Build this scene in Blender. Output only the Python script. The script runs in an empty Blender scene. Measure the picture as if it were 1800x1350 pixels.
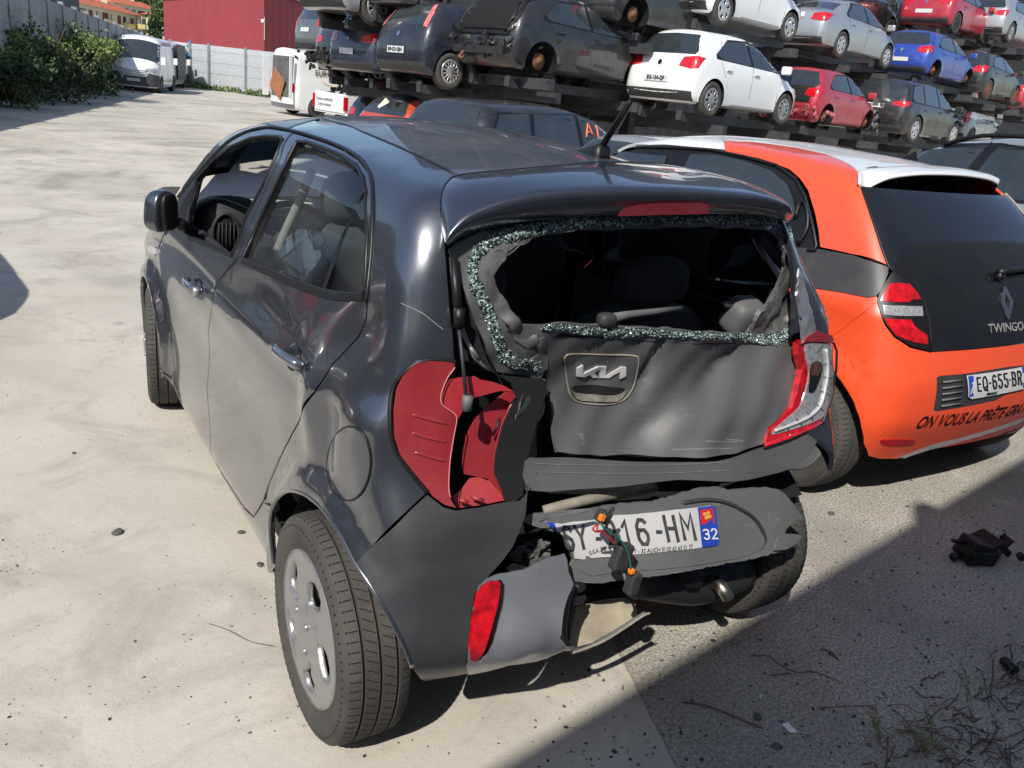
import bpy, bmesh, math, random
import numpy as np
from mathutils import Vector, Matrix, noise
from mathutils.geometry import delaunay_2d_cdt
random.seed(7); rng = np.random.default_rng(7)
C = bpy.context.scene.collection
PI = math.pi
# ------------------------------------------------------------------ camera
CP = np.array([-1.370473, -1.702430, 1.616468]); YAW, PIT, ROL, FPX = 0.5841388, -0.3371612, 0.1120679, 1448.55
def _basis():
    f = np.array([math.sin(YAW)*math.cos(PIT), math.cos(YAW)*math.cos(PIT), math.sin(PIT)])
    r = np.cross(f, [0, 0, 1]); r /= np.linalg.norm(r); u = np.cross(r, f)
    c, s = math.cos(ROL), math.sin(ROL)
    return c*r+s*u, -s*r+c*u, f
CR, CU, CF = _basis()
def ray(px, py): return (px-900)/FPX*CR-(py-675)/FPX*CU+CF
def at(px, py, ax, v):
    d = ray(px, py); return CP+(v-CP[ax])/d[ax]*d
def atd(px, py, depth): return CP+ray(px, py)*depth
cam = bpy.data.cameras.new('camera'); camo = bpy.data.objects.new('camera', cam); C.objects.link(camo)
cam.sensor_width = 36; cam.lens = FPX/1800*36; cam.clip_end = 3000; cam.clip_start = 0.05
M = Matrix((tuple(CR), tuple(CU), tuple(-CF))).transposed().to_4x4(); M.translation = Vector(CP); camo.matrix_world = M
bpy.context.scene.camera = camo

# ------------------------------------------------------------------ materials
def mat(name, col, rough=.5, metal=0., coat=0., var=.0, vscale=8., bump=0., bscale=60., dust=0., dustcol=(.30, .27, .23), trans=0., ior=1.45, spec=.5, emit=None, flake=0., coatr=.04, speck=0., scuff_reflect=0.):
    m = bpy.data.materials.new(name); m.use_nodes = True; nt = m.node_tree; N = nt.nodes; L = nt.links
    b = N['Principled BSDF']
    b.inputs['Roughness'].default_value = rough; b.inputs['Metallic'].default_value = metal
    b.inputs['Coat Weight'].default_value = coat; b.inputs['Coat Roughness'].default_value = coatr
    b.inputs['Transmission Weight'].default_value = trans; b.inputs['IOR'].default_value = ior
    b.inputs['Specular IOR Level'].default_value = spec
    b.inputs['Base Color'].default_value = (*col, 1)
    tc = N.new('ShaderNodeTexCoord'); co = tc.outputs['Object']
    out = None
    def rgb(c):
        n = N.new('ShaderNodeRGB'); n.outputs[0].default_value = (*c, 1); return n.outputs[0]
    def mix(f, a, bb, bt='MIX'):
        n = N.new('ShaderNodeMix'); n.data_type = 'RGBA'; n.blend_type = bt
        if isinstance(f, (int, float)): n.inputs[0].default_value = f
        else: L.new(f, n.inputs[0])
        L.new(a, n.inputs[6]); L.new(bb, n.inputs[7]); return n.outputs[2]
    def noi(sc, det=6., ro=.6, dist=0.):
        n = N.new('ShaderNodeTexNoise'); n.inputs['Scale'].default_value = sc; n.inputs['Detail'].default_value = det
        n.inputs['Roughness'].default_value = ro; n.inputs['Distortion'].default_value = dist; L.new(co, n.inputs['Vector']); return n.outputs['Fac']
    def ramp(f, a, b2):
        n = N.new('ShaderNodeMapRange'); n.inputs[1].default_value = a; n.inputs[2].default_value = b2; L.new(f, n.inputs[0]); return n.outputs[0]
    cur = rgb(col)
    if var: cur = mix(ramp(noi(vscale, 8, .65, .4), .3, .7), rgb([max(0, c*(1-var)) for c in col]), rgb([min(1, c*(1+var)) for c in col]))
    if dust:
        g = N.new('ShaderNodeNewGeometry'); sx = N.new('ShaderNodeSeparateXYZ'); L.new(g.outputs['Position'], sx.inputs[0])
        nn = ramp(noi(3.5, 10, .7, .6), .32, .72)
        sz = N.new('ShaderNodeSeparateXYZ'); L.new(g.outputs['Normal'], sz.inputs[0])
        up = ramp(sz.outputs[2], -.3, 1.)
        mu = N.new('ShaderNodeMath'); mu.operation = 'MULTIPLY'; L.new(nn, mu.inputs[0]); mu.inputs[1].default_value = dust
        m3 = N.new('ShaderNodeMath'); m3.operation = 'ADD'; L.new(mu.outputs[0], m3.inputs[0])
        m4 = N.new('ShaderNodeMath'); m4.operation = 'MULTIPLY'; L.new(up, m4.inputs[0]); m4.inputs[1].default_value = dust*.35; L.new(m4.outputs[0], m3.inputs[1])
        fac = m3.outputs[0]
        cur = mix(fac, cur, rgb(dustcol))
        r0 = N.new('ShaderNodeMapRange'); L.new(fac, r0.inputs[0]); r0.inputs[3].default_value = rough; r0.inputs[4].default_value = min(1, rough+.5); L.new(r0.outputs[0], b.inputs['Roughness'])
        if coat:
            r1 = N.new('ShaderNodeMapRange'); L.new(fac, r1.inputs[0]); r1.inputs[2].default_value = .8; r1.inputs[3].default_value = coat; r1.inputs[4].default_value = 0; L.new(r1.outputs[0], b.inputs['Coat Weight'])
    if speck:
        v = N.new('ShaderNodeTexVoronoi'); v.inputs['Scale'].default_value = 45; L.new(co, v.inputs['Vector'])
        s2 = ramp(v.outputs['Distance'], .12, .06)
        k = N.new('ShaderNodeMath'); k.operation = 'MULTIPLY'; L.new(s2, k.inputs[0]); L.new(ramp(noi(5), .5, .62), k.inputs[1])
        k2 = N.new('ShaderNodeMath'); k2.operation = 'MULTIPLY'; L.new(k.outputs[0], k2.inputs[0]); k2.inputs[1].default_value = speck
        cur = mix(k2.outputs[0], cur, rgb((.015, .016, .018)))
    if scuff_reflect:
        a_ = ramp(noi(7., 12, .72, 1.6), .60, .66); c_ = ramp(noi(70., 5, .7, .5), .45, .55); k = N.new('ShaderNodeMath'); k.operation = 'MULTIPLY'; L.new(a_, k.inputs[0]); L.new(c_, k.inputs[1])
        mp = N.new('ShaderNodeMapping'); mp.inputs['Scale'].default_value = (3, 3, 60); L.new(co, mp.inputs[0]); n3 = N.new('ShaderNodeTexNoise'); n3.inputs['Scale'].default_value = 3; n3.inputs['Detail'].default_value = 6; L.new(mp.outputs[0], n3.inputs['Vector'])
        k3 = N.new('ShaderNodeMath'); k3.operation = 'MULTIPLY'; L.new(ramp(n3.outputs['Fac'], .66, .70), k3.inputs[0]); L.new(ramp(noi(4., 4), .5, .6), k3.inputs[1])
        k4 = N.new('ShaderNodeMath'); k4.operation = 'MAXIMUM'; L.new(k.outputs[0], k4.inputs[0]); L.new(k3.outputs[0], k4.inputs[1])
        k2 = N.new('ShaderNodeMath'); k2.operation = 'MULTIPLY'; L.new(k4.outputs[0], k2.inputs[0]); k2.inputs[1].default_value = scuff_reflect
        cur = mix(k2.outputs[0], cur, rgb((.30, .30, .29)))
    L.new(cur, b.inputs['Base Color'])
    if bump or flake:
        bn = N.new('ShaderNodeBump'); bn.inputs['Strength'].default_value = bump or flake; bn.inputs['Distance'].default_value = .01
        L.new(noi(bscale if bump else 900., 4), bn.inputs['Height']); L.new(bn.outputs[0], b.inputs['Normal'])
    if emit: b.inputs['Emission Color'].default_value = (*emit[0], 1); b.inputs['Emission Strength'].default_value = emit[1]
    return m
def glassmat(name, tint=(.6, .75, .75), dark=.35, rough=.0, dust=.12):
    m = bpy.data.materials.new(name); m.use_nodes = True; nt = m.node_tree; N = nt.nodes; L = nt.links
    N.remove(N['Principled BSDF']); out = [n for n in N if n.type == 'OUTPUT_MATERIAL'][0]
    t = N.new('ShaderNodeBsdfTransparent'); t.inputs[0].default_value = (*[c*(1-dark) for c in tint], 1)
    g = N.new('ShaderNodeBsdfGlossy'); g.inputs['Roughness'].default_value = rough+.02; g.inputs[0].default_value = (.9, .95, 1, 1)
    fr = N.new('ShaderNodeFresnel'); fr.inputs[0].default_value = 1.55
    mx = N.new('ShaderNodeMixShader'); L.new(fr.outputs[0], mx.inputs[0]); L.new(t.outputs[0], mx.inputs[1]); L.new(g.outputs[0], mx.inputs[2])
    d = N.new('ShaderNodeBsdfDiffuse'); d.inputs[0].default_value = (.35, .34, .32, 1)
    tc = N.new('ShaderNodeTexCoord'); n = N.new('ShaderNodeTexNoise'); n.inputs['Scale'].default_value = 3; n.inputs['Detail'].default_value = 9; L.new(tc.outputs['Object'], n.inputs['Vector'])
    mr = N.new('ShaderNodeMapRange'); mr.inputs[1].default_value = .3; mr.inputs[2].default_value = .8; mr.inputs[4].default_value = dust*2; L.new(n.outputs['Fac'], mr.inputs[0])
    m2 = N.new('ShaderNodeMixShader'); L.new(mr.outputs[0], m2.inputs[0]); L.new(mx.outputs[0], m2.inputs[1]); L.new(d.outputs[0], m2.inputs[2])
    L.new(m2.outputs[0], out.inputs[0]); return m
def shardmat(name):
    m = bpy.data.materials.new(name); m.use_nodes = True; nt = m.node_tree; N = nt.nodes; L = nt.links; b = N['Principled BSDF']
    tc = N.new('ShaderNodeTexCoord'); v = N.new('ShaderNodeTexVoronoi'); v.inputs['Scale'].default_value = 260; L.new(tc.outputs['Object'], v.inputs['Vector'])
    r = N.new('ShaderNodeValToRGB'); e = r.color_ramp.elements; e[0].position = .0; e[0].color = (.012, .016, .016, 1); e[1].position = 1.; e[1].color = (.55, .68, .64, 1)
    for p, c in ((.38, (.03, .042, .043, 1)), (.62, (.11, .155, .15, 1)), (.82, (.34, .44, .42, 1))):  # palest random cells paint the crumbs' white sparkle into the base colour
        x = e.new(p); x.color = c
    sx = N.new('ShaderNodeSeparateColor'); L.new(v.outputs['Color'], sx.inputs[0]); L.new(sx.outputs[0], r.inputs[0]); L.new(r.outputs[0], b.inputs['Base Color'])
    b.inputs['Roughness'].default_value = .12; b.inputs['Specular IOR Level'].default_value = .9
    return m
KPAINT = dict(rough=.24, metal=.88, coat=1., coatr=.03)
MT = {}
MT['kia'] = mat('graphite_paint', (.138, .148, .170), dust=.07, dustcol=(.22, .20, .17), speck=.2, **KPAINT)
MT['kiarear'] = mat('graphite_paint_dusty', (.125, .128, .134), rough=.42, metal=.45, coat=.5, coatr=.14, dust=.34, dustcol=(.20, .19, .175), speck=.9, scuff_reflect=.35)
MT['kiasilver'] = mat('scuffed_paint', (.50, .505, .52), rough=.34, metal=.80, coat=.2, coatr=.2, dust=.15, dustcol=(.3, .3, .3), flake=.05, scuff_reflect=.5)
MT['plast'] = mat('textured_black_plastic', (.022, .023, .026), rough=.5, dust=.25, dustcol=(.14, .13, .12), bump=.15, bscale=500)
MT['plast2'] = mat('grey_plastic', (.105, .11, .118), rough=.5, scuff_reflect=.4, dust=.25, dustcol=(.22, .2, .17), bump=.1, bscale=400)
MT['black'] = mat('black_trim', (.008, .008, .009), rough=.45)
MT['dark'] = mat('dark_cavity', (.006, .006, .007), rough=.9)
MT['seal'] = mat('rubber_seal', (.010, .010, .011), rough=.4)
MT['tyre'] = mat('dusty_tyre_rubber', (.035, .033, .031), rough=.8, dust=.55, dustcol=(.115, .105, .09), bump=.2, bscale=120)
MT['rim'] = mat('silver_wheel_cover', (.34, .345, .35), rough=.30, metal=.7, coat=.3, dust=.25, dustcol=(.33, .31, .28))
MT['alloy'] = mat('alloy_rim', (.55, .55, .56), rough=.3, metal=.7)
MT['steel'] = mat('dark_steel', (.05, .05, .052), rough=.5, metal=.6)
MT['rust'] = mat('rusty_steel', (.16, .065, .03), rough=.8, var=.5, vscale=20)
MT['red'] = mat('red_lamp_plastic', (.235, .004, .010), rough=.2, coat=1., var=.15, vscale=5, dust=.10, dustcol=(.5, .3, .28))
MT['redin'] = mat('red_lamp_inner', (.34, .006, .016), rough=.35, coat=.3, dust=.18, dustcol=(.45, .2, .2))
MT['lens'] = mat('red_lens', (.50, .004, .010), rough=.08, coat=1, var=.6, vscale=30, spec=.8)
MT['clear'] = mat('clear_lens', (.44, .45, .46), rough=.14, metal=.4, coat=1, var=.5, vscale=110)
MT['chrome'] = mat('chrome', (.75, .76, .78), rough=.12, metal=1., dust=.12)
MT['badge'] = mat('badge_satin', (.66, .66, .66), rough=.35, metal=.25, dust=.25)
MT['plate'] = mat('plate_white', (.62, .62, .62), rough=.35, dust=.2, coat=.3)
MT['blue'] = mat('plate_blue', (.02, .07, .42), rough=.35)
MT['ink'] = mat('plate_ink', (.012, .012, .014), rough=.45)
MT['inkdusty'] = mat('worn_plate_ink', (.06, .06, .065), rough=.5, var=.5, vscale=40)
MT['white'] = mat('white_print', (.8, .8, .8), rough=.4)
MT['redprint'] = mat('red_print', (.62, .03, .025), rough=.4)
MT['shard'] = shardmat('crumbled_tempered_glass')
MT['glass'] = glassmat('side_window_glass', tint=(.82, .92, .90), dark=0., dust=.05)
MT['airbag'] = mat('airbag_cloth', (.90, .93, .90), rough=.85, bump=.3, bscale=25)
MT['cloth'] = mat('dark_seat_fabric', (.060, .062, .068), rough=.9, bump=.2, bscale=300)
MT['dash'] = mat('dashboard_plastic', (.028, .030, .034), rough=.6)
MT['inner'] = mat('inner_body_metal', (.16, .165, .17), rough=.4, metal=.6, dust=.3)
MT['dirty'] = mat('dirty_beige_plastic', (.26, .23, .18), rough=.8, var=.3, vscale=15)
MT['beige'] = mat('beige_foam', (.36, .31, .22), rough=.8, var=.3)
MT['orange'] = mat('bright_orange_paint', (.84, .085, .022), rough=.32, coat=.9, coatr=.06, dust=.05)
MT['twhite'] = mat('white_car_paint', (.72, .73, .72), rough=.35, coat=.9, dust=.14, dustcol=(.5, .47, .42))
MT['tblack'] = mat('satin_black_stripe', (.026, .026, .030), rough=.42, coat=.2, dust=.15)
MT['dglass'] = mat('dark_tinted_glass', (.008, .009, .012), rough=.08, coat=.35, spec=.35, dust=.035, dustcol=(.16, .155, .15))
MT['bglass'] = mat('car_window_glass', (.012, .020, .026), rough=.05, coat=1, spec=.8, dust=.08)
MT['pipe'] = mat('exhaust_steel', (.55, .50, .42), rough=.25, metal=1, dust=.2)
MT['wire_r'] = mat('red_wire', (.45, .03, .03), rough=.4); MT['wire_g'] = mat('green_wire', (.02, .16, .09), rough=.4)
MT['conn'] = mat('orange_connector', (.8, .22, .02), rough=.4)
MT['amber'] = mat('amber_lens', (.6, .25, .05), rough=.15, coat=1)

# ------------------------------------------------------------------ object helpers
def tag(o, label=None, cat=None, group=None, kind=None):
    if label: o['label'] = label
    if cat: o['category'] = cat
    if group: o['group'] = group
    if kind: o['kind'] = kind
    return o
def empty(name, loc=(0, 0, 0), yaw=0., label=None, cat=None, group=None):
    o = bpy.data.objects.new(name, None); C.objects.link(o); o.location = loc; o.rotation_euler = (0, 0, yaw); o.empty_display_size = .2
    return tag(o, label, cat, group)
def mesh_obj(name, V, Fc, m=None, parent=None, smooth=True, world=False, mats=None, fm=None):
    me = bpy.data.meshes.new(name); me.from_pydata([tuple(map(float, v)) for v in V], [], [tuple(map(int, f)) for f in Fc]); me.update()
    if m: me.materials.append(m)
    if mats:
        for x in mats: me.materials.append(x)
        if fm is not None: me.polygons.foreach_set('material_index', fm)
    if smooth: me.polygons.foreach_set('use_smooth', [True]*len(me.polygons))
    o = bpy.data.objects.new(name, me); C.objects.link(o)
    if parent is not None: o.parent = parent
    return o
def bm_obj(name, bm, m, parent=None, smooth=False):
    me = bpy.data.meshes.new(name); bm.normal_update(); bm.to_mesh(me); bm.free()
    if m: me.materials.append(m)
    if smooth:
        me.polygons.foreach_set('use_smooth', [True]*len(me.polygons))
        try: me.set_sharp_from_angle(angle=math.radians(40))
        except Exception: pass
    o = bpy.data.objects.new(name, me); C.objects.link(o)
    if parent is not None: o.parent = parent
    return o
def bx(bm, c, s, rot=None, bev=0.):
    r = bmesh.ops.create_cube(bm, size=1); vs = r['verts']
    mt = Matrix.Translation(Vector(c)) @ (rot.to_4x4() if rot is not None else Matrix.Identity(4)) @ Matrix.Diagonal((*s, 1))
    bmesh.ops.transform(bm, matrix=mt, verts=vs)
    if bev:
        es = list({e for v in vs for e in v.link_edges}); bmesh.ops.bevel(bm, geom=es, offset=bev, segments=2, affect='EDGES', profile=.5)
    return vs
def box(name, c, s, m, parent=None, rot=None, bev=0.):
    bm = bmesh.new(); bx(bm, c, s, rot, bev); return bm_obj(name, bm, m, parent)
def tube_geo(pts, r, n=8, cap=True):
    P = [Vector(tuple(map(float, p))) for p in pts]; V = []; Fc = []
    rr = r if isinstance(r, (list, tuple)) else [r]*len(P)
    up = Vector((0, 0, 1)); prev = None
    for i, p in enumerate(P):
        t = (P[min(i+1, len(P)-1)]-P[max(i-1, 0)]).normalized()
        a = t.cross(up if abs(t.z) < .9 else Vector((1, 0, 0))).normalized()
        if prev is not None:
            a2 = (prev-t*prev.dot(t))
            if a2.length > 1e-4: a = a2.normalized()
        prev = a; b = t.cross(a)
        for k in range(n):
            th = 2*PI*k/n; V.append(p+(a*math.cos(th)+b*math.sin(th))*rr[i])
        if i:
            for k in range(n): Fc.append(((i-1)*n+k, (i-1)*n+(k+1) % n, i*n+(k+1) % n, i*n+k))
    if cap: Fc.append(tuple(range(n-1, -1, -1))); Fc.append(tuple(range((len(P)-1)*n, len(P)*n)))
    return V, Fc
def tube(name, pts, r, m, parent=None, n=8):
    V, Fc = tube_geo(pts, r, n); return mesh_obj(name, V, Fc, m, parent)
def crom(pts, k=6, closed=False):
    P = [np.array(p, float) for p in pts]; n = len(P); out = []
    for i in range(n if closed else n-1):
        if closed: a, b, c, d = P[i-1], P[i], P[(i+1) % n], P[(i+2) % n]
        else: a, b, c, d = P[max(i-1, 0)], P[i], P[i+1], P[min(i+2, n-1)]
        for j in range(k):
            t = j/k; out.append(.5*((2*b)+(c-a)*t+(2*a-5*b+4*c-d)*t*t+(-a+3*b-3*c+d)*t**3))
    if not closed: out.append(P[-1])
    return out
# ------------------------------------------------------------------ implicit surfaces
def cs(pairs, sm=.04):
    xs = np.array([p[0] for p in pairs], float); ys = np.array([p[1] for p in pairs], float)
    X = np.linspace(xs[0]-1, xs[-1]+1, 1200); Y = np.interp(X, xs, ys)
    lo = (ys[1]-ys[0])/(xs[1]-xs[0]); hi = (ys[-1]-ys[-2])/(xs[-1]-xs[-2])
    Y = np.where(X < xs[0], ys[0]+(X-xs[0])*lo, Y); Y = np.where(X > xs[-1], ys[-1]+(X-xs[-1])*hi, Y)
    dx = X[1]-X[0]; w = max(1, int(3*sm/dx)); k = np.exp(-.5*(np.arange(-w, w+1)*dx/sm)**2); k /= k.sum()
    Ys = np.convolve(np.pad(Y, w, mode='edge'), k, 'valid')
    return lambda v: np.interp(v, X, Ys)
def smax(a, b, k):
    h = np.maximum(k-np.abs(a-b), 0)/k; return np.maximum(a, b)+h*h*k*.25
def sstep(a, b, x):
    t = np.clip((x-a)/(b-a), 0, 1); return t*t*(3-2*t)
def grad(F, P, e=.004):
    g = np.stack([F(P+np.array(d)*e)-F(P-np.array(d)*e) for d in ((1, 0, 0), (0, 1, 0), (0, 0, 1))], 1)
    return g/np.maximum(np.linalg.norm(g, axis=1, keepdims=True), 1e-9)
def march(F, O, D, t0, t1, n=160):
    """first point from outside to inside along O+tD"""
    O = np.atleast_2d(O); D = np.broadcast_to(D, O.shape); ts = np.linspace(t0, t1, n)
    vals = np.stack([F(O+D*t) for t in ts], 1)
    hit = (vals[:, :-1] > 0) & (vals[:, 1:] <= 0); ok = hit.any(1); i = hit.argmax(1)
    i = np.where(ok, i, vals[:, :-1].argmin(1))
    a = ts[i]; b = ts[i+1]; a = np.where(ok, a, a); b = np.where(ok, b, a)
    for _ in range(26):
        m = (a+b)/2; v = F(O+D*m[:, None]); a = np.where(v > 0, m, a); b = np.where(v > 0, b, m)
    return O+D*((a+b)/2)[:, None], ok
def hit(F, px, t0=.4, t1=9.):
    D = np.array([ray(*p) for p in px]); O = np.tile(CP, (len(px), 1))
    P, ok = march(F, O, D, t0, t1, 400)
    return P, ok
def inpoly(pts, poly):
    x, y = pts[:, 0], pts[:, 1]; n = len(poly); c = np.zeros(len(pts), bool); j = n-1
    for i in range(n):
        xi, yi = poly[i]; xj, yj = poly[j]
        if yi != yj:
            c ^= ((yi > y) != (yj > y)) & (x < (xj-xi)*(y-yi)/(yj-yi)+xi)
        j = i
    return c
def area(p): p = np.asarray(p); x, y = p[:, 0], p[:, 1]; return .5*np.sum(x*np.roll(y, -1)-y*np.roll(x, -1))
def offs(poly, d):
    """inset for d>0 (CCW poly)"""
    p = np.asarray(poly, float); s = 1 if area(p) > 0 else -1
    e1 = p-np.roll(p, 1, 0); e2 = np.roll(p, -1, 0)-p
    n1 = np.stack([-e1[:, 1], e1[:, 0]], 1)*s; n2 = np.stack([-e2[:, 1], e2[:, 0]], 1)*s
    n1 /= np.maximum(np.linalg.norm(n1, axis=1, keepdims=True), 1e-9); n2 /= np.maximum(np.linalg.norm(n2, axis=1, keepdims=True), 1e-9)
    m = n1+n2; l = np.maximum(np.linalg.norm(m, axis=1, keepdims=True), .6); return p+m/l*d*(2/l).clip(1, 1.5)
def dens(poly, step, closed=True):
    out = []; n = len(poly)
    for i in range(n if closed else n-1):
        a = np.asarray(poly[i], float); b = np.asarray(poly[(i+1) % n], float); k = max(1, int(np.linalg.norm(b-a)/step))
        for j in range(k): out.append(a+(b-a)*j/k)
    return np.array(out)
def basis(d):
    d = np.array(d, float); d /= np.linalg.norm(d)
    up = np.array([0, 0, 1.]) if abs(d[2]) < .9 else np.array([0, 1., 0])
    u = np.cross(up, d); u /= np.linalg.norm(u); v = np.cross(d, u); return d, u, v
def patch(name, F, loops, d, m, parent=None, sp=.03, off=0., thick=.01, gap=.0015, lip=.004, lipd=.0022, step=.012, rough=0., seed=0, ctr=None, flat=False, rng_t=3., edge=0., cn=True):
    """a body panel: loops are 3-D outlines (first outer, then holes) laid on the surface F, meshed on a grid across direction d"""
    d, u, v = basis(d); ctr = np.mean(loops[0], axis=0) if ctr is None else np.array(ctr)
    L2 = []
    for i, lp in enumerate(loops):
        q = np.stack([(np.asarray(lp)-ctr)@u, (np.asarray(lp)-ctr)@v], 1); q = dens(q, step)
        q = offs(q, gap if i == 0 else -gap)
        if edge: q = q+np.random.default_rng(seed+i).normal(0, edge, q.shape)
        L2.append(q)
    verts = []; edges = []; ring = []
    def add(q, isr):
        s = len(verts); verts.extend(map(tuple, q)); ring.extend([isr]*len(q)); edges.extend([(s+i, s+(i+1) % len(q)) for i in range(len(q))])
    for i, q in enumerate(L2):
        add(q, 1)
    r = np.random.default_rng(seed+5)
    inn = [offs(q, lip if i == 0 else -lip) for i, q in enumerate(L2)] if lip else []
    def inside(p):
        c = inpoly(p, L2[0])
        for h in L2[1:]: c &= ~inpoly(p, h)
        return c
    allb = np.concatenate(L2)
    def dmin(p, b):
        return np.concatenate([np.sqrt(((p[i:i+500, None]-b[None])**2).sum(2).min(1)) for i in range(0, len(p), 500)]) if len(p) else np.zeros(0)
    for q in inn:
        k = inside(q) & (dmin(q, allb) > lip*.7); q = q[k]
        verts.extend(map(tuple, q)); ring.extend([0]*len(q))
    lo = L2[0].min(0); hi = L2[0].max(0)
    gx, gy = np.meshgrid(np.arange(lo[0]+sp*.5, hi[0], sp), np.arange(lo[1]+sp*.5, hi[1], sp))
    g = np.stack([gx.ravel(), gy.ravel()], 1); g[1::2] += [0, sp*.02]
    if rough: g += r.normal(0, sp*rough, g.shape)
    if len(g):
        g = g[inside(g)]
        if len(g): g = g[dmin(g, allb) > max(sp*.45, lip*1.5)]
        verts.extend(map(tuple, g)); ring.extend([0]*len(g))
    ov, oe, of, orv, _, _ = delaunay_2d_cdt([Vector(x) for x in verts], edges, [], 0, 1e-6)
    ov = np.array([tuple(x) for x in ov]); of = [tuple(f) for f in of]
    if not of or len(ov) == 0:
        print('WARN empty patch', name); return mesh_obj(name, [(0, 0, -1), (.01, 0, -1), (0, .01, -1)], [(0, 1, 2)], m, parent)
    cen = np.array([ov[list(f)].mean(0) for f in of]); ok = inside(cen); of = [f for f, k in zip(of, ok) if k]
    rg = np.array([max([ring[i] for i in o], default=0) for o in orv])
    O = ctr+ov[:, :1]*u+ov[:, 1:]*v
    P, okk = march(F, O, d, -rng_t, rng_t, int(60*rng_t)+60)
    N = grad(F, P)
    h = np.full(len(P), off, float)-rg*lipd
    P = P+N*h[:, None]
    used = sorted({i for f in of for i in f}); rm = {a: b for b, a in enumerate(used)}
    fs = []
    for f in of:
        a, b, c = f; n = np.cross(P[b]-P[a], P[c]-P[a])
        if n@N[a] < 0: f = (a, c, b)
        fs.append(tuple(rm[i] for i in f))
    Pu = P[used]; Nu = N[used]; nv = len(Pu); V = list(Pu); NN = list(Nu)
    if thick:
        cnt = {}
        for f in fs:
            for i in range(3):
                e = (f[i], f[(i+1) % 3]); cnt[tuple(sorted(e))] = None if tuple(sorted(e)) in cnt else e
        for e in cnt.values():
            if e is None: continue
            i, j = e; t = Pu[j]-Pu[i]; o_ = np.cross(t, Nu[i]); o_ /= np.linalg.norm(o_)+1e-9; k = len(V)
            V += [Pu[i], Pu[j], Pu[j]-Nu[j]*thick, Pu[i]-Nu[i]*thick]; NN += [o_]*4; fs.append((k, k+3, k+2, k+1))
    o = mesh_obj(name, V, fs, m, parent, smooth=not flat)
    if cn and not flat and lip < .02: o.data.normals_split_custom_set_from_vertices([tuple(map(float, n_)) for n_ in NN])
    return o
def plane(p0, n, bend=None):
    p0 = np.array(p0, float); n = np.array(n, float); n /= np.linalg.norm(n)
    if bend is None: return lambda P: (P-p0)@n
    return lambda P: (P-p0)@n-bend(P)
def pxpatch(name, F, px, d, m, parent=None, holes=(), curve=0, t=(.4, 9.), **k):
    lps = []
    for q in [px]+list(holes):
        q = [np.array(p, float) for p in q]
        if curve: q = crom(q, curve, True)
        P, ok = hit(F, q, *t); lps.append(P)
        if ok.mean() < .99: print('WARN hits', name, round(float(ok.mean()), 2), [tuple(map(int, a)) for a, o_ in zip(q, ok) if not o_][:4])
    return patch(name, F, lps, d, m, parent, **k)
def ribbon(name, P, w, m, parent=None, nrm=None, h=.0):
    """flat strip along a 3-D polyline"""
    P = np.asarray(P, float); V = []; Fc = []
    for i, p in enumerate(P):
        t = P[min(i+1, len(P)-1)]-P[max(i-1, 0)]; t /= np.linalg.norm(t)+1e-9
        n = nrm[i] if nrm is not None and np.ndim(nrm) > 1 else np.array(nrm if nrm is not None else (0, 0, 1.))
        s = np.cross(n, t); s /= np.linalg.norm(s)+1e-9
        V += [p-s*w/2+n*h, p+s*w/2+n*h]
        if i: Fc.append((2*i-2, 2*i-1, 2*i+1, 2*i))
    return mesh_obj(name, V, Fc, m, parent)
def to_world_parent(o, parent):
    """keep a world-space mesh in place under a thing whose origin lies elsewhere"""
    o.parent = parent; o.matrix_parent_inverse = parent_matrix(parent).inverted(); return o
def parent_matrix(p):
    m = Matrix.LocRotScale(p.location, p.rotation_euler, p.scale)
    if p.parent is not None: m = parent_matrix(p.parent) @ p.matrix_parent_inverse @ m
    return m
def text_obj(name, s, size, m, M4, parent=None, ext=.0015, align='CENTER', bold=0., xs=1.):
    cu = bpy.data.curves.new(name, 'FONT'); cu.body = s; cu.size = size; cu.extrude = ext; cu.align_x = align; cu.align_y = 'CENTER'; cu.offset = bold; cu.resolution_u = 3
    t = bpy.data.objects.new('tmp', cu); C.objects.link(t); dg = bpy.context.evaluated_depsgraph_get(); me = bpy.data.meshes.new_from_object(t.evaluated_get(dg)); bpy.data.objects.remove(t)
    me.transform(M4 @ Matrix.Diagonal((xs, 1, 1, 1))); me.materials.clear(); me.materials.append(m); me.name = name
    o = bpy.data.objects.new(name, me); C.objects.link(o)
    if parent is not None: o.parent = parent
    return o
def frame_m(o, xd, yd):
    x = Vector(tuple(xd)).normalized(); y = Vector(tuple(yd)); z = x.cross(y).normalized(); y = z.cross(x)
    m = Matrix((x, y, z)).transposed().to_4x4(); m.translation = Vector(tuple(o)); return m
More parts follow.
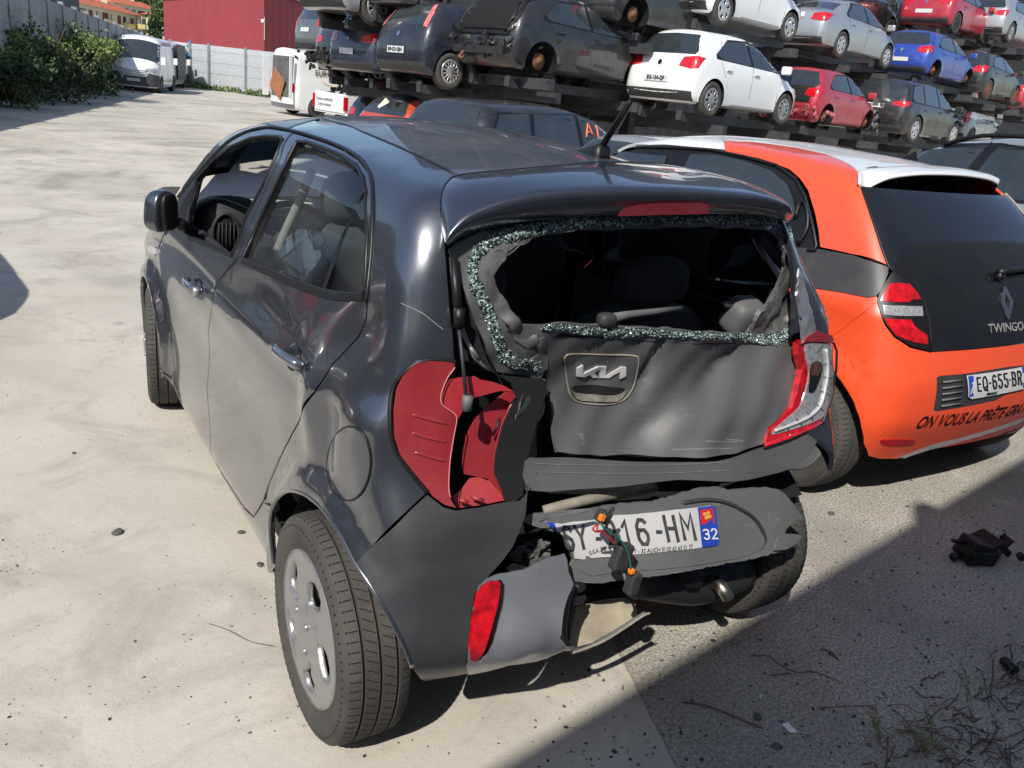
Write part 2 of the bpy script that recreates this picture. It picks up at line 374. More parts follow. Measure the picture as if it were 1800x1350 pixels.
# ------------------------------------------------------------------ wheels
def lathe_geo(prof, n=48, axis='x'):
    V = []; Fc = []
    for k in range(n):
        a = 2*PI*k/n
        for (x, r) in prof: V.append((x, r*math.cos(a), r*math.sin(a)))
    m = len(prof)
    for k in range(n):
        for j in range(m-1):
            a, b = k*m+j, ((k+1) % n)*m+j; Fc.append((a, a+1, b+1, b))
    return V, Fc
WC = {}
def tyre_mesh(R, W, rr, hi):
    key = ('t', R, W, rr, hi)
    if key in WC: return WC[key]
    w = W/2; n = 96 if hi else 32
    def g(x): return [(x-.004, R), (x-.0035, R-.009), (x+.0035, R-.009), (x+.004, R)]
    prof = [(-w*.78, rr-.012), (-w*.93, rr+.006), (-w*1.0, rr+.03), (-w*1.02, (R+rr)/2), (-w*.99, R-.035), (-w*.93, R-.014), (-w*.82, R-.004)]
    if hi:
        for x in (-.042, 0., .042): prof += g(x)
    else: prof += [(-w*.6, R), (w*.6, R)]
    prof += [(w*.82, R-.004), (w*.93, R-.014), (w*.99, R-.035), (w*1.02, (R+rr)/2), (w, rr+.03), (w*.93, rr+.006), (w*.78, rr-.012)]
    V, Fc = lathe_geo(prof, n)
    me = bpy.data.meshes.new('tyre'); me.from_pydata(V, [], Fc)
    me.materials.append(MT['tyre'])
    if hi: # sipes: narrow raised-edge cuts modelled as thin dark fins across tread
        bm = bmesh.new(); bm.from_mesh(me)
        for k in range(78):
            a = 2*PI*k/78
            for (x0, x1, tw) in ((-w*.80, -.050, .0), (-.036, -.008, .05), (.008, .036, .05), (.050, w*.8, .0)):
                pts = []
                for (x, aa) in ((x0, a), (x1, a+tw)):
                    rad = R+.0008 if abs(x) < w*.7 else R-.0025
                    for da in (-.0045, .0045): pts.append(bm.verts.new((x, rad*math.cos(aa+da), rad*math.sin(aa+da))))
                f = bm.faces.new((pts[0], pts[1], pts[3], pts[2])); f.material_index = 1
            for s in (-1, 1): # shoulder blocks
                pts = []
                for (x, rad) in ((s*w*.82, R-.0030), (s*w*.985, R-.030)):
                    for da in (-.009, .009): pts.append(bm.verts.new((x+s*.001, rad*math.cos(a+da)+0, rad*math.sin(a+da))))
                f = bm.faces.new((pts[0], pts[1], pts[3], pts[2])); f.material_index = 1
        bmesh.ops.recalc_face_normals(bm, faces=bm.faces); bm.to_mesh(me); bm.free()
        me.materials.append(mat('tread_groove', (.012, .012, .012), rough=.9))
    me.polygons.foreach_set('use_smooth', [True]*len(me.polygons))
    try: me.set_sharp_from_angle(angle=math.radians(50))
    except Exception: pass
    WC[key] = me; return me
def cover_mesh(r, style, hi, m):
    """disc in the y-z plane facing -x with openings, dished"""
    key = ('c', r, style, hi, m.name)
    if key in WC: return WC[key]
    nh = {'five': 5, 'six': 6, 'multi': 13, 'ten': 10, 'steel': 8, 'twin': 5}[style]
    outer = [(r*math.cos(a), r*math.sin(a)) for a in np.linspace(0, 2*PI, 64 if hi else 36, endpoint=False)]
    loops = []
    for k in range(nh):
        a0 = 2*PI*k/nh+.3
        r0, r1 = (.40, .86) if style != 'steel' else (.6, .78)
        wd = {'five': .30, 'six': .27, 'multi': .15, 'ten': .19, 'steel': .2, 'twin': .36}[style]
        pts = []
        for j in range(14 if hi else 8):
            th = 2*PI*j/(14 if hi else 8); rad = r*((r0+r1)/2+(r1-r0)/2*math.cos(th)); an = a0+wd*math.sin(th)*(1.15 if math.cos(th) > 0 else .75)+(.12*math.cos(th) if style == 'five' else 0)
            pts.append((rad*math.cos(an), rad*math.sin(an)))
        loops.append(pts)
    verts = [Vector(p) for p in outer]; edges = [(i, (i+1) % len(outer)) for i in range(len(outer))]
    for lp in loops:
        s = len(verts); verts += [Vector(p) for p in lp]; edges += [(s+i, s+(i+1) % len(lp)) for i in range(len(lp))]
    step = r/ (12 if hi else 6)
    for x in np.arange(-r, r, step):
        for y in np.arange(-r, r, step):
            if x*x+y*y < (r*.96)**2: verts.append(Vector((x, y)))
    ov, _, of, _, _, _ = delaunay_2d_cdt(verts, edges, [], 0, 1e-6)
    A = np.array([tuple(v) for v in ov]); ce = np.array([A[list(f)].mean(0) for f in of]); ok = inpoly(ce, outer)
    for lp in loops: ok &= ~inpoly(ce, lp)
    rr = np.hypot(A[:, 0], A[:, 1])/r
    X = -.004-.018*np.cos(rr*1.5)**2+.014*np.exp(-((rr-.97)/.05)**2)*0-.008*np.exp(-(rr/.30)**2)+.010*np.exp(-((rr-.40)/.10)**2)
    V = [(x, a, b) for x, (a, b) in zip(X, A)]
    bm = bmesh.new(); vs = [bm.verts.new(v) for v in V]
    for f, k in zip(of, ok):
        if k:
            try: bm.faces.new([vs[i] for i in f])
            except Exception: pass
    for v in [v for v in bm.verts if not v.link_faces]: bm.verts.remove(v)
    bmesh.ops.recalc_face_normals(bm, faces=bm.faces)
    if sum(f.normal.x for f in bm.faces) > 0: bmesh.ops.reverse_faces(bm, faces=bm.faces)
    be = [e for e in bm.edges if e.is_boundary]
    r2 = bmesh.ops.extrude_edge_only(bm, edges=be)
    for g in r2['geom']:
        if isinstance(g, bmesh.types.BMVert): g.co.x += .016
    if hi:
        for k in range(4):
            a = 2*PI*k/4+.5; c = (-.019, .052*math.cos(a), .052*math.sin(a))
            bmesh.ops.create_uvsphere(bm, u_segments=10, v_segments=6, radius=.0105, matrix=Matrix.Translation(c))
    me = bpy.data.meshes.new('wheel_cover'); bm.to_mesh(me); bm.free(); me.materials.append(m)
    me.polygons.foreach_set('use_smooth', [True]*len(me.polygons))
    WC[key] = me; return me
def drum_mesh(r):
    key = ('d', r)
    if key in WC: return WC[key]
    V, Fc = lathe_geo([(.03, .001), (.03, r*.45), (.05, r*.5), (.05, r*.97), (-.025, r*.985), (-.03, r*1.0)], 36)
    me = bpy.data.meshes.new('rim'); me.from_pydata(V, [], Fc); me.materials.append(MT['steel']); me.polygons.foreach_set('use_smooth', [True]*len(me.polygons)); WC[key] = me; return me
def wheel(root, x, y, z, R=.291, W=.175, rr=.205, style='five', cover='rim', hi=False, side=-1, steer=0., name='wheel'):
    w = bpy.data.objects.new(name, drum_mesh(rr)); C.objects.link(w); w.parent = root; w.location = (x, y, z)
    w.rotation_euler = (0, 0, (PI if side > 0 else 0)+steer)
    t = bpy.data.objects.new('tyre', tyre_mesh(R, W, rr, hi)); C.objects.link(t); t.parent = w; t.rotation_euler = (random.random()*6, 0, 0)
    c = bpy.data.objects.new('wheel_cover', cover_mesh(rr*.985, style, hi, MT[cover])); C.objects.link(c); c.parent = w; c.location = (-W/2+.012, 0, 0); c.rotation_euler = (random.random()*6 if not hi else .35, 0, 0)
    return w

GL = {'S': [[(1, .85), (.75, 1), (.25, 1), (0, .82), (.08, .62), (.9, .40), (1, .2), (.75, 0), (.25, 0), (0, .15)]], 'Y': [[(0, 1), (.5, .5), (1, 1)], [(.5, .5), (.5, 0)]], '-': [[(0, .45), (1, .45)]],
 '2': [[(0, .8), (.2, 1), (.8, 1), (1, .8), (.95, .6), (0, 0), (1, 0)]], '1': [[(.1, .78), (.6, 1), (.6, 0)]], '6': [[(.95, .9), (.7, 1), (.3, 1), (0, .75), (0, .22), (.25, 0), (.75, 0), (1, .22), (1, .4), (.75, .58), (.25, .58), (0, .42)]],
 'H': [[(0, 1), (0, 0)], [(1, 1), (1, 0)], [(0, .5), (1, .5)]], 'M': [[(0, 0), (0, 1), (.5, .42), (1, 1), (1, 0)]], 'E': [[(1, 1), (0, 1), (0, 0), (1, 0)], [(0, .52), (.85, .52)]], 'Q': [[(.3, 1), (.7, 1), (1, .75), (1, .25), (.7, 0), (.3, 0), (0, .25), (0, .75), (.3, 1)], [(.6, .25), (1, -.05)]],
 '5': [[(1, 1), (.1, 1), (.05, .58), (.7, .6), (1, .42), (1, .2), (.75, 0), (.25, 0), (0, .15)]], 'B': [[(0, 0), (0, 1), (.7, 1), (.95, .85), (.95, .65), (.7, .52), (0, .52)], [(.7, .52), (1, .38), (1, .15), (.75, 0), (0, 0)]], 'R': [[(0, 0), (0, 1), (.7, 1), (1, .85), (1, .65), (.7, .5), (0, .5)], [(.5, .5), (1, 0)]],
 '3': [[(0, .9), (.3, 1), (.8, 1), (1, .8), (.9, .6), (.4, .54)], [(.4, .54), (.95, .46), (1, .2), (.75, 0), (.25, 0), (0, .12)]]}
def glyphs(nm, F, items, wpx, m, parent, off, shear=0., t=(.4, 9.)):
    """plate characters drawn as thick strokes on the plate surface; items are (char, x0, x1, ytop, ybottom)"""
    V = []; Fc = []
    for ch, x0, x1, yt, yb in items:
        for pl in GL[ch]:
            q = np.array([(x0+wpx/2+u*(x1-x0-wpx)+(1-v)*shear*(yb-yt), yt+wpx/2+(1-v)*(yb-yt-wpx)) for u, v in pl]); n = len(q); L_ = []; R_ = []
            closed = n > 2 and np.allclose(q[0], q[-1])
            for i in range(n):
                a = q[i]-q[i-1] if i else (q[-1]-q[-2] if closed else None); b = q[i+1]-q[i] if i < n-1 else (q[1]-q[0] if closed else None)
                d = [x/np.linalg.norm(x) for x in (a, b) if x is not None]; tt = sum(d); tt /= np.linalg.norm(tt)+1e-9; nn = np.array([-tt[1], tt[0]]); k = 1/max(.55, abs(nn@np.array([-d[0][1], d[0][0]])))
                p = q[i].copy()
                if a is None: p -= b/np.linalg.norm(b)*wpx*.45
                if b is None: p += a/np.linalg.norm(a)*wpx*.45
                L_.append(p+nn*wpx/2*k); R_.append(p-nn*wpx/2*k)
            P, _ = hit(F, L_+R_, *t); P = P+grad(F, P)*off; b0 = len(V); V += list(P); Fc += [(b0+i, b0+i+1, b0+n+i+1, b0+n+i) for i in range(n-1)]
    return mesh_obj(nm, V, Fc, m, parent, smooth=False)
# ================================================================== the crashed dark hatchback
KWz = cs([(.10, .70), (.17, .728), (.25, .748), (.45, .748), (.6, .750), (.75, .755), (.86, .755), (.94, .745), (1.05, .715), (1.15, .685), (1.30, .640), (1.40, .600), (1.5, .55)], .03)
KPl = cs([(-.6, .90), (-.35, .94), (0, .985), (.4, 1), (1.6, 1), (2.2, 1.), (2.6, .985), (2.9, .94)], .08)
KH = cs([(-.6, 1.385), (-.25, 1.43), (0, 1.460), (.4, 1.486), (.9, 1.50), (1.3, 1.488), (1.55, 1.45), (1.7, 1.39), (2.0, 1.20), (2.35, 1.0), (2.6, .93), (2.88, .82), (3.0, .60)], .05)
KY = cs([(.1, -.20), (.2, -.29), (.30, -.38), (.41, -.43), (.50, -.415), (.60, -.385), (.68, -.365), (.8, -.30), (.95, -.27), (1.1, -.245), (1.25, -.205), (1.38, -.15), (1.5, -.08)], .03)
def g3(P, c, s): return np.exp(-sum(((P[:, i]-c[i])/s[i])**2 for i in range(3)))
def FK(P, dents=True, flare=True):
    x, y, z = P.T
    x = x*(1-.14*sstep(.36, .64, x)*sstep(.25, -.1, y)*sstep(1.32, 1.05, z))
    W = KWz(z)*KPl(y)
    W = W+.006*np.exp(-((z-.905)/.022)**2)-.010*np.exp(-((z-.62)/.12)**2)*sstep(.2, .6, y)*sstep(2.2, 1.8, y)
    if flare:
        for yc in (0., 2.4):
            r = np.hypot(y-yc, z-.29); W = W+.034*sstep(.435, .365, r)*(z > .0)
    side = np.abs(x)-W
    rear = -(y-KY(z)-.13*x*x-.25*np.maximum(np.abs(x)-.45, 0)**2)
    top = (z-KH(y)+.06*(x/.55)**2)*.9
    F = smax(smax(side, top, .06), rear, .08)
    F = smax(F, y-3.04+.3*x*x, .2); F = smax(F, .17-z, .03)
    if dents:
        L = (x < 0)
        # pushed-in rear quarter above the lamp, with a crease
        F = F+L*(.022*g3(P, (-.66, -.06, 1.06), (.3, .10, .09))-.018*g3(P, (-.70, .12, .86), (.3, .05, .11))+.020*g3(P, (-.71, .02, .80), (.3, .045, .13)))
        F = F+L*.012*g3(P, (-.7, -.12, .98), (.3, .05, .05))-L*.008*g3(P, (-.7, .20, .98), (.3, .05, .05))
        F = F+L*(.010*g3(P, (-.73, .55, .98), (.3, .22, .035))-.007*g3(P, (-.73, .9, .86), (.3, .3, .04)))
        F = F+L*.004*np.sin(y*23+z*31)*g3(P, (-.7, .0, 1.0), (.3, .18, .22))
    return F
kia = empty('hatchback_car', (0, 0, 0), 0, 'dark grey crashed hatchback with its rear window smashed out, nearest to the camera', 'car')
def pk(px, k=0, F=FK, closed=True):
    q = crom([np.array(p, float) for p in px], k, closed) if k else px
    P, ok = hit(F, q)
    if ok.mean() < .99: print('WARN pk', [tuple(map(int, a)) for a, o_ in zip(q, ok) if not o_][:6])
    return P
def mir(Pl): 
    Q = np.array(Pl).copy(); Q[:, 0] *= -1; return Q[::-1]
def noz(P): return FK(P, dents=False)
LEFT = (1, 0, 0)
# ---- key outlines in photo pixels, laid on the body surface
cant = [(313, 346), (343, 310), (367, 283), (400, 250), (433, 232), (473, 224), (517, 231), (567, 246), (600, 259), (633, 279), (649, 302), (655, 330), (656, 380), (653, 447), (646, 515)]
doorrear = [(643, 557), (630, 590), (610, 612), (583, 641), (552, 690), (515, 758), (490, 807), (472, 850)]
seamBC = [(517, 232), (493, 277), (460, 347), (433, 407), (417, 453), (410, 463), (387, 490), (380, 503), (372, 540), (366, 587), (364, 684), (370, 760), (374, 807)]
seamF = [(313, 346), (305, 392), (283, 425), (273, 450), (272, 533), (278, 600), (284, 652)]
sill = [(284, 652), (324, 727), (374, 807)]
sill2 = [(374, 807), (429, 893), (446, 908), (462, 880)]
arch_px = [(479, 989), (475, 955), (473, 918), (478, 888), (490, 870), (509, 862), (540, 872), (570, 900), (595, 936), (620, 986), (650, 1029), (687, 1090), (712, 1139), (724, 1173)]
def archpts(yc, a0, a1, n=26, R=.342): return [np.array([-.77, yc+R*math.cos(a), .285+R*math.sin(a)]) for a in np.linspace(a0, a1, n)]
def onside(Q, F=FK):  # project (y,z) points sideways on the left flank
    Q = np.array(Q, float); Q[:, 0] = 0; P, ok = march(F, Q, np.array([1., 0, 0]), -1.2, 0, 200); return P
# ---------------- doors
fd_out = cant[:7]+seamBC[1:]+sill[::-1][1:]+seamF[1:-1][::-1]
fd_win = [(325, 409), (333, 367), (347, 313), (373, 283), (407, 257), (440, 243), (467, 239), (492, 240), (497, 245), (487, 270), (460, 330), (433, 380), (413, 437), (407, 447), (367, 429), (333, 415)]
fdoor = pxpatch('front_door', FK, fd_out, LEFT, MT['kia'], kia, holes=[fd_win], sp=.035, thick=.02, gap=.0022)
rd_out = [seamBC[0]]+cant[7:]+doorrear+[(462, 880)]+[(446, 908), (429, 893), (374, 807)]+seamBC[1:-1][::-1]
rd_win = [(522, 249), (540, 250), (567, 259), (600, 273), (627, 292), (638, 313), (643, 340), (646, 413), (642, 508), (638, 516), (627, 518), (597, 516), (567, 510), (517, 493), (467, 470), (433, 457), (427, 452), (460, 380), (493, 307)]
rdoor = pxpatch('rear_door', FK, rd_out, LEFT, MT['kia'], kia, holes=[rd_win], sp=.035, thick=.02, gap=.0022)
def Foff(h): return lambda P: FK(P)+h
wglass = pxpatch('window_glass', Foff(.012), rd_win, LEFT, MT['glass'], rdoor, sp=.06, thick=0, gap=-.006, lip=0)
Pbar = pk([(640, 325), (567, 511)], F=Foff(.006)); mesh_q = pk([(643, 330), (567, 514)], F=Foff(.004))
ribbon('window_divider', [Pbar[0], (Pbar[0]+Pbar[1])/2+np.array([-.002, 0, 0]), Pbar[1]], .022, MT['seal'], rdoor, nrm=np.array([-.95, 0, .3]))
for nm, lp, dr in (('window_seal', fd_win, fdoor), ('window_seal', rd_win, rdoor)):
    P = pk(lp); V, Fc = tube_geo(list(P)+[P[0]], .0055, 6, False); mesh_obj(nm, V, Fc, MT['seal'], dr)
for nm, lp in (('roof_seal', cant+[(644, 530)]),):
    P = pk(lp, 3, closed=False); N = grad(FK, P); tube(nm, P+N*.001, .0055, MT['seal'], kia, 6)
# belt mouldings
for lp, dr in (([(333, 418), (367, 431), (408, 449)], fdoor), ([(426, 458), (467, 477), (517, 500), (567, 517), (600, 523), (640, 523)], rdoor)):
    P = pk(lp, 4, closed=False); N = grad(FK, P); ribbon('belt_moulding', P+N*.004, .016, MT['seal'], dr, nrm=N)
# handles
MT['handle'] = mat('glossy_handle_reflection', (.26, .27, .30), rough=.15, metal=.8, coat=1)  # body-colour handles, base lightened to imitate their bright reflections
def handle(px0, px1, dr, keyhole):
    P = pk([px0, px1]); a, b = P; ax = (b-a)/np.linalg.norm(b-a); n = grad(FK, np.array([(a+b)/2]))[0]; up = np.cross(ax, n); c = (a+b)/2; L_ = np.linalg.norm(b-a)
    V = []; Fc = []; n1, n2 = 12, 20 # cup behind the handle
    for i in range(n1+1):
        rr = i/n1
        for k in range(n2):
            th = 2*PI*k/n2; p = c+ax*math.cos(th)*.052*rr+up*math.sin(th)*.034*rr
            q, ok = march(FK, np.array([p+n*.05]), -n, 0, .12, 60); p = q[0]; V.append(p+n*(.0025-.020*(1-rr**2)))
            if i and k < n2:
                a_ = (i-1)*n2; b_ = i*n2; Fc.append((a_+k, a_+(k+1) % n2, b_+(k+1) % n2, b_+k))
    h = tube('handle', [a+n*.010, a+n*.026+ax*.012, c-ax*.03+n*.036, c+ax*.03+n*.036, b+n*.026-ax*.012, b+n*.008], [.009, .012, .0125, .0125, .014, .012], MT['handle'], dr, 12)
    mesh_obj('handle_cup', V, Fc, MT['kia'], dr)
    if keyhole:
        V, Fc = tube_geo([b+n*.02, b+n*.040], .016, 16); mesh_obj('lock_cap', V, Fc, MT['kiasilver'], dr)
handle((338, 492), (360, 512), fdoor, True)
handle((494, 612), (538, 645), rdoor, False)
# ---------------- front fender
fen = [(313, 346), (300, 372), (268, 392), (249, 410), (238, 430), (231, 447), (234, 474), (241, 490), (250, 514)]
fl = pk(fen[3:] )
ff = pk(seamF[1:], 0)
Pf = list(ff)+list(onside(archpts(2.4, math.radians(-25+180), math.radians(5), 22)))
Pf = [p for p in Pf]
front_out = [np.array([-.74, 2.78, .40]), np.array([-.66, 2.86, .62]), np.array([-.62, 2.80, .82]), np.array([-.66, 2.45, .95]), np.array([-.66, 2.15, 1.02])]
archf = onside([(0, 2.4+.335*math.cos(a), .285+.335*math.sin(a)) for a in np.linspace(math.radians(188), math.radians(-8), 24)])
fo = list(pk([(305, 392), (283, 425), (273, 450), (272, 533), (278, 600), (284, 652)]))+list(archf)+list(onside([(0, 2.80, .26), (0, 2.86, .45), (0, 2.84, .65), (0, 2.78, .80), (0, 2.5, .905), (0, 2.2, .965), (0, 2.02, 1.02)]))
patch('front_fender', FK, [fo], LEFT, MT['kia'], kia, sp=.04, thick=.012)
# side sill
slp = pk([(284, 654), (324, 729), (374, 809), (429, 895), (445, 910), (463, 884), (474, 905), (476, 955), (480, 993)])
so = list(slp)+list(onside([(0, .40, .20), (0, 1.2, .19), (0, 1.95, .19)]))
patch('side_sill', FK, [so], LEFT, MT['kia'], kia, sp=.04, thick=.012)
for s in (-1, 1): box('underbody_beam', (s*.58, 1.2, .20), (.16, 1.9, .07), MT['plast'], kia, bev=.01)
# ---------------- body side above doors + rear quarter
roofedge = [(565, 206), (603, 218), (640, 232), (700, 257), (760, 285), (800, 303), (808, 310)]
hatchL = [(806, 314), (788, 322), (778, 345), (779, 400), (784, 432), (787, 470), (793, 540), (799, 600), (801, 637)]
lampL = [(801, 637), (780, 634), (752, 633), (729, 641), (705, 661), (691, 684), (686, 721), (688, 768), (700, 801), (728, 838), (752, 866)]
bseam = [(752, 866), (720, 896), (668, 945), (622, 995)]
archq = [(595, 936), (570, 900), (540, 872), (509, 862), (490, 868), (480, 880), (473, 905)]
DQ = (.80, .60, -.12)
cq = onside([(0, .33*math.cos(a), .285+.33*math.sin(a)) for a in np.linspace(math.radians(128), math.radians(20), 14)])
q_out = pk([(565, 206), (590, 214), (640, 231), (700, 256), (760, 284), (808, 308)]+hatchL+lampL[1:]+bseam[1:]+[(595, 936), (570, 900), (540, 872), (509, 862), (490, 868), (478, 884), (474, 903)]+[(467, 882)]+doorrear[::-1]+cant[7:][::-1])
quarter = patch('quarter_panel', FK, [q_out], DQ, MT['kia'], kia, sp=.028, thick=.015, gap=.002)
# front roof rail above the front door down the windscreen pillar
rail = pk([(565, 206), (510, 206), (470, 209), (433, 222), (400, 243), (367, 281), (340, 313), (316, 340), (343, 308), (367, 281), (400, 248), (433, 230), (473, 222), (517, 229), (566, 244)][::1])
P0 = pk([(566, 244), (517, 229), (473, 222), (433, 230), (400, 248), (367, 281), (343, 308), (314, 344)])
P1 = P0.copy(); P1 = np.stack([P0[:, 0]*.72, P0[:, 1]+.01, P0[:, 2]+.2], 1); P1, _ = march(FK, P1, np.array([0, 0, -1.]), -.2, .6, 120)
V = np.concatenate([P0, P1]); n = len(P0)
mid = []
patch('roof_rail', FK, [list(P0)+list(P1[::-1])], (.5, -.1, -.86), MT['kia'], kia, sp=.04, thick=.012, off=-.0025)
# fuel flap
Pc, ok = hit(FK, [(614, 815)]); Pc = Pc[0]
fcir = pk([(614+38*math.cos(a)-4*math.sin(a), 815+65*math.sin(a)+3*math.cos(a)) for a in np.linspace(0, 2*PI, 40, endpoint=False)])
patch('fuel_flap', FK, [fcir], LEFT, MT['kia'], kia, sp=.03, off=.0035, thick=.004, gap=0, lip=.004, lipd=.003)
V, Fc = tube_geo([p+grad(FK, p[None])[0]*.001 for p in list(fcir)+[fcir[0]]], .0028, 6, False); mesh_obj('flap_gap', V, Fc, MT['black'], kia)
# ---------------- roof
def roofline():
    P = pk([(566, 207), (640, 232), (700, 257), (760, 285), (806, 309)])
    return P
rl = roofline(); rr_ = mir(rl)
hs = pk([(824, 308), (892, 300), (1000, 290), (1064, 285), (1160, 283)]); hsR = np.array([[.20, -.08, 1.44], [.35, -.07, 1.42], [abs(rl[-1][0]), rl[-1][1], rl[-1][2]]])
yb = rl[-1][1]
rear_edge = [np.array([x, yb+.02+.05*(1-(x/.55)**2)*-.6, 1.44]) for x in np.linspace(rl[-1][0]+.02, -rl[-1][0]-.02, 12)]
front_edge = [np.array([x, 1.60+.10*(1-(x/.5)**2), 1.4]) for x in np.linspace(.50, -.50, 9)]
roof_loop = [np.array([-.50, 1.60, 1.4]), np.array([-.535, 1.3, 1.4]), np.array([-.545, 1.0, 1.4])]+list(rl)+rear_edge+list(rr_)+front_edge
roof = patch('roof_panel', FK, [roof_loop], (0, 0, -1), mat('graphite_roof_reflection', (.085, .09, .104), scuff_reflect=.6, dust=.42, dustcol=(.20, .19, .175), rough=.24, metal=.6, coat=1., coatr=.03), kia, sp=.05, thick=.015, gap=.002, off=.001)  # pale scuff and dust patches stand in for the roof's mottled reflections
tube('roof_ditch', [p+np.array([0, 0, -.002]) for p in rl], .004, MT['seal'], kia, 6)
tube('roof_ditch', [p+np.array([0, 0, -.002]) for p in rr_], .004, MT['seal'], kia, 6)
# windscreen and bonnet (front, mostly hidden)
def fy(y0, y1, x0, x1): return [np.array([x0, y0, 1.2]), np.array([-x0, y0, 1.2]), np.array([-x1, y1, .9]), np.array([x1, y1, .9])]
patch('windscreen', noz, [[np.array(p) for p in ((-.50, 1.66, 1.3), (0, 1.72, 1.3), (.50, 1.66, 1.3), (.60, 2.2, 1), (0, 2.36, 1), (-.60, 2.2, 1))]], (0, 0, -1), MT['glass'], kia, sp=.08, thick=.004)
patch('bonnet', noz, [[np.array(p) for p in ((-.60, 2.24, 1), (0, 2.40, 1), (.60, 2.24, 1), (.60, 2.72, .9), (.3, 2.84, .85), (-.3, 2.84, .85), (-.60, 2.72, .9))]], (0, 0, -1), MT['kia'], kia, sp=.08, thick=.01)
patch('front_bumper', noz, [[np.array(p) for p in ((-.66, 3, .24), (.66, 3, .24), (.66, 3, .80), (-.66, 3, .80))]], (0, -1, 0), MT['kia'], kia, sp=.08, thick=.01)
# crumpled bonnet corner seen past the mirror
pxpatch('bonnet_corner', plane(at(300, 340, 1, 2.15), (-.4, -1, .2)), [(272, 334), (286, 328), (302, 327), (318, 328), (312, 338), (306, 347), (300, 340), (290, 338), (279, 340)], (0, 1, 0), MT['plast'], kia, sp=.02, thick=.004)
# ---------------- mirrored right flank (seen from inside and behind)
for nm, lps in (('front_door', [fd_out, fd_win]), ('rear_door', [rd_out, rd_win])):
    L3 = [mir(pk(l)) for l in lps]; o = patch(nm, noz, L3, (-1, 0, 0), MT['kia'], kia, sp=.05, thick=.02)
    patch('window_glass', noz, [mir(pk(lps[1]))], (-1, 0, 0), MT['glass'], o, sp=.1, thick=0, lip=0, off=-.012, gap=-.006)
patch('front_fender', noz, [mir(fo)], (-1, 0, 0), MT['kia'], kia, sp=.05, thick=.012)
patch('side_sill', noz, [mir(so)], (-1, 0, 0), MT['kia'], kia, sp=.06, thick=.012)
Pr = patch('roof_rail', noz, [mir(list(P0)+list(P1[::-1]))], (-.5, -.1, -.86), MT['kia'], kia, sp=.05, thick=.012)
qr = mir(q_out); patch('quarter_panel', noz, [qr], (-.80, .60, -.12), MT['kia'], kia, sp=.04, thick=.015)
# ---------------- rear hatch
YHo = .0
def FH(P): # hatch skin incl. crash damage
    x, y, z = P.T
    F = FK(P, dents=False, flare=False)
    F = F+.115*g3(P, (-.14, -.2, .93), (.26, 1, .17))+.05*g3(P, (-.42, -.2, .80), (.16, 1, .2))
    dl = ((x+.12)*.48-(z-.72)*.877)  # valley running up to the right
    F = F+.080*np.exp(-np.sqrt(dl*dl+.0003)/.13)*sstep(-.40, -.1, x)
    F = F+.024*np.exp(-((x-.05-(z-.9)*.15)/.018)**2)*sstep(.86, .98, z)*sstep(1.12, 1.04, z)
    F = F-.030*g3(P, (.26, -.2, .84), (.18, 1, .06))+.022*g3(P, (.36, -.2, .98), (.16, 1, .07))
    F = F+.006*np.sin(x*21+z*9)*np.exp(-((z-.85)/.15)**2)+.003*np.sin(x*47-z*40)
    return F
hl = [(954, 594), (1010, 594), (1080, 597), (1132, 601), (1200, 603), (1300, 605), (1360, 608), (1404, 607), (1410, 626), (1408, 650), (1396, 706), (1372, 734), (1352, 752), (1345, 781), (1293, 798), (1200, 804), (1060, 802), (981, 794), (976, 770), (974, 740), (967, 693), (962, 660), (958, 620)]
lower = pxpatch('tailgate_skin', FH, hl, (0, 1, 0), MT['kiarear'], kia, sp=.022, thick=.012, gap=.001, lip=.004, lipd=.003)
# dark structure inside behind the skin
frame_o = [(790, 436), (806, 425), (850, 405), (920, 392), (1080, 378), (1244, 376), (1384, 388), (1398, 420), (1412, 480), (1408, 560), (1410, 606), (1360, 609), (1200, 604), (1080, 598), (985, 588), (964, 600), (966, 640), (952, 669), (876, 655), (862, 625), (840, 572), (824, 530), (808, 480)]
hole = [(932, 421), (960, 411), (1020, 404), (1120, 400), (1240, 397), (1340, 399), (1364, 405), (1378, 418), (1383, 440), (1384, 466), (1376, 490), (1370, 505), (1360, 522), (1350, 540), (1336, 556), (1330, 570), (1316, 590), (1260, 586), (1200, 583), (1080, 576), (984, 571), (920, 574), (908, 560), (898, 543), (880, 514), (868, 490), (872, 474), (880, 460), (896, 440), (914, 428)]
gap_in = frame_o
hf = pxpatch('tailgate_frame', FH, frame_o, (0, 1, 0), MT['kiarear'], kia, holes=[hole], sp=.03, thick=.010, gap=0, lip=.004, lipd=.006)
# inner pressed-metal flange round the opening, crumpled
def cn_clear(o): pass
def crumple(name, px, F, d, m, amp, sc, parent, sp=.014, **k):
    o = pxpatch(name, F, px, d, m, parent, sp=sp, flat=False, lip=0, cn=False, **k); me = o.data; cn_clear(o)
    for v in me.vertices:
        nz = noise.noise_vector(v.co*sc); nn = v.normal; v.co += nn*nz.x*amp+Vector((nz.y, nz.z, nz.x))*amp*.25
    return o
crumple('window_flange', [(868, 448), (884, 434), (914, 424), (940, 414), (936, 421), (914, 431), (898, 442), (882, 466), (872, 486), (880, 512), (898, 542), (914, 566), (944, 588), (948, 612), (930, 616), (900, 596), (880, 560), (862, 520), (854, 480)], lambda P: FH(P)-.004, (0, 1, 0), MT['inner'], .016, 26, kia)
crumple('window_flange', [(1368, 402), (1382, 412), (1392, 440), (1398, 490), (1394, 545), (1376, 582), (1340, 592), (1316, 590), (1330, 568), (1346, 545), (1362, 522), (1374, 498), (1384, 468), (1380, 430)], lambda P: FH(P)-.004, (0, 1, 0), MT['inner'], .020, 24, kia)
